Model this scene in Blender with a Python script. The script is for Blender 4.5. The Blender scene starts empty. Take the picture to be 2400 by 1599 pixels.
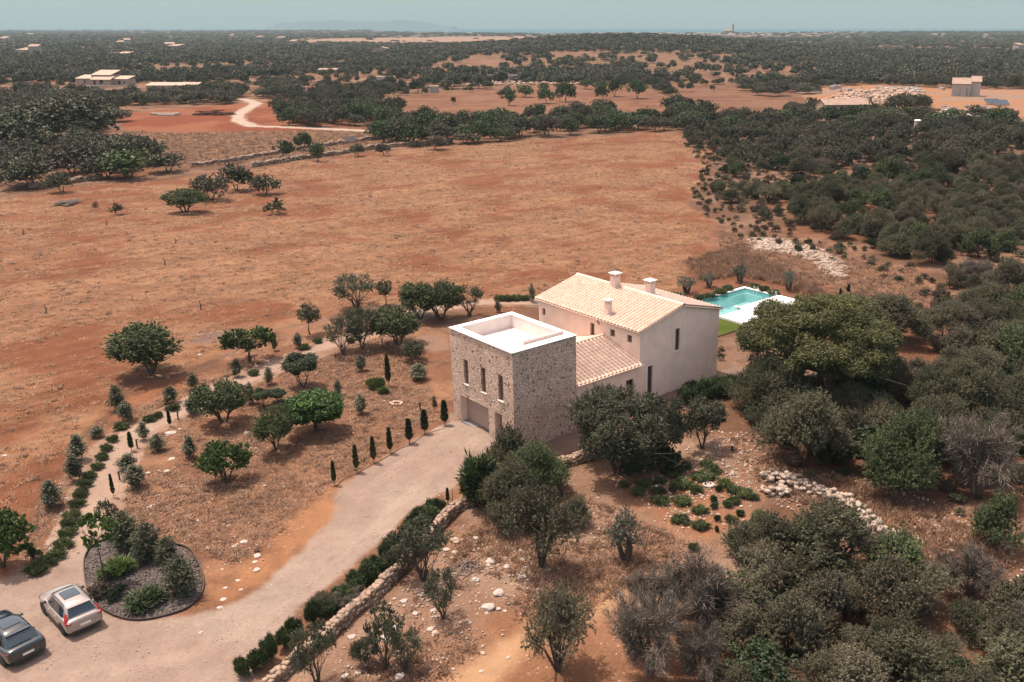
import bpy, bmesh, math, random
import numpy as np
from mathutils import Vector, Matrix

C = bpy.context.scene.collection
R = math.radians
# ------------------------------------------------------------------ camera
F, PX, PY, HY, CAMH = 2155.0, 1395.0, 799.5, 62.0, 30.0      # photo: 2400 x 1599
PITCH = math.atan((PY - HY) / F)
cd = bpy.data.cameras.new('camera'); cam = bpy.data.objects.new('camera', cd); C.objects.link(cam)
cam.location = (0, 0, CAMH); cam.rotation_euler = (math.pi / 2 - PITCH, 0, 0)
cd.sensor_width = 36; cd.lens = 36 * F / 2400; cd.shift_x = (1200 - PX) / 2400
cd.clip_start = 0.5; cd.clip_end = 60000
bpy.context.scene.camera = cam
# ------------------------------------------------------------------ sky, sun, exposure
SUN_AZ, SUN_EL = 300.0, 70.0          # azimuth clockwise from +Y
w = bpy.data.worlds.new("World"); bpy.context.scene.world = w; w.use_nodes = True
nt = w.node_tree; nt.nodes.clear()
sky = nt.nodes.new('ShaderNodeTexSky'); sky.sky_type = 'NISHITA'; sky.sun_disc = False
sky.sun_elevation = R(SUN_EL); sky.sun_rotation = R(SUN_AZ); sky.altitude = 30; sky.dust_density = 1.6; sky.ozone_density = 1.6
mx = nt.nodes.new('ShaderNodeMixRGB'); mx.blend_type = 'MULTIPLY'; mx.inputs[0].default_value = 1
# low sky dimmed to teal; unseen high sky boosted and warmed to fill shade
gm = nt.nodes.new('ShaderNodeNewGeometry'); sx = nt.nodes.new('ShaderNodeSeparateXYZ'); rp = nt.nodes.new('ShaderNodeValToRGB')
nt.links.new(gm.outputs['Incoming'], sx.inputs[0]); ab = nt.nodes.new('ShaderNodeMath'); ab.operation = 'ABSOLUTE'; nt.links.new(sx.outputs[2], ab.inputs[0]); nt.links.new(ab.outputs[0], rp.inputs[0])
rp.color_ramp.elements[0].color = (0.335, 0.435, 0.432, 1); rp.color_ramp.elements[1].color = (1.70, 1.20, 0.86, 1); rp.color_ramp.elements[0].position = 0.04; rp.color_ramp.elements[1].position = 0.45
nt.links.new(rp.outputs[0], mx.inputs[2])
bg = nt.nodes.new('ShaderNodeBackground'); bg.inputs[1].default_value = 0.15
wo = nt.nodes.new('ShaderNodeOutputWorld')
nt.links.new(sky.outputs[0], mx.inputs[1]); nt.links.new(mx.outputs[0], bg.inputs[0]); nt.links.new(bg.outputs[0], wo.inputs[0])
sd = bpy.data.lights.new('sun', 'SUN'); sd.energy = 2.45; sd.angle = R(0.55); sd.color = (1, 0.93, 0.84)
sun = bpy.data.objects.new('sun', sd); C.objects.link(sun); sun.location = (-60, 60, 120)
sv = Vector((math.sin(R(SUN_AZ)) * math.cos(R(SUN_EL)), math.cos(R(SUN_AZ)) * math.cos(R(SUN_EL)), math.sin(R(SUN_EL))))
sun.rotation_euler = sv.to_track_quat('Z', 'Y').to_euler()
vs = bpy.context.scene.view_settings; vs.view_transform = 'Standard'; vs.look = 'None'; vs.exposure = 1.27; vs.gamma = 1
bpy.context.scene.cycles.max_bounces = 6; bpy.context.scene.cycles.transparent_max_bounces = 6
bpy.context.scene.cycles.volume_bounces = 0
# ------------------------------------------------------------------ measuring helpers (photo pixel -> point of the place)
cp, sp_ = math.cos(PITCH), math.sin(PITCH)
OA = np.array([-5.946, 61.895])                     # near corner of the tower
ANG = math.atan2(-660 - PX, math.hypot(F, PY - HY))
AV = np.array([math.sin(ANG), math.cos(ANG)]); BV = np.array([math.cos(ANG), -math.sin(ANG)])
def ray(u, v):
    x = (u - PX) / F; y = -(v - PY) / F
    return (x, cp + y * sp_, -sp_ + y * cp)
def smooth(t): t = np.clip(t, 0, 1); return t * t * (3 - 2 * t)
def _hash(ix, iy, s):
    n = (ix.astype(np.int64) * 374761393 + iy.astype(np.int64) * 668265263 + s * 982451653) & 0x7fffffff
    n = ((n ^ (n >> 13)) * 1274126177) & 0x7fffffff
    n = (n ^ (n >> 16)) & 0xffff
    return n / 65535.0
def vnoise(x, y, s=0):
    xi = np.floor(x); yi = np.floor(y); fx = x - xi; fy = y - yi
    fx = fx * fx * (3 - 2 * fx); fy = fy * fy * (3 - 2 * fy)
    a = _hash(xi, yi, s); b = _hash(xi + 1, yi, s); c = _hash(xi, yi + 1, s); d = _hash(xi + 1, yi + 1, s)
    return (a * (1 - fx) + b * fx) * (1 - fy) + (c * (1 - fx) + d * fx) * fy
def fbm(x, y, s=0, o=4):
    t = 0; a = 0.5; n = 0
    for i in range(o):
        t = t + a * vnoise(x, y, s + i * 17); n += a; a *= 0.55; x = x * 2.03 + 11.3; y = y * 2.03 + 5.7
    return t / n
def coast(x, y):
    s = x / np.maximum(y, 1)
    return 4300 + 2900 * smooth((-0.17 - s) / 0.12) + 1500 * smooth((s - 0.18) / 0.25) + 300 * vnoise(s * 40, s * 0, 5)
def gh(x, y):
    """height of the ground"""
    x = np.asarray(x, float); y = np.asarray(y, float)
    dx = x - OA[0]; dy = y - OA[1]
    a = dx * AV[0] + dy * AV[1]; b = dx * BV[0] + dy * BV[1]
    z = 0.36 * np.exp(-(((a - 4.2) / 3.4) ** 2 + ((b + 0.6) / 3.2) ** 4))
    z = z + 17 * np.exp(-(((x - 40) / 190) ** 2 + ((y - 1200) / 260) ** 2))
    z = z + 6 * np.exp(-(((x + 1500) / 700) ** 2 + ((y - 5600) / 700) ** 2)) + 7 * np.exp(-(((x - 1500) / 500) ** 2 + ((y - 4000) / 500) ** 2))
    far = smooth((y - 150) / 400)
    z = z + far * (vnoise(x / 160, y / 160, 3) - 0.5) * 1.6
    z = z - 3.5 * smooth((y - coast(x, y)) / 60)
    return z
def G(u, v, z=None):
    r = ray(u, v); zz = 0.0 if z is None else z
    for _ in range(1 if z is not None else 4):
        t = (zz - CAMH) / r[2]
        if z is None: zz = float(gh(r[0] * t, r[1] * t))
    t = (zz - CAMH) / r[2]
    return Vector((r[0] * t, r[1] * t, zz))
def D(x, y): return G(x * 1.02, y * 1.02)
def pxm(P): return F / (P.y * cp - (P.z - CAMH) * sp_)
def h_at(P, vtop):
    r = ray(PX, vtop); return CAMH + P.y / r[1] * r[2] - P.z
def AB(a, b, z=0.0):
    q = OA + a * AV + b * BV; return Vector((q[0], q[1], z))
# ------------------------------------------------------------------ object helpers
def tag(o, label=None, cat=None, group=None, kind=None):
    if label: o['label'] = label
    if cat: o['category'] = cat
    if group: o['group'] = group
    if kind: o['kind'] = kind
    return o
def link(o, parent=None):
    C.objects.link(o)
    if parent: o.parent = parent
    return o
def fast_mesh(name, V, Q, mat=None, smooth_=False, attrs=None, col=None):
    V = np.asarray(V, np.float32); Q = np.asarray(Q, np.int32)
    m = bpy.data.meshes.new(name); n, k = Q.shape
    m.vertices.add(len(V)); m.vertices.foreach_set('co', V.ravel())
    m.loops.add(n * k); m.loops.foreach_set('vertex_index', Q.ravel())
    m.polygons.add(n); m.polygons.foreach_set('loop_start', np.arange(0, n * k, k, dtype=np.int32))
    if smooth_: m.polygons.foreach_set('use_smooth', np.ones(n, bool))
    if attrs is not None:
        for an, av in attrs.items():
            at = m.attributes.new(an, 'FLOAT', 'POINT'); at.data.foreach_set('value', np.asarray(av, np.float32))
    if col is not None:
        at = m.attributes.new('Col', 'FLOAT_COLOR', 'POINT'); at.data.foreach_set('color', np.asarray(col, np.float32).ravel())
    if mat: m.materials.append(mat)
    m.update(calc_edges=True); m.validate()
    return m
class MB:
    """collects shapes of one part"""
    def __init__(s): s.v = []; s.f = []
    def add(s, vs, fs):
        o = len(s.v); s.v += [tuple(p) for p in vs]; s.f += [tuple(i + o for i in f) for f in fs]; return s
    def box(s, x0, x1, y0, y1, z0, z1):
        return s.add([(x0,y0,z0),(x1,y0,z0),(x1,y1,z0),(x0,y1,z0),(x0,y0,z1),(x1,y0,z1),(x1,y1,z1),(x0,y1,z1)],
                     [(3,2,1,0),(4,5,6,7),(0,1,5,4),(1,2,6,5),(2,3,7,6),(3,0,4,7)])
    def prism(s, pts, z0, z1):
        n = len(pts)
        return s.add([(p[0],p[1],z0) for p in pts]+[(p[0],p[1],z1) for p in pts],
                     [tuple(range(n))[::-1], tuple(range(n,2*n))]+[(i,(i+1)%n,n+(i+1)%n,n+i) for i in range(n)])
    def cyl(s, c, r0, r1, z0, z1, n=12):
        return s.add([(c[0]+r0*math.cos(2*math.pi*i/n), c[1]+r0*math.sin(2*math.pi*i/n), z0) for i in range(n)]+
                     [(c[0]+r1*math.cos(2*math.pi*i/n), c[1]+r1*math.sin(2*math.pi*i/n), z1) for i in range(n)],
                     [tuple(range(n))[::-1], tuple(range(n,2*n))]+[(i,(i+1)%n,n+(i+1)%n,n+i) for i in range(n)])
    def build(s, name, mat, parent=None, smooth_=False, bevel=0, loc=None, rz=None):
        m = bpy.data.meshes.new(name); m.from_pydata(s.v, [], s.f); m.materials.append(mat)
        if smooth_: m.polygons.foreach_set('use_smooth', [True]*len(m.polygons))
        m.update(); o = bpy.data.objects.new(name, m); link(o, parent)
        if bevel:
            b = o.modifiers.new('bevel', 'BEVEL'); b.width = bevel; b.segments = 2; b.limit_method = 'ANGLE'
        if loc is not None: o.location = loc
        if rz is not None: o.rotation_euler = (0, 0, rz)
        return o
def empty(name, loc, rz=0, label=None, cat=None, group=None):
    o = bpy.data.objects.new(name, None); C.objects.link(o); o.empty_display_size = 0.5
    o.location = loc; o.rotation_euler = (0, 0, rz); return tag(o, label, cat, group)
# ------------------------------------------------------------------ materials
def N(nt, t, **k):
    n = nt.nodes.new(t)
    for a, b in k.items(): setattr(n, a, b)
    return n
def basic(name, col, rough=0.8, spec=0.3, metal=0.0, var=0.0, vscale=4.0, bump=0.0, bscale=20.0, emit=None, coat=0):
    m = bpy.data.materials.new(name); m.use_nodes = True; t = m.node_tree; p = t.nodes['Principled BSDF']
    p.inputs['Base Color'].default_value = (*col, 1); p.inputs['Roughness'].default_value = rough
    p.inputs['Specular IOR Level'].default_value = spec; p.inputs['Metallic'].default_value = metal
    if coat: p.inputs['Coat Weight'].default_value = coat; p.inputs['Coat Roughness'].default_value = 0.05
    if var or bump:
        tc = N(t, 'ShaderNodeTexCoord')
    if var:
        nz = N(t, 'ShaderNodeTexNoise'); nz.inputs['Scale'].default_value = vscale; nz.inputs['Detail'].default_value = 6; nz.inputs['Roughness'].default_value = 0.65
        t.links.new(tc.outputs['Object'], nz.inputs['Vector'])
        mr = N(t, 'ShaderNodeMapRange'); mr.inputs[1].default_value = 0.3; mr.inputs[2].default_value = 0.7
        mr.inputs[3].default_value = 1 - var; mr.inputs[4].default_value = 1 + var
        t.links.new(nz.outputs[0], mr.inputs[0])
        mm = N(t, 'ShaderNodeVectorMath', operation='SCALE'); mm.inputs[0].default_value = col
        t.links.new(mr.outputs[0], mm.inputs['Scale']); t.links.new(mm.outputs[0], p.inputs['Base Color'])
    if bump:
        nz = N(t, 'ShaderNodeTexNoise'); nz.inputs['Scale'].default_value = bscale; nz.inputs['Detail'].default_value = 5
        t.links.new(tc.outputs['Object'], nz.inputs['Vector'])
        b = N(t, 'ShaderNodeBump'); b.inputs['Strength'].default_value = bump; b.inputs['Distance'].default_value = 0.05
        t.links.new(nz.outputs[0], b.inputs['Height']); t.links.new(b.outputs[0], p.inputs['Normal'])
    return m
def foliage(name, dark, light, grey=None, gw=0.0, transl=0.13):
    """leaf colour from the per-clump attribute lc and a per-plant random tint"""
    m = bpy.data.materials.new(name); m.use_nodes = True; t = m.node_tree; p = t.nodes['Principled BSDF']
    at = N(t, 'ShaderNodeAttribute', attribute_name='lc'); oi = N(t, 'ShaderNodeObjectInfo')
    mix = N(t, 'ShaderNodeMixRGB'); mix.inputs[1].default_value = (*dark, 1); mix.inputs[2].default_value = (*light, 1)
    t.links.new(at.outputs['Fac'], mix.inputs[0]); src = mix.outputs[0]
    if grey:
        ms = N(t, 'ShaderNodeMapRange'); ms.inputs[1].default_value = 0.25; ms.inputs[2].default_value = 1; ms.inputs[4].default_value = gw
        t.links.new(oi.outputs['Random'], ms.inputs[0])
        m2 = N(t, 'ShaderNodeMixRGB'); m2.inputs[2].default_value = (*grey, 1)
        t.links.new(ms.outputs[0], m2.inputs[0]); t.links.new(src, m2.inputs[1]); src = m2.outputs[0]
    ml = N(t, 'ShaderNodeMath', operation='MULTIPLY'); ml.inputs[1].default_value = 7.31
    fr = N(t, 'ShaderNodeMath', operation='FRACT'); t.links.new(oi.outputs['Random'], ml.inputs[0]); t.links.new(ml.outputs[0], fr.inputs[0])
    mr = N(t, 'ShaderNodeMapRange'); mr.inputs[3].default_value = 0.75; mr.inputs[4].default_value = 1.3
    t.links.new(fr.outputs[0], mr.inputs[0])
    sc = N(t, 'ShaderNodeVectorMath', operation='SCALE'); t.links.new(src, sc.inputs[0]); t.links.new(mr.outputs[0], sc.inputs['Scale'])
    t.links.new(sc.outputs[0], p.inputs['Base Color']); p.inputs['Roughness'].default_value = 0.6; p.inputs['Specular IOR Level'].default_value = 0.25
    tr = N(t, 'ShaderNodeBsdfTranslucent'); t.links.new(sc.outputs[0], tr.inputs[0])
    ms = N(t, 'ShaderNodeMixShader'); ms.inputs[0].default_value = transl
    t.links.new(p.outputs[0], ms.inputs[1]); t.links.new(tr.outputs[0], ms.inputs[2])
    t.links.new(ms.outputs[0], t.nodes['Material Output'].inputs[0])
    return m
def ground_mat():
    m = bpy.data.materials.new('earth'); m.use_nodes = True; t = m.node_tree; p = t.nodes['Principled BSDF']; L = t.links.new
    at = N(t, 'ShaderNodeAttribute', attribute_name='Col'); geo = N(t, 'ShaderNodeNewGeometry')
    def noise(scale, det=4, rough=0.6, warp=None):
        n = N(t, 'ShaderNodeTexNoise'); n.inputs['Scale'].default_value = scale; n.inputs['Detail'].default_value = det; n.inputs['Roughness'].default_value = rough
        L(geo.outputs['Position'], n.inputs['Vector']); return n.outputs[0]
    def rng(src, a, b, c, d):
        r = N(t, 'ShaderNodeMapRange'); r.inputs[1].default_value = a; r.inputs[2].default_value = b; r.inputs[3].default_value = c; r.inputs[4].default_value = d
        L(src, r.inputs[0]); return r.outputs[0]
    def mul(a, b):
        n = N(t, 'ShaderNodeMath', operation='MULTIPLY'); L(a, n.inputs[0])
        if isinstance(b, (int, float)): n.inputs[1].default_value = b
        else: L(b, n.inputs[1])
        return n.outputs[0]
    n1 = noise(4.6, 5, 0.75); n2 = noise(0.7, 5, 0.65); n3 = noise(11, 2, 0.5)
    f1 = rng(n1, 0.32, 0.68, 0.72, 1.28); f2 = rng(n2, 0.3, 0.7, 0.86, 1.14)
    fac = mul(f1, f2)
    sc = N(t, 'ShaderNodeMix', data_type='FLOAT')                       # alpha = how rough/tufted the surface is
    sc.inputs[2].default_value = 1.0; L(at.outputs['Alpha'], sc.inputs[0]); L(fac, sc.inputs[3])
    vm = N(t, 'ShaderNodeVectorMath', operation='SCALE'); L(at.outputs['Color'], vm.inputs[0]); L(sc.outputs[0], vm.inputs['Scale'])
    # small pale stones
    vo = N(t, 'ShaderNodeTexVoronoi'); vo.inputs['Scale'].default_value = 2.6; L(geo.outputs['Position'], vo.inputs['Vector'])
    st = N(t, 'ShaderNodeMath', operation='LESS_THAN'); st.inputs[1].default_value = 0.17; L(vo.outputs['Distance'], st.inputs[0])
    cl = rng(noise(0.35, 3, 0.6), 0.5, 0.62, 0.0, 1.0)
    sa = N(t, 'ShaderNodeAttribute', attribute_name='stony')
    sf = mul(mul(st.outputs[0], cl), sa.outputs['Fac'])
    mxs = N(t, 'ShaderNodeMixRGB'); mxs.inputs[2].default_value = (0.56, 0.43, 0.34, 1); L(sf, mxs.inputs[0]); L(vm.outputs[0], mxs.inputs[1])
    L(mxs.outputs[0], p.inputs['Base Color']); p.inputs['Roughness'].default_value = 0.95; p.inputs['Specular IOR Level'].default_value = 0.1
    b = N(t, 'ShaderNodeBump'); b.inputs['Distance'].default_value = 0.12
    L(mul(at.outputs['Alpha'], 0.9), b.inputs['Strength']); L(n1, b.inputs['Height'])
    b2 = N(t, 'ShaderNodeBump'); b2.inputs['Distance'].default_value = 0.03; b2.inputs['Strength'].default_value = 0.5
    L(n3, b2.inputs['Height']); L(b.outputs[0], b2.inputs['Normal']); L(b2.outputs[0], p.inputs['Normal'])
    return m
def stone_mat(name, base, dark, mortar, scale, darkfrac=0.12):
    m = bpy.data.materials.new(name); m.use_nodes = True; t = m.node_tree; p = t.nodes['Principled BSDF']; L = t.links.new
    tc = N(t, 'ShaderNodeTexCoord'); nz = N(t, 'ShaderNodeTexNoise'); nz.inputs['Scale'].default_value = 4
    L(tc.outputs['Object'], nz.inputs['Vector'])
    ad = N(t, 'ShaderNodeMixRGB'); ad.inputs[0].default_value = 0.07; L(tc.outputs['Object'], ad.inputs[1]); L(nz.outputs['Color'], ad.inputs[2])
    v1 = N(t, 'ShaderNodeTexVoronoi'); v1.inputs['Scale'].default_value = scale; L(ad.outputs[0], v1.inputs['Vector'])
    v2 = N(t, 'ShaderNodeTexVoronoi', feature='DISTANCE_TO_EDGE'); v2.inputs['Scale'].default_value = scale; L(ad.outputs[0], v2.inputs['Vector'])
    sx = N(t, 'ShaderNodeSeparateColor'); L(v1.outputs['Color'], sx.inputs[0])
    mr = N(t, 'ShaderNodeMapRange'); mr.inputs[3].default_value = 0.78; mr.inputs[4].default_value = 1.22; L(sx.outputs[0], mr.inputs[0])
    vm = N(t, 'ShaderNodeVectorMath', operation='SCALE'); vm.inputs[0].default_value = base; L(mr.outputs[0], vm.inputs['Scale'])
    gt = N(t, 'ShaderNodeMath', operation='GREATER_THAN'); gt.inputs[1].default_value = 1 - darkfrac; L(sx.outputs[1], gt.inputs[0])
    g2 = N(t, 'ShaderNodeMath', operation='MULTIPLY'); g2.inputs[1].default_value = 0.8; L(gt.outputs[0], g2.inputs[0])
    m1 = N(t, 'ShaderNodeMixRGB'); m1.inputs[2].default_value = (*dark, 1); L(g2.outputs[0], m1.inputs[0]); L(vm.outputs[0], m1.inputs[1])
    mo = N(t, 'ShaderNodeMapRange'); mo.inputs[1].default_value = 0.02; mo.inputs[2].default_value = 0.09; mo.inputs[3].default_value = 1; mo.inputs[4].default_value = 0
    L(v2.outputs['Distance'], mo.inputs[0])
    m2 = N(t, 'ShaderNodeMixRGB'); m2.inputs[2].default_value = (*mortar, 1); L(mo.outputs[0], m2.inputs[0]); L(m1.outputs[0], m2.inputs[1])
    n3 = N(t, 'ShaderNodeTexNoise'); n3.inputs['Scale'].default_value = 0.6; n3.inputs['Detail'].default_value = 6; L(tc.outputs['Object'], n3.inputs['Vector'])
    mr3 = N(t, 'ShaderNodeMapRange'); mr3.inputs[1].default_value = 0.3; mr3.inputs[2].default_value = 0.7; mr3.inputs[3].default_value = 0.84; mr3.inputs[4].default_value = 1.12; L(n3.outputs[0], mr3.inputs[0])
    v3 = N(t, 'ShaderNodeVectorMath', operation='SCALE'); L(m2.outputs[0], v3.inputs[0]); L(mr3.outputs[0], v3.inputs['Scale'])
    L(v3.outputs[0], p.inputs['Base Color']); p.inputs['Roughness'].default_value = 0.9
    mb = N(t, 'ShaderNodeMapRange'); mb.inputs[1].default_value = 0; mb.inputs[2].default_value = 0.25; L(v2.outputs['Distance'], mb.inputs[0])
    ab = N(t, 'ShaderNodeMath', operation='MULTIPLY_ADD'); ab.inputs[1].default_value = 0.7; L(sx.outputs[2], ab.inputs[0]); L(mb.outputs[0], ab.inputs[2])
    b = N(t, 'ShaderNodeBump'); b.inputs['Strength'].default_value = 0.9; b.inputs['Distance'].default_value = 0.06; L(ab.outputs[0], b.inputs['Height']); L(b.outputs[0], p.inputs['Normal'])
    return m
M = {}
M['earth'] = ground_mat()
M['stone'] = stone_mat('rubble_stone', (0.66, 0.47, 0.35), (0.15, 0.07, 0.04), (0.42, 0.29, 0.215), 6.6, 0.09)
M['drystone'] = basic('dry_stone', (0.28, 0.195, 0.14), 0.9, var=0.35, vscale=1.6, bump=0.5, bscale=12)
M['plaster'] = basic('plaster', (0.82, 0.61, 0.48), 0.9, var=0.10, vscale=0.9, bump=0.12, bscale=9)
def streaks(m):
    """rain streaks and patched render on a wall"""
    t = m.node_tree; p = t.nodes['Principled BSDF']; src = p.inputs['Base Color'].links[0].from_socket
    tc = N(t, 'ShaderNodeTexCoord'); mp = N(t, 'ShaderNodeMapping'); mp.inputs['Scale'].default_value = (5, 5, .35); t.links.new(tc.outputs['Object'], mp.inputs[0])
    nz = N(t, 'ShaderNodeTexNoise'); nz.inputs['Scale'].default_value = 1; nz.inputs['Detail'].default_value = 5; t.links.new(mp.outputs[0], nz.inputs[0])
    mr = N(t, 'ShaderNodeMapRange'); mr.inputs[1].default_value = .45; mr.inputs[2].default_value = .75; mr.inputs[3].default_value = 1; mr.inputs[4].default_value = .925; t.links.new(nz.outputs[0], mr.inputs[0])
    vm = N(t, 'ShaderNodeVectorMath', operation='SCALE'); t.links.new(src, vm.inputs[0]); t.links.new(mr.outputs[0], vm.inputs['Scale']); t.links.new(vm.outputs[0], p.inputs['Base Color'])
streaks(M['plaster'])
M['plasterA'] = basic('plaster_chimney', (0.72, 0.55, 0.45), 0.9, var=0.06, vscale=2)
M['white'] = basic('white_render', (0.70, 0.62, 0.565), 0.85, var=0.05, vscale=1.2)
M['coping'] = basic('white_coping', (0.72, 0.67, 0.62), 0.8, var=0.13, vscale=2.2)
M['tile'] = basic('roof_tile', (0.76, 0.56, 0.42), 0.85, var=0.14, vscale=1.4, bump=0.2, bscale=25)
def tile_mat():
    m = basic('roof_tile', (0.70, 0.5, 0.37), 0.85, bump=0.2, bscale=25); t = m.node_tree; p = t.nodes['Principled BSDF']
    at = N(t, 'ShaderNodeAttribute', attribute_name='lc'); mx = N(t, 'ShaderNodeMixRGB'); mx.inputs[1].default_value = (0.40, 0.205, 0.115, 1); mx.inputs[2].default_value = (0.70, 0.53, 0.42, 1)  # more orange channel tiles, darkened further as painted shade between the pale covers
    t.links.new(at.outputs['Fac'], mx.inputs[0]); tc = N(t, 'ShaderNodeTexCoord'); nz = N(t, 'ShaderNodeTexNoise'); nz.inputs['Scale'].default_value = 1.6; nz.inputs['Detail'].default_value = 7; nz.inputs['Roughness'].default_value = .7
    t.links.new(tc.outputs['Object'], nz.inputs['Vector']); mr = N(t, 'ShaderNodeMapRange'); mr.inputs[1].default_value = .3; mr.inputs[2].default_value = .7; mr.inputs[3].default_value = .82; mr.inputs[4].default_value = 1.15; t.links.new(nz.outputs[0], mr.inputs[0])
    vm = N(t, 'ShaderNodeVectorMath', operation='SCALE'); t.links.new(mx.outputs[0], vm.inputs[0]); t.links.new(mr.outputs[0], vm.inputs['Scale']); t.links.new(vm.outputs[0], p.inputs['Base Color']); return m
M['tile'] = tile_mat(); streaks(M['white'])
M['tilefar'] = basic('roof_tile_far', (0.27, 0.185, 0.14), 0.9, var=0.2, vscale=0.6)
M['roofpale'] = basic('pale_roof', (0.36, 0.27, 0.205), 0.9, var=.1)
M['door'] = basic('garage_door_paint', (0.36, 0.25, 0.20), 0.55, var=0.03)
M['wood'] = basic('shutter_wood', (0.13, 0.07, 0.05), 0.6, var=0.15, vscale=6)
M['glass'] = basic('window_glass', (0.02, 0.03, 0.035), 0.08, spec=0.6)
M['frame'] = basic('window_frame', (0.20, 0.14, 0.11), 0.5)
M['dark'] = basic('dark_metal', (0.03, 0.028, 0.026), 0.5)
M['steel'] = basic('corten_edge', (0.045, 0.03, 0.025), 0.6)
M['bark'] = basic('bark', (0.075, 0.055, 0.042), 0.95, var=0.4, vscale=6, bump=0.6, bscale=14)
M['barklight'] = basic('pale_bark', (0.17, 0.12, 0.095), 0.95, var=0.35, vscale=5)
M['rock'] = basic('limestone', (0.37, 0.31, 0.265), 0.9, var=0.3, vscale=2.5, bump=0.6, bscale=6)
M['rockmix'] = basic('pale_brown_stone', (0.33, 0.255, 0.20), 0.9, var=0.45, vscale=1.5)
M['rockbrown'] = basic('brown_stone', (0.42, 0.29, 0.21), 0.9, var=0.3, vscale=2.5, bump=0.6, bscale=6)
M['straw'] = foliage('dry_grass', (0.36, 0.215, 0.13), (0.36, 0.215, 0.13), transl=0.5)
M['strawdark'] = foliage('dry_weed', (0.20, 0.12, 0.078), (0.20, 0.12, 0.078), transl=0.4)
M['chips'] = basic('slate_chip', (0.10, 0.08, 0.07), 0.85, var=0.7, vscale=9)
M['mulch'] = basic('slate_chips', (0.12, 0.085, 0.07), 0.85, var=0.6, vscale=14, bump=1.0, bscale=18)
M['olive'] = foliage('olive_leaves', (0.027, 0.034, 0.019), (0.15, 0.15, 0.088))
M['oliveg'] = foliage('green_leaves', (0.020, 0.034, 0.013), (0.125, 0.145, 0.06))
M['carob'] = foliage('bright_leaves', (0.018, 0.046, 0.009), (0.08, 0.145, 0.03))
M['lime'] = foliage('citrus_leaves', (0.026, 0.055, 0.012), (0.12, 0.16, 0.045))
M['scrub'] = foliage('scrub_leaves', (0.024, 0.029, 0.015), (0.148, 0.14, 0.076), (0.14, 0.108, 0.077), 0.45)
M['holm'] = foliage('dark_leaves', (0.014, 0.025, 0.011), (0.062, 0.082, 0.036))
M['pine'] = foliage('pine_needles', (0.022, 0.030, 0.009), (0.115, 0.112, 0.036))
M['cypress'] = foliage('cypress_leaves', (0.018, 0.036, 0.016), (0.055, 0.08, 0.03))
M['dry'] = foliage('dry_twigs', (0.075, 0.060, 0.046), (0.16, 0.13, 0.10), transl=0.1)
M['dryleaf'] = foliage('dry_shrub_leaves', (0.07, 0.055, 0.035), (0.17, 0.125, 0.08))
M['midgreen'] = foliage('almond_leaves', (0.03, 0.05, 0.02), (0.10, 0.125, 0.05))
M['hedge'] = foliage('hedge_leaves', (0.016, 0.034, 0.013), (0.085, 0.105, 0.04))
M['silver'] = foliage('silver_olive_leaves', (0.06, 0.07, 0.05), (0.15, 0.155, 0.115))
M['mound'] = foliage('mound_leaves', (0.035, 0.05, 0.018), (0.11, 0.125, 0.045))
M['farwood'] = foliage('wood_leaves', (0.022, 0.028, 0.016), (0.115, 0.113, 0.064), (0.12, 0.092, 0.066), 0.5)
# ------------------------------------------------------------------ terrain zones: polygons read off the photograph, turned into ground outlines
def poly(pts, k=1.02): return np.array([tuple(G(x * k, y * k)[:2]) for x, y in pts])
def abpoly(pts): return np.array([tuple(AB(a, b)[:2]) for a, b in pts])
def sdist(x, y, P, margin=30.0):
    """signed distance, positive inside"""
    out = np.full(x.shape, -margin)
    mn = P.min(0) - margin; mxx = P.max(0) + margin
    k = (x > mn[0]) & (x < mxx[0]) & (y > mn[1]) & (y < mxx[1])
    if not k.any(): return out
    X = x[k]; Y = y[k]; d = np.full(X.shape, 1e9); ins = np.zeros(X.shape, bool)
    n = len(P)
    for i in range(n):
        ax, ay = P[i]; bx, by = P[(i + 1) % n]; ex, ey = bx - ax, by - ay
        t = np.clip(((X - ax) * ex + (Y - ay) * ey) / (ex * ex + ey * ey + 1e-12), 0, 1)
        d = np.minimum(d, np.hypot(X - ax - t * ex, Y - ay - t * ey))
        if ay != by:
            c = ((ay > Y) != (by > Y)) & (X < ex * (Y - ay) / (by - ay) + ax); ins ^= c
    out[k] = np.where(ins, d, -d); return out
def ldist(x, y, P, margin=30.0):
    out = np.full(x.shape, margin); mn = P.min(0) - margin; mxx = P.max(0) + margin
    k = (x > mn[0]) & (x < mxx[0]) & (y > mn[1]) & (y < mxx[1])
    if not k.any(): return out
    X = x[k]; Y = y[k]; d = np.full(X.shape, margin)
    for i in range(len(P) - 1):
        ax, ay = P[i]; bx, by = P[i + 1]; ex, ey = bx - ax, by - ay
        t = np.clip(((X - ax) * ex + (Y - ay) * ey) / (ex * ex + ey * ey), 0, 1)
        d = np.minimum(d, np.hypot(X - ax - t * ex, Y - ay - t * ey))
    out[k] = d; return out
Z = {}
Z['field'] = poly([(-400,520),(-150,470),(0,458),(200,425),(400,412),(560,392),(700,370),(850,350),(1000,338),(1200,325),(1400,312),(1560,304),(1620,345),(1632,385),(1600,430),(1580,470),(1650,520),(1640,560),(1600,610),(1560,660),(1400,690),(1240,692),(1130,690),(1000,700),(850,700),(700,740),(600,760),(480,830),(400,860),(300,870),(240,950),(180,1010),(130,1100),(60,1230),(0,1330),(-400,1400)])
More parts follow.
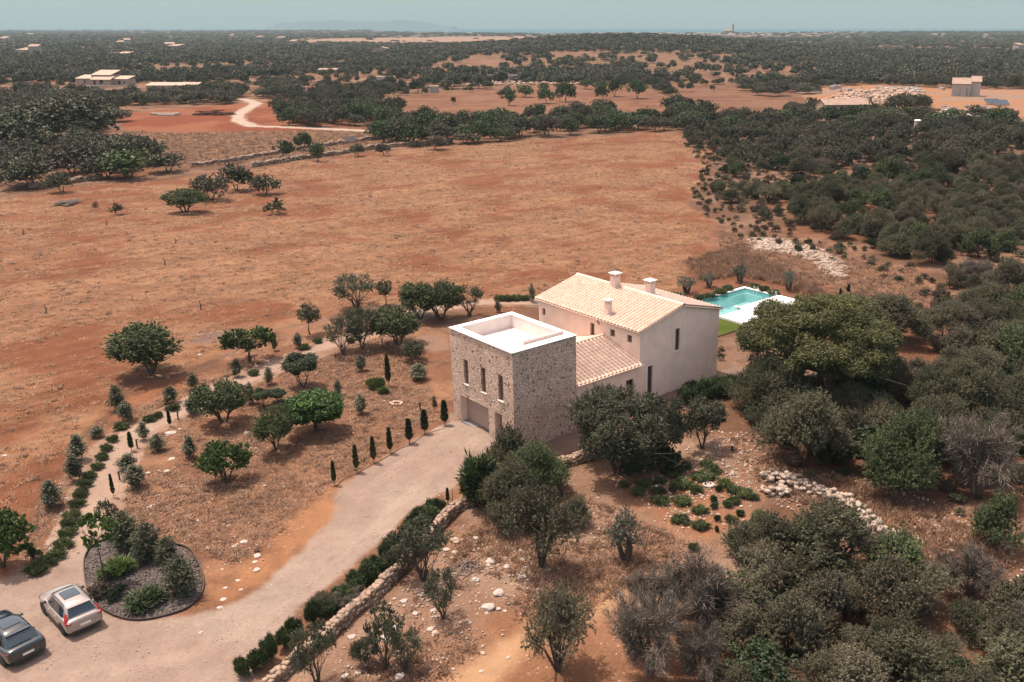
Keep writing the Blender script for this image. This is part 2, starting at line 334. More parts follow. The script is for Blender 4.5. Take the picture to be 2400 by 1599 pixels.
Z['drive'] = poly([(1061,966),(1035,966),(1000,985),(945,1018),(905,1042),(860,1072),(822,1094),(792,1122),(770,1142),(785,1165),(772,1190),(735,1225),(695,1262),(650,1302),(600,1345),(545,1378),(500,1398),(470,1400),(440,1415),(330,1425),(250,1408),(205,1360),(190,1300),(200,1262),(225,1240),(205,1225),(160,1290),(120,1315),(60,1322),(0,1335),(-150,1360),(-200,1700),(450,1700),(545,1590),(600,1510),(640,1468),(680,1420),(700,1392),(750,1350),(790,1312),(850,1268),(905,1228),(925,1200),(965,1165),(1000,1142),(1040,1120),(1055,1092),(1095,1062),(1125,1040),(1138,1012),(1108,985)])
Z['bed'] = poly([(192,1300),(200,1270),(222,1250),(250,1240),(300,1240),(420,1255),(455,1290),(470,1335),(462,1372),(430,1400),(380,1418),(320,1428),(270,1420),(225,1395),(200,1355)])
Z['path'] = poly([(150,1275),(205,1240),(210,1190),(250,1110),(270,1065),(290,1025),(325,995),(375,962),(410,948),(440,925),(480,905),(560,878),(620,850),(700,815),(790,775),(850,745),(850,762),(790,790),(720,822),(640,860),(575,890),(500,920),(450,945),(415,970),(360,985),(310,1010),(285,1035),(262,1085),(245,1130),(228,1180),(240,1230),(215,1265),(205,1300),(170,1310)])
Z['pathlow'] = np.array([tuple(G(u, v)[:2]) for u, v in ((160,1325),(185,1280),(203,1235))])
Z['pathl'] = np.array([tuple(G(u, v)[:2]) for u, v in ((196,1250),(203,1232),(220,1184),(237,1137),(258,1089),(284,1041),(309,1017),(358,993),(406,969),(454,945),(520,915),(583,885),(659,852),(736,826),(774,807),(812,795),(850,784),(900,762),(960,745))])
Z['path2l'] = np.array([tuple(G(u, v)[:2]) for u, v in ((950,748),(1010,724),(1060,713),(1160,707),(1262,708))])
Z['ruts'] = np.array([tuple(G(u, v)[:2]) for u, v in ((1110,1000),(1050,1045),(960,1110),(860,1200),(740,1320),(600,1420),(420,1500),(200,1540),(-50,1560))])
Z['path2'] = poly([(850,745),(950,718),(1060,700),(1130,692),(1235,694),(1250,704),(1180,708),(1080,712),(980,735),(860,762)])
Z['path3'] = poly([(700,815),(900,770),(1010,770),(1035,800),(1000,810),(900,800),(800,815)])
Z['orange'] = poly([(790,1150),(740,1150),(680,1190),(620,1250),(560,1310),(500,1360),(470,1395),(540,1385),(600,1350),(660,1305),(740,1228),(785,1190)])
Z['fore'] = poly([(1075,1170),(1330,1060),(1560,1010),(1700,1000),(1760,1060),(1760,1180),(1720,1300),(1700,1600),(560,1640),(740,1500),(900,1340)])
Z['trail'] = poly([(1000,1568),(1100,1500),(1200,1440),(1290,1370),(1400,1320),(1520,1300),(1560,1320),(1480,1350),(1400,1390),(1300,1450),(1200,1510),(1120,1600),(980,1620)])
Z['mounds'] = poly([(1420,1100),(1560,1075),(1680,1080),(1740,1130),(1700,1200),(1640,1250),(1560,1230),(1480,1180),(1430,1140)])
Z['garden'] = poly([(860,745),(1020,770),(1040,960),(780,1130),(700,1230),(480,1380),(420,1250),(230,1230),(270,1060),(420,950),(600,860)])
Z['clearR'] = poly([(1640,990),(1740,1000),(1760,1070),(1960,1090),(2080,1130),(2200,1180),(2353,1260),(2353,1400),(2200,1330),(2020,1290),(1900,1200),(1760,1140),(1700,1100)])
Z['ash'] = poly([(2120,1255),(2250,1270),(2340,1330),(2353,1400),(2250,1330),(2130,1290)])
Z['poolland'] = poly([(1560,600),(1700,560),(1850,640),(1950,700),(1900,700),(1800,660),(1700,640),(1600,650)])
Z['dryR'] = poly([(1640,520),(1720,540),(1900,555),(1990,600),(2120,620),(2160,690),(2100,760),(2060,850),(1960,840),(1960,720),(1880,660),(1760,640),(1640,600)])
Z['red'] = poly([(262,262),(420,250),(560,238),(660,235),(660,290),(855,303),(700,300),(420,306),(290,300)])
Z['field2'] = poly([(250,325),(300,300),(420,306),(700,300),(860,304),(860,338),(700,358),(560,376),(430,388),(330,350)])
Z['yard'] = poly([(-100,198),(160,188),(300,193),(500,190),(600,180),(650,190),(640,205),(640,235),(560,240),(400,250),(260,262),(200,228),(0,235),(-100,240)])
Z['straw1'] = poly([(480,192),(620,176),(900,160),(1130,133),(1240,150),(1330,166),(1130,176),(1000,185),(800,205),(720,208),(620,192)])
Z['orchard'] = poly([(860,262),(900,222),(1130,205),(1330,192),(1470,200),(1560,240),(1570,262),(1520,275),(1400,275),(1200,300),(1000,300),(880,285)])
Z['straw2'] = poly([(1480,150),(1870,144),(1880,180),(1770,192),(1640,192),(1560,188),(1480,182)])
Z['right'] = poly([(1530,192),(1700,195),(1840,202),(1880,245),(1800,266),(1640,264),(1590,245)])
Z['site'] = poly([(1830,206),(2000,195),(2200,205),(2400,208),(2450,290),(2240,286),(2050,272),(1900,262),(1860,235)])
Z['plain'] = poly([(690,93),(800,88),(1000,85),(1190,83),(1290,88),(1180,100),(900,105),(700,99)])
Z['plain2'] = poly([(1540,97),(1700,96),(1900,97),(1900,103),(1560,105)])
Z['brownL'] = poly([(230,168),(560,150),(660,156),(600,165),(300,180)])
Z['town'] = poly([(1150,77.5),(1400,76.5),(2000,78),(2000,88),(1600,92),(1400,88)])
Z['lawn'] = abpoly([(7.7,23.9),(18.2,23.9),(18.2,37.3),(7.7,37.3)])
Z['apron'] = abpoly([(-2.6,-0.5),(-2.6,26),(0.9,26.5),(0.9,24),(10,24),(10,27),(16,27),(16,12),(9.5,12),(9.5,-1),(8.3,-0.3),(-.3,-.3)])
TRACK = poly([(560,228),(590,238),(548,262),(548,278),(580,290),(650,292),(760,297),(860,302)])
def lin(r, g, b): return np.array([(c / 255) ** 2.2 for c in (r, g, b)])
K = 0.308       # photograph value -> surface colour at this light
def S(r, g, b): return lin(r, g, b) * K
def zone(x, y):
    """surface colour (linear), roughness-of-cover and stoniness for points of the ground"""
    far = smooth((y - 300) / 500)
    n0 = fbm(x / 18, y / 18, 1); n1 = fbm(x / 4.2, y / 4.2, 2); n2 = fbm(x / 1.1, y / 1.1, 3); n3 = fbm(x / 0.45, y / 0.45, 4, 2)
    big = fbm(x / 60, y / 60, 6)
    def mixc(c, d, w): return c * (1 - w[..., None]) + d * w[..., None]
    c = mixc(np.broadcast_to(S(150, 112, 88), x.shape + (3,)).copy(), S(196, 155, 128), smooth((n1 - 0.4) / 0.25) * 0.7)
    c = mixc(c, S(178, 112, 76), smooth((n0 - 0.5) / 0.2) * 0.55)
    al = np.full(x.shape, 0.75); st = np.full(x.shape, 0.45)
    wj = (n2 - 0.5) * 1.1 + (n1 - 0.5) * 1.6                     # ragged edges
    wf = (n1 - 0.5) * 3.0 + (n0 - 0.5) * 8
    def put(key, col, soft=0.6, jit=1.0, a=None, s=None, amt=1.0, far_j=0.0):
        nonlocal c, al, st
        d = sdist(x, y, Z[key]); wgt = smooth((d + jit * wj + far_j * wf) / soft + 0.5) * amt
        col = np.asarray(col); c = mixc(c, col if col.ndim > 1 else np.broadcast_to(col, c.shape), wgt)
        if a is not None: al = al * (1 - wgt) + a * wgt
        if s is not None: st = st * (1 - wgt) + s * wgt
    # distant country
    fs = smooth((y - 330) / 60) 
    c = mixc(c, np.broadcast_to(S(172, 132, 102), c.shape), fs * 0.85)
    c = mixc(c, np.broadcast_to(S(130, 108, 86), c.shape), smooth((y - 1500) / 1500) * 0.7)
    straw = mixc(np.broadcast_to(S(188, 142, 112), c.shape), S(150, 108, 84), smooth((fbm(x / 9, y / 9, 8) - 0.42) / 0.2))
    brown = mixc(np.broadcast_to(S(158, 112, 86), c.shape), S(128, 90, 70), smooth((fbm(x / 7, y / 7, 9) - 0.42) / 0.2))
    put('yard', straw, 3, 1, 0.5, 0, far_j=0.6); put('straw1', straw, 4, 1, 0.5, 0, far_j=1)
    put('orchard', mixc(straw, S(172, 118, 88), np.full(x.shape, 0.5)), 3, 1, 0.7, 0, far_j=0.5)
    put('straw2', straw, 4, 1, 0.6, 0, far_j=1); put('right', mixc(straw, S(160, 112, 84), np.full(x.shape, 0.5)), 4, 1, 0.7, 0, far_j=0.6)
    put('site', mixc(np.broadcast_to(S(222, 160, 116), c.shape), S(205, 168, 145), smooth((n0 - 0.45) / 0.2)), 4, 1, 0.5, 0.3, far_j=0.8)
    put('plain', S(215, 172, 142), 20, 1, 0.2, 0); put('plain2', S(190, 140, 112), 20, 1, 0.2, 0)
    put('brownL', S(112, 84, 66), 6, 1, 0.6, 0); put('town', S(150, 120, 100), 20, 1, 0.2, 0)
    put('field2', brown, 2, 1, 0.9, 0.05)
    put('red', mixc(np.broadcast_to(S(172, 98, 66), c.shape), S(192, 122, 88), smooth((n0 - 0.45) / 0.2)), 2, 1, 0.5, 0.1)
    d = ldist(x, y, TRACK, 40); wt = smooth((2.4 - d + (n1 - 0.5)) / 1.0); c = mixc(c, S(250, 222, 196), wt); al = al * (1 - wt) + 0.2 * wt
    # the dry field
    str_n = fbm(x / 7.5 + 0.3 * n1, y / 7.5, 12, 5); tuft = fbm((x * 0.8 + y * 0.3) / 1.6, (y * 0.8 - x * 0.3) / 0.9, 13, 4)
    fld = mixc(np.broadcast_to(S(174, 114, 82), c.shape), S(206, 153, 114), smooth((str_n - 0.36) / 0.26) * 0.9)
    fld = mixc(fld, S(222, 174, 134), smooth((tuft - 0.5) / 0.2) * 0.5 * smooth((str_n - 0.35) / 0.3))
    fld = mixc(fld, S(160, 94, 62), smooth((0.42 - tuft) / 0.14) * 0.28 + smooth((0.34 - big) / 0.14) * 0.15)
    strk = fbm((x * .75 + y * .66) / 45, (x * .66 - y * .75) / 1.5, 41, 3); fld = mixc(fld, fld * .86, smooth((strk - .5) / .15)); fld = mixc(fld, fld * 1.1, smooth((.42 - strk) / .12))
    # redder soil towards the right hand end
    rr = smooth((x - 0.16 * y + 12) / 30) * smooth((y - 90) / 40); fld = mixc(fld, S(178, 100, 66), rr * 0.6)
    put('field', fld, 0.9, 1.2, 1.0, 0.12)
    # garden ground
    gar = mixc(np.broadcast_to(S(176, 126, 96), c.shape), S(205, 152, 118), smooth((n1 - 0.42) / 0.22))
    gar = mixc(gar, S(205, 128, 82), smooth((n0 - 0.52) / 0.16) * 0.6)
    gar = mixc(gar, S(138, 104, 84), smooth((0.47 - n2) / 0.14) * 0.45)
    dl = sdist(x, y, Z['field'], 30); nearg = smooth((105 - y) / 25) * smooth((8 - (x - (OA[0])))/ 10)
    c = np.where((dl < -0.5)[..., None] & (x < OA[0] + 0.2 * (y - 40))[..., None], mixc(c, gar, nearg), c)
    put('garden', gar, 1.5, 1, 0.85, 0.3)
    put('dryR', mixc(np.broadcast_to(S(176, 126, 100), c.shape), S(200, 148, 116), smooth((n1 - 0.45) / 0.2)), 4, 1.5, 1.0, 0.6)
    put('poolland', S(132, 84, 62), 3, 1.5, 1.0, 0.2, amt=0.75)
    put('fore', mixc(mixc(np.broadcast_to(S(200, 158, 130), c.shape), S(220, 180, 152), smooth((n1 - 0.42) / 0.22)), S(196, 134, 94), smooth((n0 - 0.52) / 0.14) * 0.7), 3, 1.5, 0.85, 0.5)
    put('mounds', mixc(np.broadcast_to(S(205, 140, 98), c.shape), S(212, 122, 72), smooth((n0 - 0.45) / 0.15)), 3, 1.5, 0.8, 1.0, amt=0.85)
    put('clearR', mixc(np.broadcast_to(S(190, 142, 112), c.shape), S(188, 118, 80), smooth((n0 - 0.45) / 0.15)), 2, 1.5, 0.9, 1.0, amt=0.8)
    put('ash', S(178, 160, 150), 2.5, 2, 0.9, 1.0, amt=0.6)
    put('trail', S(246, 194, 148), 1.6, 0.8, 0.35, 0.1)
    put('orange', S(228, 162, 114), 6, 2.5, 0.5, 0.25, amt=0.8)
    # old bonfire ash in the field
    for (u, v, r, k) in ((522, 785, 2.2, .8), (478, 800, 1.6, .5), (560, 772, 1.4, .6)):
        q = G(u, v); d = np.hypot((x - q.x) / 1.6, (y - q.y)); wq = smooth((r - d + wj) / 1.5) * k; c = mixc(c, S(160, 148, 145), wq)
    grav = mixc(np.broadcast_to(S(224, 196, 174), c.shape), S(210, 178, 158), smooth((n1 - 0.42) / 0.25) * 0.8)
    grav = mixc(grav, S(208, 160, 128), smooth((n0 - 0.52) / 0.14) * 0.6); grav = mixc(grav, S(186, 154, 134), smooth((n3 - 0.66) / 0.1) * 0.3)
    put('apron', S(190, 158, 138), 0.5, 0.2, 0.4, 0.1)
    pcol = mixc(grav, S(240, 202, 174), np.full(x.shape, 0.6))
    for key, hwid in (('pathl', 1.0), ('pathlow', 1.7), ('path2l', 1.0)):
        d = ldist(x, y, Z[key], 20); wt = smooth((hwid - d + .25 * wj) / 0.5 + 0.5); c = mixc(c, pcol, wt); al = al * (1 - wt) + .35 * wt; st = st * (1 - wt)
    put('path3', S(196, 156, 130), 1.2, 0.6, 0.4, 0)
    put('drive', grav, 0.5, 0.6, 0.42, 0.12)
    put('bed', mixc(np.broadcast_to(S(112, 92, 84), c.shape), S(166, 140, 126), smooth((n3 - 0.5) / 0.12)), 0.1, 0.0, 1.0, 0)
    put('lawn', mixc(np.broadcast_to(S(100, 122, 42), c.shape), S(128, 140, 60), n2), 0.1, 0.0, 0.4, 0)
    for off in (-.85, .85):                    # wheel tracks worn into the gravel
        d = np.abs(ldist(x, y, Z['ruts'], 20) - .85) if off > 0 else 9; wt = smooth((.32 - d) / .3 + wj * .3) * smooth(sdist(x, y, Z['drive'], 3) / .6) if off > 0 else 0
        if off > 0: c = mixc(c, c * 1.12, wt)
    v = 0.86 + 0.28 * n2; c = c * v[..., None]
    return c, al, st
def build_ground():
    ys = [4.0]
    while ys[-1] < 8200: ys.append(ys[-1] + (0.27 if ys[-1] < 105 else 0.27 + (ys[-1] - 105) * 0.0062))
    ys = np.array(ys); ss = np.linspace(-0.80, 0.62, 640)
    X = ss[None, :] * (ys[:, None] + 26); Y = np.repeat(ys[:, None], len(ss), 1)
    X = X + (_hash(np.arange(X.size).reshape(X.shape), np.zeros(X.shape), 3) - 0.5) * 0.1
    Zc = gh(X, Y); n2 = fbm(X / 1.3, Y / 1.3, 21, 3); near = smooth((200 - Y) / 60)
    c, al, st = zone(X, Y)
    rough = al * near
    Zc = Zc + (n2 - 0.5) * 0.16 * rough
    # flat under the buildings and the pool
    dx = X - OA[0]; dy = Y - OA[1]; a = dx * AV[0] + dy * AV[1]; b = dx * BV[0] + dy * BV[1]
    Zc = np.where((a > 8.8) & (a < 18.4) & (b > 36.9) & (b < 49.2), -2.2, Zc)
    Zc = np.where((a > 0.8) & (a < 7.8) & (b > 0.6) & (b < 23) , -0.3, Zc)
    V = np.stack([X, Y, Zc], -1).reshape(-1, 3); col = np.concatenate([c, al[..., None]], -1).reshape(-1, 4); stf = st.ravel()
    nr, nc = X.shape
    idx = np.arange(nr * nc).reshape(nr, nc)
    Q = np.stack([idx[:-1, :-1], idx[:-1, 1:], idx[1:, 1:], idx[1:, :-1]], -1).reshape(-1, 4)
    mx_ = (X[:-1, :-1] + X[1:, 1:]) / 2; my = (Y[:-1, :-1] + Y[1:, 1:]) / 2
    cls = np.zeros(mx_.shape, int); jit = (fbm(mx_ / 1.1, my / 1.1, 3) - 0.5) * 0.6
    names = ['ground', 'dry_field', 'garden_path', 'driveway', 'lawn', 'gravel_bed', 'dirt_track', 'footpath_trail']
    for k, key, hwid in ((2, 'pathl', 1.0), (2, 'pathlow', 1.7), (2, 'path2l', 1.0)): pass
    for k, key in ((1, 'field'), (7, 'trail'), (3, 'drive'), (5, 'bed'), (4, 'lawn')):
        cls[sdist(mx_, my, Z[key], 3) + (0 if key in ('bed', 'lawn') else jit) > 0] = k
    for key, hwid in (('pathl', 1.0), ('pathlow', 1.7), ('path2l', 1.0)): cls[(ldist(mx_, my, Z[key], 5) < hwid + jit * .3) & np.isin(cls, (0, 1))] = 2
    cls[(ldist(mx_, my, TRACK, 40) < 2.3) & (my > 150)] = 6
    cls = cls.ravel()
    for k, nm in enumerate(names):
        q = Q[cls == k]
        if not len(q): continue
        u, inv = np.unique(q, return_inverse=True)
        m = fast_mesh(nm, V[u], inv.reshape(-1, 4), M['earth'], True, {'stony': stf[u]}, col[u])
        o = bpy.data.objects.new(nm, m); link(o); tag(o, kind='structure')
build_ground()
# sea, faint island
def sea():
    m = basic('sea_water', (0.02, 0.075, 0.095), 0.6, spec=0.15, var=0.05, vscale=0.002)
    b = MB(); b.add([(-16000, 3600, -1.2), (16000, 3600, -1.2), (22000, 21000, -1.2), (-22000, 21000, -1.2)], [(0, 1, 2, 3)])
    tag(b.build('sea', m), kind='structure')
    hm = basic('island_rock', (0.05, 0.075, 0.085), 0.9)
    n = 60; vs_ = []; fs = []
    for i in range(n):
        t = i / (n - 1); u = 632 + t * 430
        r = ray(u, 62); d = 13000 / r[1]; x = r[0] * d; y = 13000
        e = min(1, t * 14) * min(1, (1 - t) * 7)
        top = 62 - (9 + 5 * math.exp(-((t - .33) / .16) ** 2) + 5 * math.exp(-((t - .72) / .14) ** 2) * 1 - 7 * smooth(np.array((t - .8) / .2)) + 1.2 * math.sin(t * 37)) * e
        rt = ray(u, top); z = max(1, CAMH + rt[2] * 13000 / rt[1])
        vs_ += [(x, y - 250, -5), (x, y, z), (x, y + 700, -5)]
        if i: a = 3 * i; fs += [(a-3, a, a+1, a-2), (a-2, a+1, a+2, a-1)]
    o = MB().add(vs_, fs).build('island_hills', hm); tag(o, kind='structure')
sea()
# ------------------------------------------------------------------ the villa  (local frame: x = along B, y = along A)
RZ = math.atan2(BV[1], BV[0])
villa = empty('villa', (OA[0], OA[1], 0), RZ, 'cream villa with tiled roofs and a square stone garage tower at the drive end', 'house')
def panel(mb, p0, p1, z0, z1, holes=(), depth=0.25):
    """wall face from p0 to p1 (outside on the right hand side), holes (s0,s1,za,zb) with reveals going inward"""
    dx, dy = p1[0]-p0[0], p1[1]-p0[1]; L = math.hypot(dx, dy); ux, uy = dx/L, dy/L; ix, iy = -uy, ux
    ss = sorted({0, L, *[h[0] for h in holes], *[h[1] for h in holes]}); zs = sorted({z0, z1, *[h[2] for h in holes], *[h[3] for h in holes]})
    P = lambda s, z, d=0: (p0[0]+ux*s+ix*d, p0[1]+uy*s+iy*d, z)
    for i in range(len(ss)-1):
        for j in range(len(zs)-1):
            s, z = (ss[i]+ss[i+1])/2, (zs[j]+zs[j+1])/2
            if any(h[0] < s < h[1] and h[2] < z < h[3] for h in holes): continue
            mb.add([P(ss[i],zs[j]),P(ss[i+1],zs[j]),P(ss[i+1],zs[j+1]),P(ss[i],zs[j+1])], [(0,1,2,3)])
    for h in holes:
        a, b, c, d = h[:4]; q = h[4] if len(h) > 4 else depth
        for (s0,za),(s1,zb) in (((a,c),(b,c)),((b,c),(b,d)),((b,d),(a,d)),((a,d),(a,c))):
            mb.add([P(s0,za),P(s1,zb),P(s1,zb,q),P(s0,za,q)], [(3,2,1,0)])
def pane(p0, p1, h, depth, parent, shutter=False, sill=True, mat=None, label=None):
    """window set in a hole: glass or shutter, frame, sill"""
    dx, dy = p1[0]-p0[0], p1[1]-p0[1]; L = math.hypot(dx, dy); ux, uy = dx/L, dy/L; ix, iy = -uy, ux
    a, b, c, d = h[:4]
    P = lambda s, z, q: (p0[0]+ux*s+ix*q, p0[1]+uy*s+iy*q, z)
    def slab(mb, s0, s1, z0, z1, q0, q1):
        v = [P(s0,z0,q0),P(s1,z0,q0),P(s1,z0,q1),P(s0,z0,q1),P(s0,z1,q0),P(s1,z1,q0),P(s1,z1,q1),P(s0,z1,q1)]
        mb.add(v, [(3,2,1,0),(4,5,6,7),(0,1,5,4),(1,2,6,5),(2,3,7,6),(3,0,4,7)])
    g = MB(); slab(g, a, b, c, d, depth-0.01, depth+0.03)
    w = g.build('shutter' if shutter else 'window', mat or (M['wood'] if shutter else M['glass']), parent)
    if label: w['label'] = label
    f = MB(); t = 0.06
    slab(f, a, a+t, c, d, depth-0.06, depth-0.012); slab(f, b-t, b, c, d, depth-0.06, depth-0.012)
    slab(f, a+t, b-t, c, c+t, depth-0.06, depth-0.012); slab(f, a+t, b-t, d-t, d, depth-0.06, depth-0.012)
    if b - a > 0.5: slab(f, (a+b)/2-t/3, (a+b)/2+t/3, c+t, d-t, depth-0.058, depth-0.013)
    f.build('frame', M['frame'], w)
    if sill:
        s = MB(); slab(s, a-0.04, b+0.04, c-0.06, c-0.002, -0.07, depth-0.062); s.build('sill', M['coping'], w)
    return w
TH, TA, TB = 7.86, 8.0, 6.05
# ---- tower
mb = MB()
front0, front1 = (0, TA), (0, 0)           # facade at b=0 : runs from a=8 to a=0, outside towards -B
def HA(a0, a1, z0, z1, q=0.25): return (TA-a0, TA-a1, z0, z1, q)
win = [HA(6.28, 5.70, 3.75, 5.77), HA(4.0, 3.42, 3.75, 5.76), HA(1.82, 1.22, 3.75, 5.76)]
gar = HA(7.0, 3.22, 0.0, 2.6, 0.62); drh = HA(2.46, 1.52, 0.0, 2.6, 0.62)
panel(mb, front0, front1, -0.4, TH, win + [gar, drh])
panel(mb, (0, 0), (TB, 0), -0.4, TH); panel(mb, (TB, 0), (TB, TA), -0.4, TH); panel(mb, (TB, TA), (0, TA), -0.4, TH)
tw = mb.build('tower_wall', M['stone'], villa)
for h in win: pane(front0, front1, h, 0.22, villa, shutter=False, mat=M['wood'], label='tall slit window of the stone tower')
gd = MB()
for k in range(4): gd.box(0.60, 0.64, 3.22, 7.0, 0.36 + k*0.56, 0.36 + (k+1)*0.56 - 0.012)
gdo = gd.build('garage_door', M['door'], villa); gdo['label'] = 'wide taupe sectional garage door'
th = MB(); th.box(0.0, 0.66, 3.22, 7.0, 0.0, 0.34); th.box(0.0, 0.66, 1.52, 2.46, 0.0, 0.34); th.build('threshold', basic('threshold_slab', (0.2, 0.19, 0.19), 0.6), villa)
dd = MB(); dd.box(0.56, 0.60, 1.52, 2.46, 0.34, 2.6); d_ = dd.build('door', basic('dark_door', (0.05, 0.045, 0.045), 0.4), villa)
MB().box(0.50, 0.555, 2.28, 2.34, 1.2, 1.35).build('handle', M['dark'], d_)
# plaster lining of the reveals
ln = MB(); ln.box(0.03, 0.598, 6.965, 6.998, 0.34, 2.597); ln.build('reveal_lining', M['plasterA'], villa)
ln = MB(); ln.box(0.03, 0.555, 2.43, 2.458, 0.34, 2.597); ln.build('reveal_lining', M['plasterA'], villa)
# parapet: inner walls, coping, terrace floor
pf = 6.8; t0, t1, s0, s1 = 0.62, 5.6, 0.72, 7.55
pi = MB(); panel(pi, (t0, s0), (t0, s1), pf, TH-0.001); panel(pi, (t0, s1), (t1, s1), pf, TH-0.001); panel(pi, (t1, s1), (t1, s0), pf, TH-0.001); panel(pi, (t1, s0), (t0, s0), pf, TH-0.001)
pi.build('parapet_wall', M['white'], villa)
fl = MB(); fl.box(t0-0.2, t1+0.2, s0-0.2, s1+0.2, pf-0.2, pf+0.002); fl.build('roof_terrace', M['white'], villa)
cpg = MB()
cpg.box(-0.06, t0+0.03, -0.06, TA+0.06, TH, TH+0.06); cpg.box(t1-0.03, TB+0.06, -0.06, TA+0.06, TH, TH+0.06)
cpg.box(t0+0.03, t1-0.03, -0.06, s0+0.03, TH, TH+0.06); cpg.box(t0+0.03, t1-0.03, s1-0.03, TA+0.06, TH, TH+0.06)
cpg.build('parapet_coping', M['coping'], villa)
bn = MB(); bn.box(1.75, 5.55, 0.84, 0.99, pf, 8.17); bb = bn.build('terrace_screen', M['plasterA'], villa); bb['label'] = 'low wall along the terrace edge'
# ---- main block
GA, EB, EZ, RB, RZ_, LB = 0.7, 13.6, 6.36, 18.55, 7.62, 13.95     # gable plane a, front wall b, eave height, ridge b, ridge z, left end a
BK = 23.5
mb = MB()
fh = [(LB-13.5, LB-13.03, 4.83, 5.5), (LB-6.85, LB-6.3, 3.2, 5.67), (LB-4.31, LB-3.72, 5.06, 5.71), (LB-2.21, LB-1.66, 5.06, 5.72)]
FP0, FP1 = (EB, LB), (EB, GA)
panel(mb, FP0, FP1, -0.4, EZ, fh, 0.22)
GP0, GP1 = (EB, GA), (BK, GA)
ghl = [(17.87-EB, 18.46-EB, 3.6, 5.62), (14.58-EB, 15.18-EB, 0.1, 3.02)]
panel(mb, GP0, GP1, -0.4, EZ, ghl, 0.22)
mb.add([(EB, GA, EZ), (BK, GA, EZ), (RB, GA, RZ_-0.03)], [(0, 1, 2)])
LR = 10.4
panel(mb, (BK, GA), (BK, LR), -0.4, EZ); panel(mb, (BK, LR), (RB, LR), -0.4, EZ)
mb.add([(BK, LR, EZ), (RB, LR, EZ), (RB, LR, RZ_-0.03)], [(0, 1, 2)])
panel(mb, (RB, LR), (RB, LB), -0.4, RZ_-0.03); panel(mb, (RB, LB), (EB, LB), -0.4, EZ)
mb.add([(RB, LB, EZ), (EB, LB, EZ), (RB, LB, RZ_-0.03)], [(0, 1, 2)])
mb.build('house_wall', M['plaster'], villa)
pane(FP0, FP1, fh[0], 0.2, villa, mat=M['wood'], sill=False); pane(FP0, FP1, fh[1], 0.2, villa, shutter=True, sill=False)
pane(FP0, FP1, fh[2], 0.2, villa, mat=M['wood'], sill=False); pane(FP0, FP1, fh[3], 0.2, villa, mat=M['wood'], sill=False)
pane(GP0, GP1, ghl[0], 0.2, villa, label='tall narrow gable window'); pane(GP0, GP1, ghl[1], 0.2, villa, sill=False, label='narrow glazed door at the foot of the gable')
# ---- link building
LE, LRZ, LRA, LLA = 3.55, 4.93, 5.06, 9.4
mb = MB(); lh = [(7.15-TB, 7.72-TB, 1.2, 2.4), (12.08-TB, 12.95-TB, 0.15, 2.4)]
LP0, LP1 = (TB+0.003, GA+0.003), (EB-0.003, GA+0.003)
lh = [(h[0]-0.003, h[1]-0.003, h[2], h[3]) for h in lh]
panel(mb, LP0, LP1, -0.4, LE, lh, 0.22); mb.build('link_wall', M['plaster'], villa)
mb = MB(); panel(mb, (EB-0.003, LLA), (TB+0.003, LLA), -0.4, LE); mb.build('link_wall', M['plaster'], villa)
for h in lh: pane(LP0, LP1, h, 0.2, villa, sill=False)
# ---- tiled roofs
def tile_roof(p0, along, up, rise, pitch=0.42, amp=0.055, step=0.42, thick=0.09):
    """p0 eave corner (x,y,z); along, up: plan vectors; corrugated tiles laid in steps"""
    along = np.array(along, float); up = np.array(up, float); La = np.hypot(*along); Lu = np.hypot(*up)
    na = int(round(La / pitch)); cols = na * 8 + 1; nr = max(2, int(round(math.hypot(Lu, rise) / step)))
    vs_ = []; t = np.linspace(0, 1, cols); ph = t * na * 2 * math.pi
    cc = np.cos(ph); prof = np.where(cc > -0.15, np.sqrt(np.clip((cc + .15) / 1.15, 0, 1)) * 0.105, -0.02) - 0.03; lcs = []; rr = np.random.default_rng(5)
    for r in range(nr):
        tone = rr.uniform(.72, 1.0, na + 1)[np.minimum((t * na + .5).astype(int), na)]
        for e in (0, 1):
            lcs.append(np.where(cc > -0.15, tone, .12))  # low value in the channels: rib shade put into the tile colour
            s = (r + e * 0.999) / nr; lift = (0.04 if e == 0 else 0.0)
            for c in range(cols):
                q = along * t[c] + up * s
                vs_.append((p0[0] + q[0], p0[1] + q[1], p0[2] + rise * s + prof[c] + lift + 0.05))
    V = np.array(vs_); R2 = 2 * nr; idx = np.arange(R2 * cols).reshape(R2, cols)
    Q = np.stack([idx[:-1, :-1], idx[:-1, 1:], idx[1:, 1:], idx[1:, :-1]], -1).reshape(-1, 4)
    return V, Q, np.concatenate(lcs)
def roof_part(name, pieces, mat, parent, extra=None):
    VV = []; QQ = []; LL = []; o = 0
    for V, Q, l in pieces: VV.append(V); QQ.append(Q + o); LL.append(l); o += len(V)
    VV = np.concatenate(VV); QQ = np.concatenate(QQ); LL = np.concatenate(LL)
    if extra:
        n = len(VV); VV = np.concatenate([VV, np.array(extra.v)]); LL = np.concatenate([LL, np.full(len(extra.v), .9)]); QQ = np.concatenate([QQ, np.array([f for f in extra.f], int) + n])
    o = bpy.data.objects.new(name, fast_mesh(name, VV, QQ, mat, False, {'lc': LL})); return link(o, parent)
def slab(mb, pts, th_):
    lo = [(p[0], p[1], p[2]-th_) for p in pts]
    return mb.add(lo + list(pts), [(3,2,1,0),(4,5,6,7),(0,1,5,4),(1,2,6,5),(2,3,7,6),(3,0,4,7)])
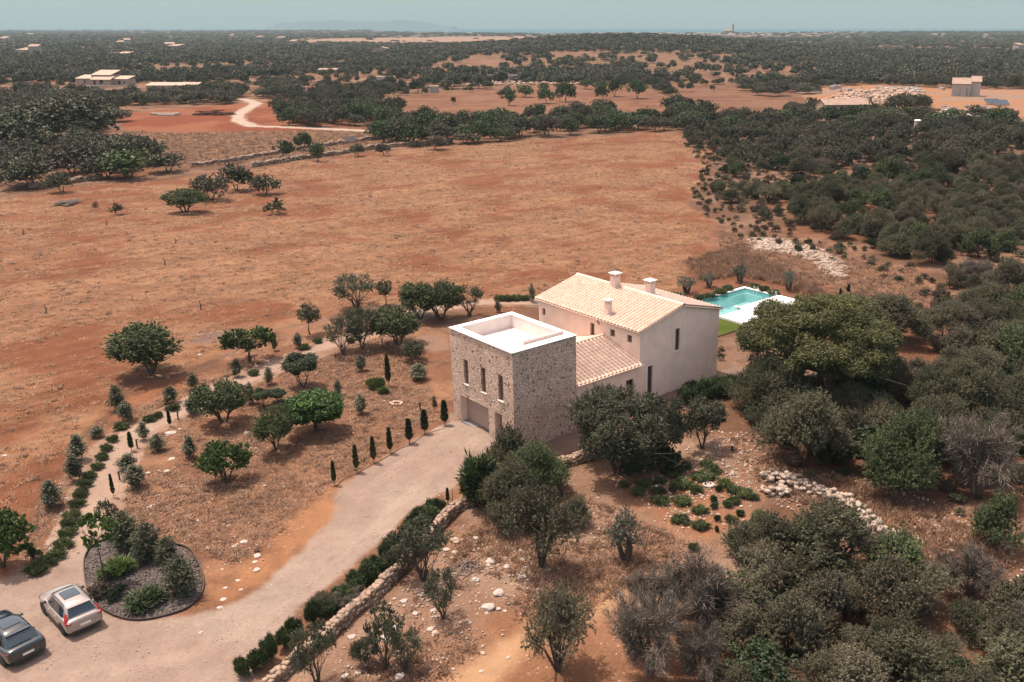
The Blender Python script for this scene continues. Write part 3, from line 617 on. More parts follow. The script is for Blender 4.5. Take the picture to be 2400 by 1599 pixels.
def ridge(mb, p, q, r=0.13):
    """half-round ridge tiles"""
    p, q = Vector(p), Vector(q); L = (q-p).length; n = int(L/0.45); d = (q-p)/n; s = Vector((-d.y, d.x, 0)).normalized()
    for i in range(n):
        a = p+d*i; b = a+d*1.04; ra, rb = r*1.08, r*0.94; vs_ = []
        for c, rr in ((a, ra), (b, rb)):
            for k in range(7):
                g = math.pi*k/6; vs_.append(tuple(c+s*(rr*math.cos(g))+Vector((0,0,rr*math.sin(g)))))
        mb.add(vs_, [(k, k+1, k+8, k+7) for k in range(6)])
sl = (RZ_-EZ)/(RB-EB); e0b = 13.32; e0z = EZ - sl*(EB-e0b)
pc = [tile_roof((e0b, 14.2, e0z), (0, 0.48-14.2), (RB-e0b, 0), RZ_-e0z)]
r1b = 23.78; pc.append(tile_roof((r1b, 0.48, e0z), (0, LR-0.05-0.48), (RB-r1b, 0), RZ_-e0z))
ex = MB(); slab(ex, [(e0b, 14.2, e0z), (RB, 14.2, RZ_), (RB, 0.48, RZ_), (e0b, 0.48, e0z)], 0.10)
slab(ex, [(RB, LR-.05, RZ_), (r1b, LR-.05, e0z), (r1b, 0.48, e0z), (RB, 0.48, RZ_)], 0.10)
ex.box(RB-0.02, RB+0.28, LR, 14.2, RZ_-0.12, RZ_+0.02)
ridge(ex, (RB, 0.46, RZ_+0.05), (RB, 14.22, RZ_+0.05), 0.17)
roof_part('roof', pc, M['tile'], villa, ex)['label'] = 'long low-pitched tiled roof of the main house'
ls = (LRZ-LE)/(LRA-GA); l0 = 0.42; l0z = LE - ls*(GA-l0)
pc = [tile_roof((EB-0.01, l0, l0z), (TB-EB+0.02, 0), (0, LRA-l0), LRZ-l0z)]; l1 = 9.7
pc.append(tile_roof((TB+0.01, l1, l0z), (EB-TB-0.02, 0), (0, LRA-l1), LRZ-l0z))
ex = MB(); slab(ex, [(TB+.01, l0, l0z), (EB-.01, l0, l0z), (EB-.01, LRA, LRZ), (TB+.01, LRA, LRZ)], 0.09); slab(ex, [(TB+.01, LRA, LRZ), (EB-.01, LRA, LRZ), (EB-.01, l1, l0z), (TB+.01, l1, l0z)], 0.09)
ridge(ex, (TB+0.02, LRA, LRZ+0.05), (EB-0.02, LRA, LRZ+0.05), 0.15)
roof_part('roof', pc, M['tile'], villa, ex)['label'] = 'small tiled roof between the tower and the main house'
# gutters / eave moulding
gt = MB(); gt.box(EB-0.16, EB-0.002, GA, LB, EZ-0.13, EZ-0.02); gt.build('eave_moulding', M['plasterA'], villa)
g2 = MB()
def tube(mb, pts, rads, n=6):
    pts = [Vector(p) for p in pts]; base = len(mb.v); vs_ = []
    for i, p in enumerate(pts):
        d = (pts[min(i+1, len(pts)-1)] - pts[max(i-1, 0)]).normalized()
        s = d.cross(Vector((0, 0, 1))); s = s.normalized() if s.length > 1e-3 else Vector((1, 0, 0)); t = d.cross(s)
        for k in range(n):
            g = 2*math.pi*k/n; vs_.append(tuple(p + s*(rads[i]*math.cos(g)) + t*(rads[i]*math.sin(g))))
    fs = []
    for i in range(len(pts)-1):
        for k in range(n): fs.append((i*n+k, i*n+(k+1) % n, (i+1)*n+(k+1) % n, (i+1)*n+k))
    mb.add(vs_, fs)
tube(g2, [(EB-0.02, 5.9, 6.1), (EB-0.16, 5.7, 6.0), (EB-0.18, 5.45, 5.86)], [0.05]*3); g2.build('flue_pipe', M['dark'], villa)
g3 = MB(); tube(g3, [(TB+.3, l0-0.04, l0z), (EB+0.25, l0-0.04, l0z)], [0.05, 0.05]); g3.build('gutter', M['plasterA'], villa)
g4 = MB(); g4.box(TB+0.12, TB+0.36, 0.42, 0.66, 2.75, 3.15); g4.build('wall_lamp', M['dark'], villa)
# chimneys
def chimney(bx, ay, zt, zb, sh, capw, lab):
    z1 = zt-0.36; m = MB(); m.box(bx-sh/2, bx+sh/2, ay-sh/2, ay+sh/2, zb, z1)
    q = sh*0.16
    for i in (-1, 0, 1):
        for j in (-1, 0, 1):
            if i == 0 and j == 0: m.box(bx-q, bx+q, ay-q, ay+q, z1, zt-0.1); continue
            cx = bx+i*(sh/2-q/2-.002*0); cy = ay+j*(sh/2-q/2); m.box(cx-q/2, cx+q/2, cy-q/2, cy+q/2, z1, zt-0.16)
    m.box(bx-sh/2, bx+sh/2, ay-sh/2, ay+sh/2, zt-0.16, zt-0.08)
    o = m.build('chimney', M['plasterA'], villa); o['label'] = lab
    c = MB(); h = capw/2; c.box(bx-h, bx+h, ay-h, ay+h, zt-0.08, zt-0.02)
    c.add([(bx-h, ay-h, zt-.02), (bx+h, ay-h, zt-.02), (bx+h, ay+h, zt-.02), (bx-h, ay+h, zt-.02), (bx, ay, zt+0.07)], [(0,1,4),(1,2,4),(2,3,4),(3,0,4)])
    c.build('cap', M['white'], o)
chimney(18.35, 8.75, 8.95, 7.0, 0.66, 0.94, 'chimney nearest the left end of the ridge')
chimney(19.35, 5.3, 8.8, 7.0, 0.66, 0.94, 'chimney just behind the ridge')
chimney(14.35, 5.35, 7.95, 6.2, 0.48, 0.66, 'slimmer chimney low on the front slope')
# ------------------------------------------------------------------ pool, terrace, lawn edge
def frame_obj(name, label, cat): return empty(name, (OA[0], OA[1], 0), RZ, label, cat)
pool = frame_obj('swimming_pool', 'turquoise swimming pool with white coping behind the villa', 'swimming pool')
M['pooltile'] = basic('pool_tile', (0.30, 0.52, 0.48), 0.4, var=0.05, vscale=1.5)
M['deck'] = basic('deck_stone', (0.80, 0.77, 0.74), 0.8, var=0.04, vscale=1.0)
M['poolwall'] = basic('pool_wall_mosaic', (0.13, 0.34, 0.36), 0.5, var=0.1, vscale=3)
bs = MB()
bs.add([(41.5, 13.1, -1.5), (48.4, 13.1, -1.5), (48.4, 17.7, -1.5), (41.5, 17.7, -1.5)], [(0,1,2,3)])
bs.add([(37.4, 12.3, -0.12), (41.5, 12.3, -0.45), (41.5, 17.7, -1.5), (37.4, 17.7, -1.1)], [(0,1,2,3)])
bs.build('pool_floor', M['pooltile'], pool)
wl = MB(); wl.box(48.4, 48.45, 12.9, 17.75, -1.6, -0.02); wl.box(37.2, 48.4, 17.7, 17.75, -1.6, -0.02); wl.box(41.5, 48.4, 13.04, 13.1, -1.6, -0.02); wl.box(41.45, 41.5, 12.25, 13.1, -1.6, -0.02); wl.box(37.35, 37.4, 12.25, 17.7, -1.6, -0.02)
wl.build('pool_wall', M['poolwall'], pool)
lg = MB(); lg.box(37.4, 48.4, 17.35, 17.695, -1.5, -0.5); lg.box(48.0, 48.395, 13.1, 17.35, -1.5, -0.5); lg.build('pool_ledge', basic('ledge_tile', (0.25, 0.47, 0.45), 0.5), pool)
cg = MB(); cg.box(37.0, 48.86, 17.7, 18.16, -0.1, 0.05); cg.box(48.4, 48.86, 12.7, 17.7, -0.1, 0.05)
cg.box(48.86, 49.2, 16.0, 16.6, -0.1, 0.05); cg.box(48.86, 49.2, 13.4, 14.1, -0.1, 0.05)
cg.build('pool_coping', M['coping'], pool)
for y_ in (16.3, 13.6):
    ld = MB(); tube(ld, [(48.55, y_, 0.04), (48.55, y_, 0.5), (48.35, y_, 0.55), (48.3, y_, 0.1), (48.3, y_, -0.6)], [0.035]*5, 5); tube(ld, [(48.55, y_-.5, 0.04), (48.55, y_-.5, 0.5), (48.35, y_-.5, 0.55), (48.3, y_-.5, 0.1), (48.3, y_-.5, -0.6)], [0.035]*5, 5)
    ld.build('pool_ladder', M['white'], pool)
wm = bpy.data.materials.new('pool_water'); wm.use_nodes = True; t = wm.node_tree; p = t.nodes['Principled BSDF']
p.inputs['Base Color'].default_value = (0.11, 0.36, 0.34, 1); p.inputs['Roughness'].default_value = 0.03; p.inputs['Alpha'].default_value = 0.38
tc = N(t, 'ShaderNodeTexCoord'); nz = N(t, 'ShaderNodeTexNoise'); nz.inputs['Scale'].default_value = 2.2; t.links.new(tc.outputs['Object'], nz.inputs['Vector'])
bp = N(t, 'ShaderNodeBump'); bp.inputs['Strength'].default_value = 0.25; bp.inputs['Distance'].default_value = 0.08; t.links.new(nz.outputs[0], bp.inputs['Height']); t.links.new(bp.outputs[0], p.inputs['Normal'])
wt = MB(); wt.add([(37.4, 12.3, -0.17), (48.4, 12.3, -0.17), (48.4, 17.7, -0.17), (37.4, 17.7, -0.17)], [(0,1,2,3)])
wt2 = MB(); wt2.add([(37.4, 12.3, -0.17), (41.5, 12.3, -0.17), (41.5, 13.1, -0.17), (48.4, 13.1, -0.17), (48.4, 17.7, -0.17), (37.4, 17.7, -0.17)], [(0,1,2,3,4,5)])
tag(wt2.build('pool_water', wm, None, loc=(OA[0], OA[1], 0), rz=RZ), kind='structure')
dk = MB(); dk.box(37.3, 41.45, 8.95, 12.25, -0.4, 0.03); dk.box(41.45, 48.86, 9.6, 12.7, -0.4, 0.06); dk.box(41.5, 48.4, 12.7, 13.04, -0.4, 0.055)
dko = dk.build('pool_terrace', M['deck'], None, loc=(OA[0], OA[1], 0), rz=RZ); tag(dko, kind='structure')
lt = MB(); lt.cyl((41.0, 12.9), 0.16, 0.16, 0.0, 0.18, 12); lt.cyl((41.0, 12.9), 0.22, 0.20, 0.18, 0.26, 12)
tag(lt.build('pool_stool', M['white'], None, loc=(OA[0], OA[1], 0), rz=RZ), 'low white round stool at the pool step', 'stool')
ed = MB(); ed.box(23.8, 37.4, 7.62, 7.70, -0.25, 0.12); ed.box(37.3, 37.38, 7.7, 8.95, -0.25, 0.12)
tag(ed.build('lawn_edging', M['steel'], None, loc=(OA[0], OA[1], 0), rz=RZ), 'dark steel edging along the small green lawn beside the villa', 'edging')
# ------------------------------------------------------------------ cars
M['tyre'] = basic('tyre', (0.02, 0.02, 0.02), 0.85); M['rim'] = basic('wheel_rim', (0.25, 0.25, 0.26), 0.3, metal=0.8)
M['red'] = basic('tail_lens', (0.30, 0.008, 0.008), 0.2, spec=0.6); M['plate'] = basic('plate_white', (0.7, 0.68, 0.62), 0.5)
M['clad'] = basic('black_cladding', (0.03, 0.03, 0.032), 0.6); M['carglass'] = basic('car_glass', (0.016, 0.03, 0.036), 0.04, spec=0.9)
def car(name, loc, rz, paint, L, Wd, H, label, sloped=0.0, roofbars=True, trim=None):
    root = empty(name, loc, rz, label, 'car')
    hw = Wd/2
    # stations: x from rear (0) to nose (L); halfwidth, bottom z, belt z
    st = [(0.0, .80, .46, .80), (0.04, .90, .34, .95), (0.16, .96, .27, 1.00+.02*(1-sloped)), (0.5, .99, .24, 1.03), (1.0, 1.0, .22, 1.02), (1.8, .985, .22, .99), (2.6, .98, .22, .965),
          (3.1, .985, .22, .955), (L-0.75, .985, .24, .92), (L-0.30, .95, .26, .85), (L-0.09, .88, .30, .76), (L, .76, .38, .62)]
    V = []; n = 13
    for x, w_, zb, zt in st:
        w_ *= hw
        half = [(0, zt+0.045), (w_*.45, zt+0.04), (w_*.78, zt+0.018), (w_*.93, zt-.03), (w_*.985, zt-.13), (w_, zt-.32), (w_*.985, zb+.12), (w_*.93, zb), (0, zb)]
        ring = half + [(-a, b) for a, b in half[-2:0:-1]]
        V += [(x, a, b) for a, b in ring]
    k = len(ring); Fc = []
    for i in range(len(st)-1):
        for j in range(k): Fc.append((i*k+j, (i+1)*k+j, (i+1)*k+(j+1) % k, i*k+(j+1) % k))
    b = MB().add(V, Fc + [tuple(range(k)), tuple(range((len(st)-1)*k, len(st)*k))[::-1]])
    body = b.build('body', paint, root, smooth_=True)
    s = body.modifiers.new('sub', 'SUBSURF'); s.levels = s.render_levels = 2
    # greenhouse
    zr = H; g = [(0.20+.12*sloped, .70, 1.00, .82, 1.02), (0.62+.45*sloped, .64, zr-.10, .855, 1.01), (0.95+.35*sloped, .65, zr-.03, .87, 1.0), (1.7, .665, zr, .875, .99), (2.35, .65, zr-.03, .875, .975), (2.62, .62, zr-.08, .86, .97), (3.38, .60, .99, .78, .95)]
    V = []
    for x, wt_, zt, wb_, zb in g:
        wt_ *= hw; wb_ *= hw; low = zt-zb < .06
        half = [(0, zt+(0 if low else .03)), (wt_*.8, zt+(0 if low else .01)), (wt_, zt-.035 if not low else zt-.01), ((wt_+wb_)/2+.015, (zt+zb)/2), (wb_, zb-.04)]
        ring = [(-a, c) for a, c in half[:0:-1]] + half
        V += [(x, a, c) for a, c in ring]
    k = len(ring); Fc = [(i*k+j, (i+1)*k+j, (i+1)*k+j+1, i*k+j+1) for i in range(len(g)-1) for j in range(k-1)]
    cb = MB().add(V, Fc).build('cabin', paint, root, smooth_=True); s = cb.modifiers.new('sub', 'SUBSURF'); s.levels = s.render_levels = 1
    def sec(x):
        for i in range(len(g)-1):
            if g[i][0] <= x <= g[i+1][0]:
                t = (x-g[i][0])/(g[i+1][0]-g[i][0]); return [g[i][q]*(1-t)+g[i+1][q]*t for q in range(5)]
        return list(g[0] if x < g[0][0] else g[-1])
    def sidept(x, f, sgn, off=.018):
        s_ = sec(x); wt_, zt, wb_, zb = s_[1]*hw, s_[2], s_[3]*hw, s_[4]
        y = wb_*(1-f)+wt_*f + .015*math.sin(math.pi*f) + off; z = (zb-.0)*(1-f)+(zt-.035)*f
        return (x, sgn*y, z)
    for sg in (1, -1):                                              # side windows
        for xs in ((0.78+.4*sloped, 1.18+.15*sloped), (1.22+.15*sloped, 2.02), (2.08, 2.98)):
            m = MB(); cols = 6
            v = []
            for i in range(cols+1):
                x = xs[0]+(xs[1]-xs[0])*i/cols; top = min(.88, .88*(1-max(0, (x-2.5)/.62))); top = max(top, .12)
                if x < 1.1: top = min(top, .88 - .5*max(0, 1.0-x)/.3*(.3))
                v += [sidept(x, .0, sg), sidept(x, top*.5, sg), sidept(x, top, sg)]
            m.add(v, [(3*i+j, 3*i+3+j, 3*i+4+j, 3*i+1+j) for i in range(cols) for j in (0, 1)])
            m.build('side_window', M['carglass'], root, smooth_=True)
    def topglass(nm, x0, x1, f, dz, mat, fw=None):
        m = MB(); v = []; cols = 6
        for i in range(cols+1):
            x = x0+(x1-x0)*i/cols; s_ = sec(x); wt_ = (s_[1]*(f if fw is None else f+(fw-f)*i/cols))*hw
            for j in range(5):
                yy = -wt_+2*wt_*j/4; v.append((x, yy, s_[2]+.03+dz-.03*(abs(yy)/max(.01, s_[1]*hw))**2))
        m.add(v, [(5*i+j, 5*i+5+j, 5*i+6+j, 5*i+1+j) for i in range(cols) for j in range(4)]); return m.build(nm, mat, root, smooth_=True)
    topglass('rear_window', 0.27+.14*sloped, 0.60+.42*sloped, 1.02, .012, M['carglass'], .90)
    topglass('windscreen', 2.66, 3.32, .90, .012, M['carglass'], 1.0)
    topglass('sunroof', 1.32, 2.22, .66, .012, M['carglass'])
    sp = MB(); x_ = 0.50+.42*sloped; s_ = sec(x_+.12); sp.box(x_-.04, x_+.16, -s_[1]*hw*.92, s_[1]*hw*.92, s_[2]+.0, s_[2]+.045); sp.build('spoiler', paint, root, bevel=.015)
    cl = MB(); cl.box(.02, .14, -hw*.72, hw*.72, .27, .50); cl.build('rear_bumper', M['clad'], root, bevel=.03)
    fb = MB(); fb.box(L-.16, L-.03, -hw*.66, hw*.66, .30, .52); fb.build('front_bumper', M['clad'], root, bevel=.03)
    pl = MB(); pl.box(-.018, .03, -.26, .26, .60 if not sloped else .56, .72 if not sloped else .67); pl.build('number_plate', M['plate'], root)
    for sg in (1, -1):
        if not sloped:
            tl = MB(); tl.prism([(.03, sg*hw*.60), (.02, sg*hw*.80), (.14, sg*hw*.955), (.26, sg*hw*.97), (.26, sg*hw*.9)][::sg], .84, .93)
            tl.add([(.10, sg*hw*.76, .90), (.13, sg*hw*.93, .90), (.30, sg*hw*.96, .90), (.22, sg*hw*.78, 1.10), (.26, sg*hw*.875, 1.10), (.38, sg*hw*.905, 1.10), (.40, sg*hw*.72, 1.32), (.44, sg*hw*.78, 1.32), (.50, sg*hw*.79, 1.32)],
                   [(0,1,4,3), (1,2,5,4), (3,4,7,6), (4,5,8,7)])
        else:
            tl = MB(); tl.prism([(.02, sg*hw*.38), (.035, sg*hw*.70), (.13, sg*hw*.93), (.30, sg*hw*.985), (.30, sg*hw*.9), (.12, sg*hw*.7), (.10, sg*hw*.38)][::sg], .82, .89)
        tl.build('tail_light', M['red'], root)
        hl = MB(); hl.prism([(L-.30, sg*hw*.93), (L-.10, sg*hw*.80), (L-.06, sg*hw*.62), (L-.2, sg*hw*.6)][::-sg], .66, .76); hl.build('headlight', M['glass'], root)
        mi = MB(); mi.box(2.86, 3.02, (hw-.09) if sg > 0 else -(hw+.13), (hw+.13) if sg > 0 else -(hw-.09), .96, 1.08); mi.build('mirror', M['clad'] if not sloped else paint, root, bevel=.035)
        if roofbars:
            rb = MB(); y_ = sg*hw*.66; tube(rb, [(0.85, y_, zr-.06), (.95, y_, zr-.0), (1.7, y_, zr+.025), (2.4, y_, zr-.01), (2.55, y_, zr-.08)], [.018]*5, 5); rb.build('roof_rail', M['clad'], root)
        si = MB(); si.box(1.12, L-1.28, sg*(hw*.93) if sg > 0 else -(hw*1.0), hw*1.0 if sg > 0 else -hw*.93, .22, .36); si.build('sill_trim', M['clad'], root, bevel=.03)
        for hx in (1.38, 2.28):
            dh = MB(); dh.box(hx, hx+.16, sg*(hw*.985) if sg > 0 else -(hw*.985+.04), (hw*.985+.04) if sg > 0 else -hw*.985, .86, .90); dh.build('door_handle', trim or paint, root)
        for wx in (0.86, L-0.90):
            ar = MB(); n_ = 20; y0, y1 = hw*.90, hw*1.004
            ar.add([(wx+.385*math.cos(2*math.pi*i/n_), sg*y, .345+.385*math.sin(2*math.pi*i/n_)) for y in (y0, y1) for i in range(n_)],
                   [tuple(range(n_, 2*n_))[::-sg or 1]] + [(i, (i+1) % n_, n_+(i+1) % n_, n_+i) for i in range(n_)])
            ar.build('wheel_arch', M['clad'], root)
            wh = MB(); y0, y1 = hw*.80, hw*1.015; prof = [(.20, y1-.03), (.235, y1), (.31, y1), (.345, y1-.04), (.345, y0)]
            wh.add([(wx+r*math.cos(2*math.pi*i/n_), sg*y, .345+r*math.sin(2*math.pi*i/n_)) for r, y in prof for i in range(n_)],
                   [(j*n_+i, j*n_+(i+1) % n_, (j+1)*n_+(i+1) % n_, (j+1)*n_+i) for j in range(4) for i in range(n_)])
            wo_ = wh.build('wheel', M['tyre'], root, smooth_=True)
            rm = MB(); c0 = (wx, sg*(y1-.02), .345)
            rm.add([(wx+.05*math.cos(2*math.pi*i/10), sg*(y1-.012), .345+.05*math.sin(2*math.pi*i/10)) for i in range(10)], [tuple(range(10))])
            for q in range(5):
                a0 = 2*math.pi*q/5; pts = [(r*math.cos(a0+da), r*math.sin(a0+da)) for r, da in ((.04, -.5), (.225, -.17), (.225, .17), (.04, .5))]
                rm.add([(wx+px_, sg*(y1-.014), .345+pz_) for px_, pz_ in pts], [(0, 1, 2, 3)])
            rm.build('rim', M['rim'], wo_)
    return root
silver = basic('champagne_paint', (0.31, 0.262, 0.232), 0.28, spec=0.6, metal=0.35, coat=0.8)
blue = basic('dark_teal_paint', (0.005, 0.018, 0.024), 0.22, spec=0.6, metal=0.3, coat=1.0)
def park(name, uv_rear, uv_front, paint, L, Wd, H, label, **k):
    """left wheels stand on the two photo points; the car keeps its true length"""
    a = G(*uv_rear); b = G(*uv_front); d = (b-a); rz = math.atan2(d.y, d.x)
    ca, sa = math.cos(rz), math.sin(rz)
    o = Vector((0.86, Wd/2*.95, 0)); o = Vector((o.x*ca-o.y*sa, o.x*sa+o.y*ca, 0))
    loc = a - o; loc.z = a.z + 0.0
    return car(name, loc, rz, paint, L, Wd, H, label, **k)
park('parked_car', (149, 1487), (107, 1440), silver, 4.43, 1.87, 1.63, 'champagne silver compact SUV with a glass roof parked beside the gravel bed')
park('parked_car', (8, 1560), (-62, 1500), blue, 4.68, 1.92, 1.60, 'dark blue-green sporty SUV parked at the bottom left edge', sloped=0.55, roofbars=False)
# ------------------------------------------------------------------ plant builders
def rot_to(n):
    up = np.array([0, 0, 1.0]); t = np.cross(up, n); l = np.linalg.norm(t, axis=1, keepdims=True)
    t = np.where(l > 1e-3, t / np.maximum(l, 1e-6), np.array([1.0, 0, 0])); return t, np.cross(n, t)
def leaf_mesh(P, Nn, Ls, Ws, lc, rng):
    Nn = Nn / np.linalg.norm(Nn, axis=1, keepdims=True); t, b = rot_to(Nn); a = rng.uniform(0, 2*np.pi, len(P))[:, None]
    d = t*np.cos(a)+b*np.sin(a); e = -t*np.sin(a)+b*np.cos(a)
    Ls = np.broadcast_to(Ls, (len(P),))[:, None]*rng.uniform(.7, 1.3, (len(P), 1)); Ws = np.broadcast_to(Ws, (len(P),))[:, None]*rng.uniform(.7, 1.3, (len(P), 1))
    V = np.stack([P+d*Ls/2, P+e*Ws/2+Nn*Ws*.15, P-d*Ls/2, P-e*Ws/2+Nn*Ws*.15], 1).reshape(-1, 3)
    return V, np.arange(len(V)).reshape(-1, 4), np.repeat(lc, 4)
def clump_leaves(rng, clumps, n, Ll, Wl, squash=0.9, inner=0.45, updir=0.25, jit=1.15, spray=16):
    """clumps: (centre, radius); leaves spread through the outer part of each clump"""
    c = np.array([q[0] for q in clumps], float); r = np.array([q[1] for q in clumps], float)
    k = rng.choice(len(r), n, p=r**2/np.sum(r**2)); d = rng.normal(size=(n, 3)); d /= np.linalg.norm(d, axis=1, keepdims=True)
    rr = (inner+(1.04-inner)*rng.uniform(0, 1, n)**.6)[:, None]
    lump = 1+0.18*np.sin(d[:, 0:1]*7+k[:, None])*np.sin(d[:, 1:2]*6+2*k[:, None])
    out = rng.uniform(0, 1, n) < .22; rr[out] *= rng.uniform(1.0, 1.38, (int(out.sum()), 1))
    P = c[k]+d*rr*r[k][:, None]*lump*np.array([1, 1, squash])
    cl = rng.uniform(0, 1, len(r)); lc = np.clip(.40*cl[k]+.60*rng.uniform(0, 1, n)**1.3, 0, 1)
    Nn = d*.55+rng.normal(size=(n, 3))*jit*.62+np.array([0, 0, updir])
    if spray:                                                       # leaves strung along short shoots that stand out of the crown
        m = max(1, n//spray); ks = rng.choice(len(r), m, p=r**2/np.sum(r**2)); ds = rng.normal(size=(m, 3)); ds /= np.linalg.norm(ds, axis=1, keepdims=True)
        b0 = c[ks]+ds*(inner+(1-inner)*rng.uniform(0, 1, m)**.7)[:, None]*r[ks][:, None]*np.array([1, 1, squash]); dv = ds*.75+rng.normal(size=(m, 3))*.4+np.array([0, 0, .55]); dv /= np.linalg.norm(dv, axis=1, keepdims=True)
        ln = rng.uniform(.25, .75, m)*np.clip(r[ks], .25, .9); q = rng.integers(0, m, n); tt = rng.uniform(0, 1, n)[:, None]
        P = b0[q]+dv[q]*tt*ln[q][:, None]+rng.normal(size=(n, 3))*(.055*(1.2-tt)*np.clip(r[ks][q], .3, 1.2)[:, None]); lc = np.clip(.35*cl[ks[q]]+.25*rng.uniform(0, 1, m)[q]+.4*rng.uniform(0, 1, n), 0, 1); Nn = rng.normal(size=(n, 3))+np.array([0, 0, .35])
    return leaf_mesh(P, Nn, Ll, Wl, lc, rng)
def crown_points(rng, n, W, zc, hz_, core=0.40, spread=0.78, bottom=-0.75):
    out = []; tries = 0
    while len(out) < n and tries < 4000:
        tries += 1; d = rng.normal(size=3)*np.array([1, 1, 1.15]); d /= np.linalg.norm(d)
        if d[2] < bottom: continue
        q = d*rng.uniform(core, spread)/.70; p_ = np.array([d[0]*W/2*.70, d[1]*W/2*.70, d[2]*hz_*.70])*rng.uniform(.85, 1.05)
        if all(np.linalg.norm((p_-o)/np.array([W/2, W/2, hz_])) > .95/math.sqrt(n) for o in out): out.append(p_)
    return [np.array([o[0], o[1], o[2]+zc]) for o in out]
def limbs(rng, targets, stems, r0, split, curve=0.18, sub=True):
    m = MB(); st = []
    for i in range(stems):
        a = 2*math.pi*(i+rng.uniform(-.3, .3))/max(stems, 1); lean = 0 if stems == 1 else split*.45
        p0 = Vector((.5*r0*math.cos(a) if stems > 1 else 0, .5*r0*math.sin(a) if stems > 1 else 0, -.15)); p2 = Vector((lean*math.cos(a), lean*math.sin(a), split))
        p1 = (p0+p2)/2+Vector((rng.uniform(-.1, .1), rng.uniform(-.1, .1), 0))*split*.6
        rs = r0*(1 if stems == 1 else .62); tube(m, [p0-Vector((0, 0, .1)), p0+Vector((0, 0, .12)), p1, p2], [rs*1.5, rs*1.1, rs*.9, rs*.75], 7); st.append((p2, rs*.75))
    for t in targets:
        t = Vector(t); b, rb = min(st, key=lambda s: ((s[0]-t).xy).length+rng.uniform(0, .3)); rb *= rng.uniform(.42, .62)
        mid = (b+t)/2+Vector((rng.uniform(-1, 1), rng.uniform(-1, 1), rng.uniform(-.2, .5)))*(t-b).length*curve
        q1 = (b+mid)/2+Vector((rng.uniform(-1, 1), rng.uniform(-1, 1), 0))*(t-b).length*curve*.35
        tube(m, [b-Vector((0, 0, .05)), q1, mid, t], [rb, rb*.8, rb*.55, rb*.2], 5)
        if sub:
            for _ in range(2):
                e = t+Vector(rng.normal(size=3))*(t-b).length*.28; tube(m, [mid, (mid+e)/2+Vector(rng.normal(size=3))*.05, e], [rb*.4, rb*.28, rb*.1], 4)
    return m
PROTO = {}
def proto(kind, crown, trunk, W, H):
    """crown=(V,Q,lc,matname); trunk MB or None"""
    V, Q, lc, mn = crown; me = fast_mesh('crown', V, Q, M[mn], False, {'lc': lc}); tm = None
    if trunk is not None:
        tm = bpy.data.meshes.new('trunk'); tm.from_pydata(trunk[0].v, [], trunk[0].f); tm.materials.append(M[trunk[1]]); tm.polygons.foreach_set('use_smooth', [True]*len(tm.polygons)); tm.update()
    zmax = float(np.percentile(V[:, 2], 99.5)); wx = float(np.percentile(np.abs(V[:, :2]), 99))*2
    PROTO.setdefault(kind, []).append((me, tm, wx, zmax))
def cat_(*ms):
    VV, QQ, LL = [], [], []; o = 0
    for V, Q, l in ms: VV.append(V); QQ.append(Q+o); LL.append(l); o += len(V)
    return np.concatenate(VV), np.concatenate(QQ), np.concatenate(LL)
def olive(seed, W, H, n, mat, Ll=.24, Wl=.12, nc=16, stems=3, r0=.16, split=.9, low=.34, kind='olive', cr=.30, inner=.35, bark='bark'):
    rng = np.random.default_rng(seed); hz_ = H*(1-low)/2; zc = H-hz_
    pts = crown_points(rng, nc, W, zc, hz_); cl = [(p_, W/2*cr*rng.uniform(.6, 1.35)) for p_ in pts]
    V, Q, lc = clump_leaves(rng, cl, n, Ll, Wl, inner=inner, spray=0 if kind in ('carob', 'roundtree') else 16); tr = limbs(rng, [p_-np.array([0, 0, W*.05]) for p_ in pts], stems, r0, split)
    proto(kind, (V, Q, lc, mat), (tr, bark), W, H)
def ovoid(seed, kind, W, H, n, mat, Ll, Wl, nc, low=.15, stems=2, r0=.03, bark='bark', taper=.5):
    """upright egg-shaped crown on thin stems"""
    rng = np.random.default_rng(seed); cl = []
    for i in range(nc):
        f = (i+.5)/nc; z = H*(low+(1-low)*f*.93+.02); env = (math.sin(math.pi*min(1, f*.86+.14))**.7)*(1-taper*.3*f); a = i*2.4+rng.uniform(-.5, .5); q = rng.uniform(.05, .5)*env
        cl.append((np.array([q*W/2*math.cos(a), q*W/2*math.sin(a), z]), W/2*.62*max(.4, env)*rng.uniform(.75, 1.15)))
    V, Q, lc = clump_leaves(rng, cl, n, Ll, Wl, squash=1.45, inner=.2, spray=0 if kind == 'sapling' else 16); V[:, 2] = np.maximum(V[:, 2], .03)
    proto(kind, (V, Q, lc, mat), (limbs(rng, [c[0] for c in cl[::2]], stems, r0, H*.18, .1, sub=False), bark), W, H)
for s in range(5): olive(s, 4.6, 4.4, 21000, 'olive', stems=3, nc=19+2*s, cr=.25, Ll=.17, Wl=.075, low=.24, inner=.2)
for s in range(3): olive(20+s, 4.6, 4.4, 26000, 'oliveg', kind='greenolive', nc=26, cr=.25, Ll=.16, Wl=.08, low=.24, inner=.3)
for s in range(1): olive(25+s, 8.5, 6.4, 95000, 'olive', kind='bigolive', nc=70, cr=.15, Ll=.14, Wl=.06, low=.2, inner=.2, stems=4, split=1.2, r0=.24)
for s in range(3): olive(30+s, 4.4, 4.2, 9500, 'olive', kind='openolive', nc=20, cr=.20, Ll=.15, Wl=.065, stems=4, split=.6, low=.25, inner=.1)
for s in range(2): olive(40+s, 2.6, 4.2, 9500, 'olive', kind='lollipop', nc=14, stems=1, split=1.6, low=.38, cr=.36, r0=.09, Ll=.15, Wl=.07)
for s in range(2): olive(45+s, 2.8, 3.9, 16000, 'holm', kind='roundtree', nc=22, stems=3, split=1.2, low=.36, cr=.34, r0=.09, inner=.5, Ll=.13, Wl=.08)
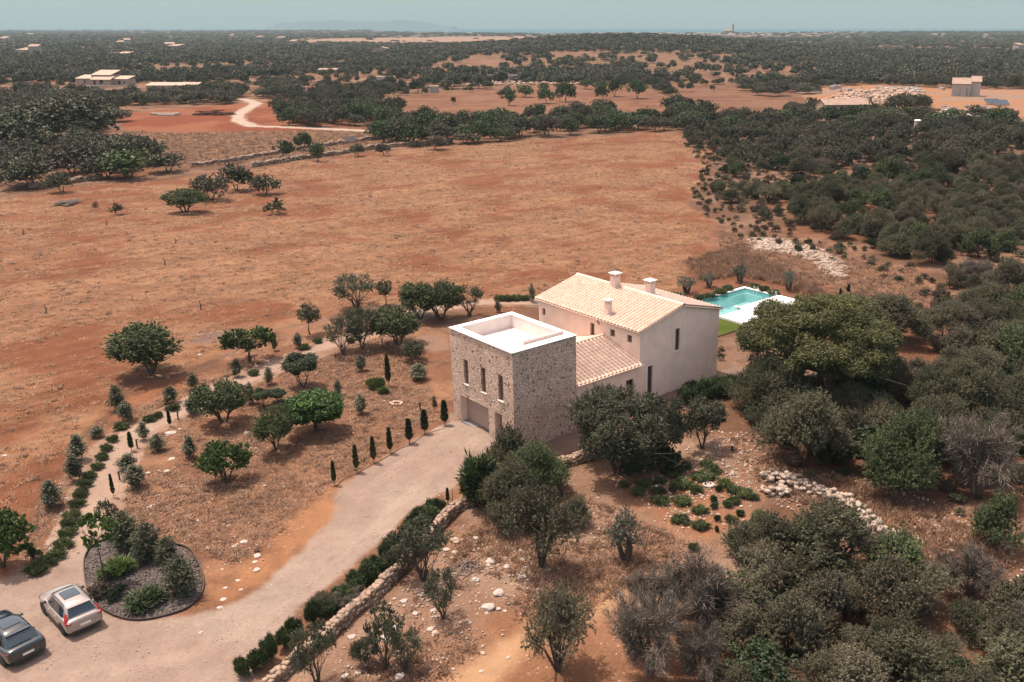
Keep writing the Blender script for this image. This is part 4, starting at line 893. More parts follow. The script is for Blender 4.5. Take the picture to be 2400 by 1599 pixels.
for s in range(1): olive(50+s, 4.2, 3.9, 34000, 'carob', kind='carob', nc=60, stems=1, split=1.3, low=.26, cr=.22, inner=.6, Ll=.17, Wl=.12, r0=.14)
for s in range(2): olive(53+s, 3.6, 3.2, 11000, 'lime', kind='citrus', nc=26, stems=4, split=.7, low=.2, cr=.26, Ll=.19, Wl=.12, r0=.09, inner=.3)
for s in range(2): olive(57+s, 3.8, 2.8, 6500, 'lime', kind='figtree', nc=26, stems=1, split=1.0, low=.34, cr=.2, Ll=.2, Wl=.14, r0=.1, inner=.2)
for s in range(1): olive(59+s, 2.2, 4.4, 2600, 'lime', kind='thintree', nc=14, stems=1, split=2.6, low=.5, cr=.22, Ll=.2, Wl=.14, r0=.05, inner=.1)
for s in range(4): ovoid(60+s, 'sapling', 1.0, 2.2, 1900, 'olive', .12, .05, 10)
for s in range(3): olive(65+s, 2.4, 2.6, 5000, 'silver', kind='oldolive', nc=10, stems=3, split=1.0, low=.36, cr=.38, Ll=.12, Wl=.05, r0=.3)
def bushy(seed, kind, W, H, n, mat, Ll, Wl, nc, twig=0, cr=.36, bark='bark', inner=.5, jit=.8):
    rng = np.random.default_rng(seed); cl = []; ph = rng.uniform(0, 6.28, 3)
    for i in range(nc):
        a = rng.uniform(0, 2*np.pi); q = math.sqrt(rng.uniform(0, 1))*.66*(1+.22*math.sin(2*a+ph[0])+.14*math.sin(3*a+ph[1])); z = H*(.24+.5*(1-q*q*1.5)*rng.uniform(.45, 1.3))*(1+.15*math.sin(a+ph[2]))
        cl.append((np.array([q*W/2*math.cos(a), q*W/2*math.sin(a), max(z, H*.2)]), W/2*cr*rng.uniform(.6, 1.35)))
    ms = [clump_leaves(rng, cl, n, Ll, Wl, squash=min(1.0, H/W*1.1), inner=inner, jit=jit, spray=22)]
    V, Q, lc = cat_(*ms); k = V[:, 2] < .02; V[k, 2] = .02
    tr = limbs(rng, [c[0] for c in cl], 5, .08, H*.2, sub=False) if twig else None
    proto(kind, (V, Q, lc, mat), (tr, bark) if tr else None, W, H)
for s in range(6): bushy(100+s, 'scrub', 3.8, 3.1, 33000, 'scrub', .105, .05, 24+s, 1, inner=.3, cr=.30)
for s in range(3): bushy(140+s, 'bigscrub', 7.5, 5.6, 110000, 'scrub', .115, .053, 66, 1, inner=.25, cr=.20)
for s in range(1): bushy(144+s, 'biggreen', 7.0, 5.4, 105000, 'oliveg', .115, .058, 60, 1, inner=.3, cr=.20)
for s in range(3): bushy(110+s, 'greenscrub', 3.8, 3.1, 33000, 'oliveg', .105, .055, 26, 1, inner=.35, cr=.30)
for s in range(3): bushy(116+s, 'darkbush', 3.2, 2.0, 12000, 'holm', .14, .08, 24, 1, inner=.45, cr=.30)
for s in range(2): bushy(120+s, 'roundbush', 1.2, 1.2, 2600, 'oliveg', .10, .055, 14, 0)
for s in range(3): ovoid(123+s, 'columnbush', 2.4, 3.2, 14000, 'olive', .14, .06, 16, low=.02, stems=4, r0=.05, taper=.2)
for s in range(2): bushy(126+s, 'smallbush', 1.0, 1.0, 1700, 'scrub', .11, .05, 10, 0)
for s in range(2): bushy(128+s, 'heather', 1.6, .9, 5000, 'dryleaf', .12, .05, 14, 0)
def spiky(seed, kind, W, H, n, mat, Ll, Wl, nc, trunk=True):
    """stiff pointed sprays rising out of every clump"""
    rng = np.random.default_rng(seed); V = []; lc = []
    for i in range(nc):
        a = rng.uniform(0, 2*np.pi); q = math.sqrt(rng.uniform(0, 1))*.8; c = np.array([q*W/2*math.cos(a), q*W/2*math.sin(a), H*(.18+.5*rng.uniform(0, 1)*(1-q*q*.6))]); v0 = rng.uniform(0, 1)
        m = n//nc; d = rng.normal(size=(m, 3)); d[:, 2] = np.abs(d[:, 2])*.9+.25; d /= np.linalg.norm(d, axis=1, keepdims=True)
        s = np.cross(d, rng.normal(size=(m, 3))); s /= np.linalg.norm(s, axis=1, keepdims=True); L = (Ll*rng.uniform(.6, 1.25, m))[:, None]
        st = c+rng.normal(size=(m, 3))*np.array([W, W, H])*.06
        q4 = np.stack([st, st+d*L*.45+s*Wl/2, st+d*L, st+d*L*.45-s*Wl/2], 1).reshape(-1, 3); V.append(q4); lc.append(np.repeat(np.clip(.5*v0+.5*rng.uniform(0, 1, m), 0, 1), 4))
    V = np.concatenate(V); lc = np.concatenate(lc); V[:, 2] = np.maximum(V[:, 2], .01)
    tr = None
    if trunk: tr = limbs(rng, [(W*.2, 0, H*.5), (-W*.2, .1, H*.5), (0, W*.2, H*.55), (0, -W*.2, H*.5)], 3, .05, H*.2, sub=False)
    proto(kind, (V, np.arange(len(V)).reshape(-1, 4), lc, mat), (tr, 'bark') if tr else None, W, H)
for s in range(3): spiky(150+s, 'hedge', 1.8, 1.9, 6500, 'hedge', .34, .06, 34)
for s in range(3): spiky(155+s, 'mound', 1.1, .5, 1500, 'mound', .24, .05, 22, False)
for s in range(1): spiky(158+s, 'juniper', 1.4, .9, 1600, 'lime', .5, .07, 24, False)
for s in range(1): spiky(160+s, 'rosemary', 1.0, .8, 1800, 'hedge', .3, .05, 26, False)
def dryshrub(seed, W, H, n, kind='dry', mat='dry', stems=9, bark='barklight'):
    rng = np.random.default_rng(seed); m = MB(); ends = []
    for i in range(stems):
        a = 2*math.pi*i/stems+rng.uniform(-.4, .4); q = rng.uniform(.15, .95); e = Vector((q*W/2*math.cos(a)*.8, q*W/2*math.sin(a)*.8, H*(.8-.35*q)))
        mid = e*.5+Vector((rng.uniform(-.15, .15), rng.uniform(-.15, .15), H*.08)); tube(m, [(0, 0, -.1), mid, e], [.07, .045, .02], 5)
        for _ in range(10):
            b = mid.lerp(e, rng.uniform(-.2, 1)); d = (e-mid).normalized()*.8+Vector(rng.normal(size=3))*.55+Vector((0, 0, .25)); f = b+d*rng.uniform(.25, .5)*W*.32; f.z = max(f.z, .1)
            tube(m, [b, (b+f)/2+Vector(rng.normal(size=3))*.05, f], [.025, .016, .006], 4); ends += [(b.lerp(f, k), d.normalized()) for k in (.3, .55, .8, 1)]
    E_ = np.array([tuple(x[0]) for x in ends]); Dd = np.array([tuple(x[1]) for x in ends]); k = rng.integers(0, len(E_), n)
    d = Dd[k]*.8+rng.normal(size=(n, 3))*.5; d /= np.linalg.norm(d, axis=1, keepdims=True); s = np.cross(d, rng.normal(size=(n, 3))); s /= np.linalg.norm(s, axis=1, keepdims=True)
    st = E_[k]+rng.normal(size=(n, 3))*.10; L = rng.uniform(.12, .32, n)[:, None]*W/3.2; Wd = .02
    V = np.stack([st-s*Wd/2, st+s*Wd/2, st+d*L+s*Wd*.2, st+d*L-s*Wd*.2], 1).reshape(-1, 3); V[:, 2] = np.maximum(V[:, 2], .02)
    lc = np.repeat(rng.uniform(0, 1, n), 4); proto(kind, (V, np.arange(len(V)).reshape(-1, 4), lc, mat), (m, bark), W, H)
for s in range(3): dryshrub(170+s, 3.4, 2.6, 11000)
def mixed(seed, W, H):
    """half-bare wild olive: twigs with thin leaf"""
    rng = np.random.default_rng(seed); dryshrub(seed, W, H, 2600, 'tmp', 'scrub', 10, 'bark'); me, tm, _, _ = PROTO.pop('tmp')[0]
    cl = [(np.array([math.cos(a)*q*W/2, math.sin(a)*q*W/2, H*(.78-.35*q)]), W*.17*rng.uniform(.7, 1.3)) for a, q in zip(rng.uniform(0, 6.28, 15), rng.uniform(.1, .8, 15))]
    V, Q, lc = clump_leaves(rng, cl, 9000, .11, .045, inner=.05); n0 = len(me.vertices); v0 = np.empty(n0*3, np.float32); me.vertices.foreach_get('co', v0); l0 = np.empty(n0, np.float32); me.attributes['lc'].data.foreach_get('value', l0)
    V2, Q2, lc2 = cat_((v0.reshape(-1, 3), np.arange(n0).reshape(-1, 4), l0*.6), (V, Q, lc)); mm = fast_mesh('crown', V2, Q2, M['scrub'], False, {'lc': lc2})
    PROTO.setdefault('wild', []).append((mm, tm, W*.98, H))
for s in range(4): mixed(180+s, 3.6, 3.0)
def cypress(seed, W, H, n):
    rng = np.random.default_rng(seed); z = rng.uniform(0, 1, n)**.9; pr = np.minimum(1, 6*z+.35)*np.sqrt(np.clip(1-z, 0, 1))**.8*(1+.15*np.sin(z*23+seed)); a = rng.uniform(0, 6.283, n); r = pr*W/2*(.55+.5*rng.uniform(0, 1, n))
    P = np.stack([r*np.cos(a), r*np.sin(a), H*(.16+.84*z)], -1); d = np.stack([np.cos(a)*.5, np.sin(a)*.5, np.full(n, 1.2)], -1)+rng.normal(size=(n, 3))*.3; d /= np.linalg.norm(d, axis=1, keepdims=True)
    s = np.cross(d, rng.normal(size=(n, 3))); s /= np.linalg.norm(s, axis=1, keepdims=True)
    V = np.stack([P, P+d*.11+s*.03, P+d*.22, P+d*.11-s*.03], 1).reshape(-1, 3); m = MB(); tube(m, [(0, 0, -.1), (0.01, 0, H*.3), (0, 0.01, H*.7)], [.035, .03, .012], 6)
    proto('cypress', (V, np.arange(len(V)).reshape(-1, 4), np.repeat(rng.uniform(0, 1, n), 4), 'cypress'), (m, 'bark'), W, H)
for s in range(3): cypress(190+s, .5, 2.3, 1500)
def pine(seed, W, H, n, kind='pine'):
    rng = np.random.default_rng(seed); cl = []
    for i in range(190):
        a = rng.uniform(0, 6.283); q = math.sqrt(rng.uniform(0, 1))*.86; z = H*(.30+.58*math.sqrt(max(0, 1-q*q))*(rng.uniform(0, 1)**.35)); lob = 1+.12*math.sin(3*a+1)
        cl.append((np.array([q*W/2*math.cos(a)*lob, q*W/2*math.sin(a)*lob, z]), W*.060*rng.uniform(.7, 1.35)))
    V, Q, lc = clump_leaves(rng, cl, n, .26, .07, squash=.72, inner=.45, updir=.6, spray=0)
    tr = limbs(rng, [c[0]-np.array([0, 0, .3]) for c in cl[::4]], 1, .32, H*.22, .12)
    proto(kind, (V, Q, lc, 'pine'), (tr, 'bark'), W, H)
pine(200, 13, 9.5, 130000); 
def lowpoly(seed, kind, W, H, n, mat, Ll, Wl, nc=9, trunk=True, cr=.36):
    rng = np.random.default_rng(seed); cl = []
    for i in range(nc):
        a = rng.uniform(0, 6.283); q = math.sqrt(rng.uniform(0, 1))*.66; cl.append((np.array([q*W/2*math.cos(a), q*W/2*math.sin(a), H*(.20+.52*(1-q*q)*rng.uniform(.55, 1.15))]), W/2*cr*rng.uniform(.8, 1.2)))
    V, Q, lc = clump_leaves(rng, cl, n, Ll, Wl, squash=.85, inner=.55, spray=8 if trunk else 0); V[:, 2] = np.maximum(V[:, 2], .05); tr = None
    if trunk: tr = limbs(rng, [c[0] for c in cl[:4]], 2, .16, H*.2, sub=False)
    proto(kind, (V, Q, lc, mat), (tr, 'bark') if tr else None, W, H)
for s in range(4): lowpoly(210+s, 'midtree', 6, 4.8, 3600, 'farwood', .36, .2, 18+2*s, cr=.30)
for s in range(2): lowpoly(220+s, 'midgreen', 6, 4.6, 3200, 'midgreen', .36, .22, 18, cr=.32)
for s in range(4): lowpoly(230+s, 'fartree', 6, 4.4, 420, 'farwood', .9, .6, 9+s, False, cr=.4)
TREES = []      # (x, y, r) of what already stands, so scattered scrub keeps clear
def plant(kind, P, Wm, Hm, name, label, cat='tree', group=None, var=None, rz=None, single=False):
    me, tm, w0, h0 = PROTO[kind][(var if var is not None else random.randrange(99)) % len(PROTO[kind])]
    vy = 1.0 if kind in ('carob', 'cypress', 'roundtree', 'lollipop', 'mound', 'roundbush', 'pine') else random.uniform(.82, 1.2)
    s = (Wm/w0*vy, Wm/w0/vy, Hm/h0); rz = random.uniform(0, 6.28) if rz is None else rz
    TREES.append((P.x, P.y, Wm/2))
    if tm is None or single:
        o = bpy.data.objects.new(name, me); C.objects.link(o); o.location = P; o.rotation_euler = (0, 0, rz); o.scale = s; return tag(o, label, cat, group)
    root = empty(name, P, rz, label, cat, group); root.scale = s
    c = bpy.data.objects.new('crown', me); link(c, root); t_ = bpy.data.objects.new('trunk', tm); link(t_, root)
    return root
def T(kind, u, v, wpx, vtop, name, label, cat='tree', group=None, k=1.0, **kw):
    P = G(u*k, v*k); s = pxm(P); H = max(.25, h_at(P, vtop*k)); H = H*0.97 if wpx*k < 60 else H*.93
    return plant(kind, P, wpx*k/s, H, name, label, cat, group, **kw)
# ------------------------------------------------------------------ garden trees, one by one
random.seed(4)
YT = 'young saplings dotted about the garden'
T('greenolive', 353, 877, 162, 757, 'olive_tree', 'large spreading dark green olive standing alone at the left edge of the dry field', rz=1.0)
T('figtree', 586, 846, 112, 762, 'fig_tree', 'wide flat-topped light green tree beside the pale ash patch', rz=2)
T('lollipop', 726, 785, 54, 712, 'olive_tree', 'small leaning olive with one bare trunk at the field edge')
T('openolive', 804, 831, 90, 739, 'olive_tree', 'grey leaning olive with two thin bent trunks beside the path bollard', var=1)
T('olive', 850, 818, 78, 720, 'olive_tree', 'grey-green olive between the leaning olive and the dense dark one')
T('openolive', 836, 721, 106, 637, 'olive_tree', 'many-stemmed umbrella olive furthest out in the dry field', var=0)
T('lollipop', 905, 716, 40, 655, 'olive_tree', 'narrow round-headed olive just right of the umbrella olive')
T('greenolive', 935, 809, 118, 710, 'olive_tree', 'dense dark green olive left of the stone tower', var=1)
T('lollipop', 896, 810, 44, 738, 'olive_tree', 'slim pale green young olive in front of the dense dark olive')
T('greenolive', 985, 748, 110, 663, 'olive_tree', 'dark dense olive of the clump behind the tower, left one', var=0)
T('greenolive', 1033, 748, 104, 652, 'olive_tree', 'tallest dark green olive of the clump behind the tower', var=1)
T('openolive', 1100, 741, 60, 664, 'olive_tree', 'twin-stemmed airy olive at the right end of the clump behind the tower')
T('olive', 968, 846, 60, 800, 'olive_tree', 'low grey olive beside the side path left of the tower')
T('roundtree', 711, 907, 82, 825, 'round_tree', 'clipped dark round-headed tree beside the garden path', rz=0)
T('greenolive', 525, 991, 120, 885, 'olive_tree', 'rich green spreading olive with forked bare stems in mid garden', var=1, rz=2.2)
T('carob', 739, 1014, 126, 918, 'carob_tree', 'bright green dense flat-domed tree with a dark oval shadow', rz=0)
T('greenolive', 648, 1056, 92, 951, 'olive_tree', 'tall dull green olive just left of the bright green domed tree', var=0)
T('roundtree', 617, 955, 44, 911, 'round_tree', 'small dark round tree behind the dull green olive')
T('roundtree', 653, 942, 40, 911, 'round_tree', 'small round tree touching the bright domed tree from behind')
T('citrus', 533, 1128, 104, 1032, 'citrus_tree', 'loose light green tree nearest the orange earth of the drive')
T('citrus', 8, 1330, 125, 1192, 'citrus_tree', 'light green broadleaf tree cut by the left picture edge')
sap = [(644,822,15,784,'beside the wide flat-topped tree'),(846.6,870,22,831,'on the lawn below the leaning olive'),(632,902,22,860,'below the path left of the round-headed tree'),(556,883,24,839,'in the shadow of the flat-topped tree'),(699,816,22,779,'above the path near the leaning small olive'),
 (793,927,18,889,'between the round-headed tree and the column cypress'),(846.6,971,28,923,'on open ground right of the bright domed tree'),(982,891,40,852,'beside the tower corner'),(588,946,24,895,'right of the rich green olive'),(454,912,27,872,'behind the rich green olive'),
 (401,944,30,904,'above the path bend'),(276,960,34,902,'furthest out in the field, rear of a pair'),(297,988,34,939,'in front of the rear one of the field pair'),(452,971,34,929,'at the path edge beside the rich green olive'),(339,1032,27,988,'at the inner side of the path bend'),
 (370,1057,34,1017,'below the path bend beside pale flat rocks'),(448,1074,32,1021,'left above the loose light green tree'),(179,1127,36,1065,'left of the clipped path hedge, nearer one of two'),(186,1079,38,1017,'left of the path hedge, further one of two'),(124,1189,46,1125,'standing alone at the lower left'),
 (302,1100,44,1063,'beside the path, rear of a close pair'),(320,1143,44,1090,'in front of the close pair beside the path'),(229,1025,28,998,'beyond the path, squat and round'),(1167,732,16,703,'by the footpath behind the tower'),(1247,708,18,664,'dark and narrow at the rear corner of the villa')]
for u, v, w_, t_, l in sap: T('sapling', u, v, w_*1.08, t_, 'young_olive', 'young grey-green olive '+l, 'young tree', YT)
G0 = 'slim young cypresses along the drive'
cy = [(784,1137.5,10,1078,'lowest of the row along the drive'),(836,1107,12,1040,'second from the bottom of the drive row'),(876.5,1086,12,1021,'third from the bottom of the drive row'),(914.7,1063,12,1000,'fourth from the bottom of the drive row'),(960,1040,16,979,'third from the tower in the drive row'),(996,1017,16,958,'second from the tower in the drive row'),(1043,997.6,16,936,'nearest the garage door in the drive row')]
for u, v, w_, t_, l in cy: T('cypress', u, v, w_*1.12, t_, 'young_cypress', 'slim dark young cypress, '+l, 'cypress', G0)
T('cypress', 911, 906, 13, 829, 'cypress', 'taller pencil cypress alone on the ground left of the tower', 'cypress')
T('cypress', 399, 1000, 9, 961, 'young_cypress', 'thin dark cypress on the path edge beside a bollard light', 'cypress')
T('cypress', 309, 1057, 12, 1011, 'young_cypress', 'thin dark cypress at the path bend', 'cypress')
T('cypress', 267, 1166, 9, 1109, 'young_cypress', 'very thin cypress where the path widens', 'cypress')
T('cypress', 1050, 1180, 9, 1142, 'young_cypress', 'thin cypress at the top end of the drive hedge', 'cypress')
T('cypress', 1969, 700, 8, 675, 'young_cypress', 'tiny dark cypress left of two beyond the pine', 'cypress')
T('cypress', 1988, 687, 9, 665, 'young_cypress', 'tiny dark cypress right of two beyond the pine', 'cypress')
T('smallbush', 1018.7, 965, 12, 926, 'cactus_bush', 'dark upright cactus-like bush beside the garage', 'bush')
T('juniper', 877, 910, 44, 886, 'juniper', 'spiky green juniper at the foot of the tall cypress', 'shrub')
T('juniper', 898, 921, 30, 906, 'juniper', 'flat yellow-green juniper beside the spiky one', 'shrub')
T('darkbush', 79, 1311, 32, 1278, 'round_bush', 'small near-black round bush at the lower left', 'bush')
# path edging shrubs
pm = [(253.5,1053,28),(242,1074,28),(231,1096,30),(213,1119,34),(269,1032,26),(408,958,32),(374,976,22),(598,876,26),(718,815,26),(747,801,22),(288,1002,34),(355,984,30),(203,1138,34),(193.5,1160,36),(185,1184,38),(174,1211,40),(167,1232,40),(160,1252,42),(152,1278,46),(134,1304,46),(115,1318,46),(91,1338,52),(825,800,20)]
PO = {21: 'first', 20: 'second', 19: 'third', 18: 'fourth', 17: 'fifth', 16: 'sixth', 15: 'seventh', 14: 'eighth', 13: 'ninth', 12: 'tenth', 3: 'eleventh', 2: 'twelfth', 1: 'thirteenth', 0: 'fourteenth', 4: 'fifteenth'}
PN = {5: 'right above the thin cypress', 6: 'left of the thin cypress', 7: 'below the flat-topped tree', 8: 'left of the leaning olive', 9: 'nearer the leaning olive', 10: 'at its bend', 11: 'just right of its bend', 22: 'at its top end among the olives'}
for i, (u, v, w_) in enumerate(pm):
    P = G(u-3, v+3); plant('mound', P, w_*1.0/pxm(P), .5, 'low_shrub', 'low clipped green shrub '+('%s from the bed end, left side of the garden path' % PO[i] if i in PO else 'beside the garden path, '+PN.get(i, 'near its upper end')), 'shrub', 'low shrubs edging the garden path')
for i, (u, v, w_) in enumerate([(1170,704,26),(1190,704,30),(1213,702,34),(1232,703,26)]):
    P = G(u, v); plant('mound', P, w_/pxm(P), .6, 'low_shrub', ['leftmost', 'second', 'third', 'rightmost'][i]+' low dark shrub in the short row by the footpath behind the tower', 'shrub', 'low shrubs by the rear footpath')
# gravel bed planting
OL = 'dense grey-green shrubs on the gravel bed'
T('columnbush', 296, 1287, 70, 1196, 'oleander_shrub', 'tallest upright shrub at the back of the gravel bed', 'shrub', OL)
T('columnbush', 349, 1310, 66, 1222, 'oleander_shrub', 'second upright shrub from the back of the gravel bed', 'shrub', OL)
T('columnbush', 396, 1326, 54, 1260, 'oleander_shrub', 'smaller upright shrub third along the gravel bed', 'shrub', OL)
T('columnbush', 428, 1394, 70, 1299, 'oleander_shrub', 'upright shrub at the front end of the gravel bed row', 'shrub', OL)
T('openolive', 262, 1262, 50, 1170, 'olive_tree', 'sparse olive crown behind the tallest gravel bed shrub')
T('thintree', 246, 1368, 78, 1194, 'young_tree', 'thin tall young tree with sparse leaves leaning over the gravel bed', 'tree')
for kind, u, v, w_, h, l, mt in (('juniper', 270, 1345, 80, .9, 'green spreading shrub in the middle of the gravel bed', 0), ('heather', 230, 1400, 60, .9, 'brownish round shrub at the left edge of the gravel bed', 0), ('darkbush', 277, 1402, 50, .85, 'dark round shrub beside the brownish one on the gravel bed', 0), ('rosemary', 345, 1418, 92, .8, 'bright green spreading shrub at the front of the gravel bed', 0)):
    P = G(u, v); plant(kind, P, w_/pxm(P), h, 'bed_shrub', l, 'shrub')
# metal edging of the bed
E0 = Z['bed']; em = MB(); n = len(E0)
PTS = []
for i in range(n):      # Catmull-Rom smoothing
    p0, p1, p2, p3 = E0[i-1], E0[i], E0[(i+1) % n], E0[(i+2) % n]
    for t in np.linspace(0, 1, 6)[:-1]: PTS.append(.5*((2*p1)+(-p0+p2)*t+(2*p0-5*p1+4*p2-p3)*t*t+(-p0+3*p1-3*p2+p3)*t**3))
m_ = len(PTS); cen = E0.mean(0); vs_ = []; fs = []
for i, p in enumerate(PTS):
    d = (cen-p); d = d/np.hypot(*d); q = p+d*.07; vs_ += [(p[0], p[1], -.05), (p[0], p[1], .14), (q[0], q[1], .14), (q[0], q[1], -.05)]
for i in range(m_):
    j = (i+1) % m_; a, b = 4*i, 4*j; fs += [(a, b, b+1, a+1), (a+1, b+1, b+2, a+2), (a+2, b+2, b+3, a+3)]
tag(em.add(vs_, fs).build('bed_edging', M['steel']), 'thin dark metal edging round the kidney-shaped gravel bed', 'edging')
# bollard lights, posts, cover, lamps
bl = MB(); bl.box(-.05, .05, -.05, .05, 0, .62); bh = MB(); bh.box(-.05, .14, -.055, .055, .62, .70)
for i, (u, v, l) in enumerate([(418, 984, 'path bollard light beside the thin cypress, furthest but one'), (322, 1050, 'path bollard light at the bend'), (281, 1126, 'path bollard light nearest the gravel bed'), (815, 803, 'path bollard light below the leaning olive'), (985, 962, 'short dark bollard left of the garage')]):
    e = empty('bollard_light', G(u, v), .6, l, 'path light', 'bollard lights along the garden path')
    if i == 0: b0 = bl.build('post', M['dark'], e, bevel=.01); b1 = bh.build('lamp_head', M['dark'], e, bevel=.01)
    else:
        for s in (b0, b1): c = s.copy(); C.objects.link(c); c.parent = e
e = empty('garden_lamp', G(1716, 1056), 0, 'short cylindrical garden lamp with a white cap right of the mound shrubs', 'path light')
MB().cyl((0, 0), .1, .1, 0, .42, 14).build('post', M['dark'], e); MB().cyl((0, 0), .14, .1, .42, .52, 14).build('cap', M['white'], e)
for u, v, hh, l in ((1697, 1096, .9, 'thin leaning metal stake in the stony ground'), (1061, 1193, 1.5, 'thin dark stake beside the top of the dry stone wall')):
    b = MB(); tube(b, [(0, 0, -.1), (.04, 0, hh)], [.022, .02], 6); tag(b.build('stake', M['dark'], loc=G(u, v)), l, 'stake')
P = G(1660, 1139); e = empty('round_stone_table', P, 0, 'round pale stone disc lying among the mound shrubs', 'stone disc')
MB().cyl((0, 0), .42, .42, 0, .16, 24).build('disc', M['rock'], e, bevel=.02); b = MB()
for q in range(4): b.cyl((.2*math.cos(q*1.3)-.05, .17*math.sin(q*1.9)), .05, .045, .16, .28, 8)
b.build('pots', M['wood'], e)
b = MB(); rr = random.Random(3)
for q in range(9):
    a = 2*math.pi*q/9; x, y = .45*math.cos(a), .32*math.sin(a); b.add([(x+dx*.13*rr.uniform(.7, 1.2), y+dy*.1*rr.uniform(.7, 1.2), dz*.16*rr.uniform(.7, 1.2)+.05) for dx in (-1, 1) for dy in (-1, 1) for dz in (-.5, 1)], [(0,1,3,2),(4,6,7,5),(0,4,5,1),(2,3,7,6),(0,2,6,4),(1,5,7,3)])
tag(b.build('stone_ring', M['rockbrown'], loc=G(929, 949)), 'small ring of brown stones on the ground near the drive', 'stone ring')
b = MB(); L_ = [G(u, v+3) for u, v in ((776,1140),(784,1137.5),(812,1118),(836,1107),(860,1094),(876.5,1086),(900,1072),(914.7,1063),(940,1050),(960,1040),(980,1026),(996,1017),(1020,1008),(1040,1001))]
tube(b, [(p_.x+.12*math.sin(i*2.1), p_.y+.1*math.cos(i*1.7), p_.z+.035) for i, p_ in enumerate(L_)], [.02]*len(L_), 5); tag(b.build('irrigation_pipe', M['dark']), 'thin dark irrigation pipe running from cypress to cypress beside the drive', 'pipe')
# brush pile
b = MB(); rr = random.Random(8)
for q in range(90):
    a = rr.uniform(0, 6.28); x, y = rr.gauss(0, .35), rr.gauss(0, .3); L = rr.uniform(.5, 1.2); z = max(.03, .5-.9*math.hypot(x, y))*rr.uniform(.3, 1.2)
    tube(b, [(x-L*.5*math.cos(a), y-L*.5*math.sin(a), max(.02, z-rr.uniform(0, .35))), (x, y, z+.05), (x+L*.5*math.cos(a), y+L*.5*math.sin(a), max(.02, z-rr.uniform(0, .35)))], [.03, .032, .015], 5)
tag(b.build('branch_pile', M['barklight'], loc=G(1092, 1330)), 'heap of cut grey branches between the wall and the white rocks', 'wood pile')
# ------------------------------------------------------------------ rocks
def rock_mesh(seed, mat, flat=.6, amt=.17):
    bm = bmesh.new(); bmesh.ops.create_icosphere(bm, subdivisions=2, radius=.5); r = random.Random(seed); ph = [r.uniform(0, 6) for _ in range(6)]
    for v in bm.verts:
        c = v.co; k = 1+amt*(math.sin(c.x*7+ph[0])*math.sin(c.y*6+ph[1])+.6*math.sin(c.z*9+ph[2]+c.x*5)); v.co = Vector((c.x*k, c.y*k*.8, c.z*k*flat))+Vector((r.uniform(-.04, .04), r.uniform(-.04, .04), r.uniform(-.03, .03)))
    m = bpy.data.meshes.new('rock'); bm.to_mesh(m); bm.free(); m.materials.append(mat); return m
RK = [rock_mesh(i, M['rock'], .55) for i in range(5)]; RB_ = [rock_mesh(10+i, M['rockbrown'], .6) for i in range(3)]
def rock(u, v, wpx, label, group=None, flat=1.0, me=None, rz=None):
    P = G(u, v); s = wpx/pxm(P); o = bpy.data.objects.new('rock', me or random.choice(RK)); C.objects.link(o)
    o.location = P+Vector((0, 0, s*.10*flat)); o.scale = (s, s, s*flat); o.rotation_euler = (0, 0, random.uniform(0, 6.28) if rz is None else rz); return tag(o, label, 'rock', group)
wr = [(1750,1025,84),(1690,1112,95),(1285,1035,50),(1170,1072,55),(1240,1148,52),(1130,1233,72),(1060,1303,88),(850,1292,60),(1335,1243,52),(890,1508,50),(805,1533,58),(1140,1543,80),(1130,1388,40),(1650,1388,30),(1810,1418,36),(1645,1503,40),(1895,922,60),(1800,862,52),(1900,818,48),(1610,942,62),(1700,832,70),(1610,687,50),(1425,757,50),(1480,772,50),(1610,732,32),(1790,1132,34),(1690,850,40),(1885,760,36),(1905,790,28),(1350,1130,46),(1515,1200,26),(1575,1205,30),(1110,1058,30),(1620,1150,28),(1675,1145,30),(1750,1120,40),(1920,1035,20),(1040,1243,30),(1440,1000,22)]
AUTO1 = []
for i, (x, y, w_) in enumerate(wr): AUTO1.append((rock(500+x*.382, 1000+y*.382, w_*.36, 'x', 'white rocks right of the stone wall', .75 if w_ > 60 else .6), 'white rock', '', 'rocks'))
rock(1067, 1269, 24, 'orange-brown rock beside the heap of branches', me=RB_[0]); rock(1020, 1489, 20, 'brown boulder with a dark foot below the vase-shaped olive', me=RB_[1], flat=1.4)
lr = [(522,1085,100),(500,1100,50),(530,1243,60),(515,1250,30),(385,1328,42),(500,1317,52),(400,1542,40),(445,1517,34),(380,1558,30),(1560,932,44),(700,605,34),(1410,720,20),(450,1315,20),(985,1085,60),(580,1060,40),(1100,1405,30)]
for x, y, w_ in lr: AUTO1.append((rock(200+x*.3826, 600+y*.3826, w_*.3, 'x', 'flat rocks in the garden ground', .3), 'flat pale rock', '', 'garden'))
for x, y, w_ in [(190,707,62),(130,735,50),(270,793,80),(255,830,50),(265,880,70),(150,945,50),(170,1000,40),(75,990,44),(60,1060,60),(40,1110,50),(20,595,26),(65,598,26),(85,612,26),(55,875,30)]: AUTO1.append((rock(500+x*.382, 1000+y*.382, w_*.27, 'x', 'pale rocks in the orange earth', .3), 'half-buried pale rock', '', 'garden'))
for x, y, w_ in [(775,1253+ -600,30),(730,710,30),(745,703,30),(715,728,24),(970,775,20),(1120,800,26),(1195,880,50),(1160,895,30),(1015,910,24),(985,1325,30),(325,665,20),(20,457,30),(250,910,36)]: AUTO1.append((rock(x*.4777, 850+y*.4777, w_*.42, 'x', 'small rocks at the lower left', .4), 'small pale rock', '', 'garden'))
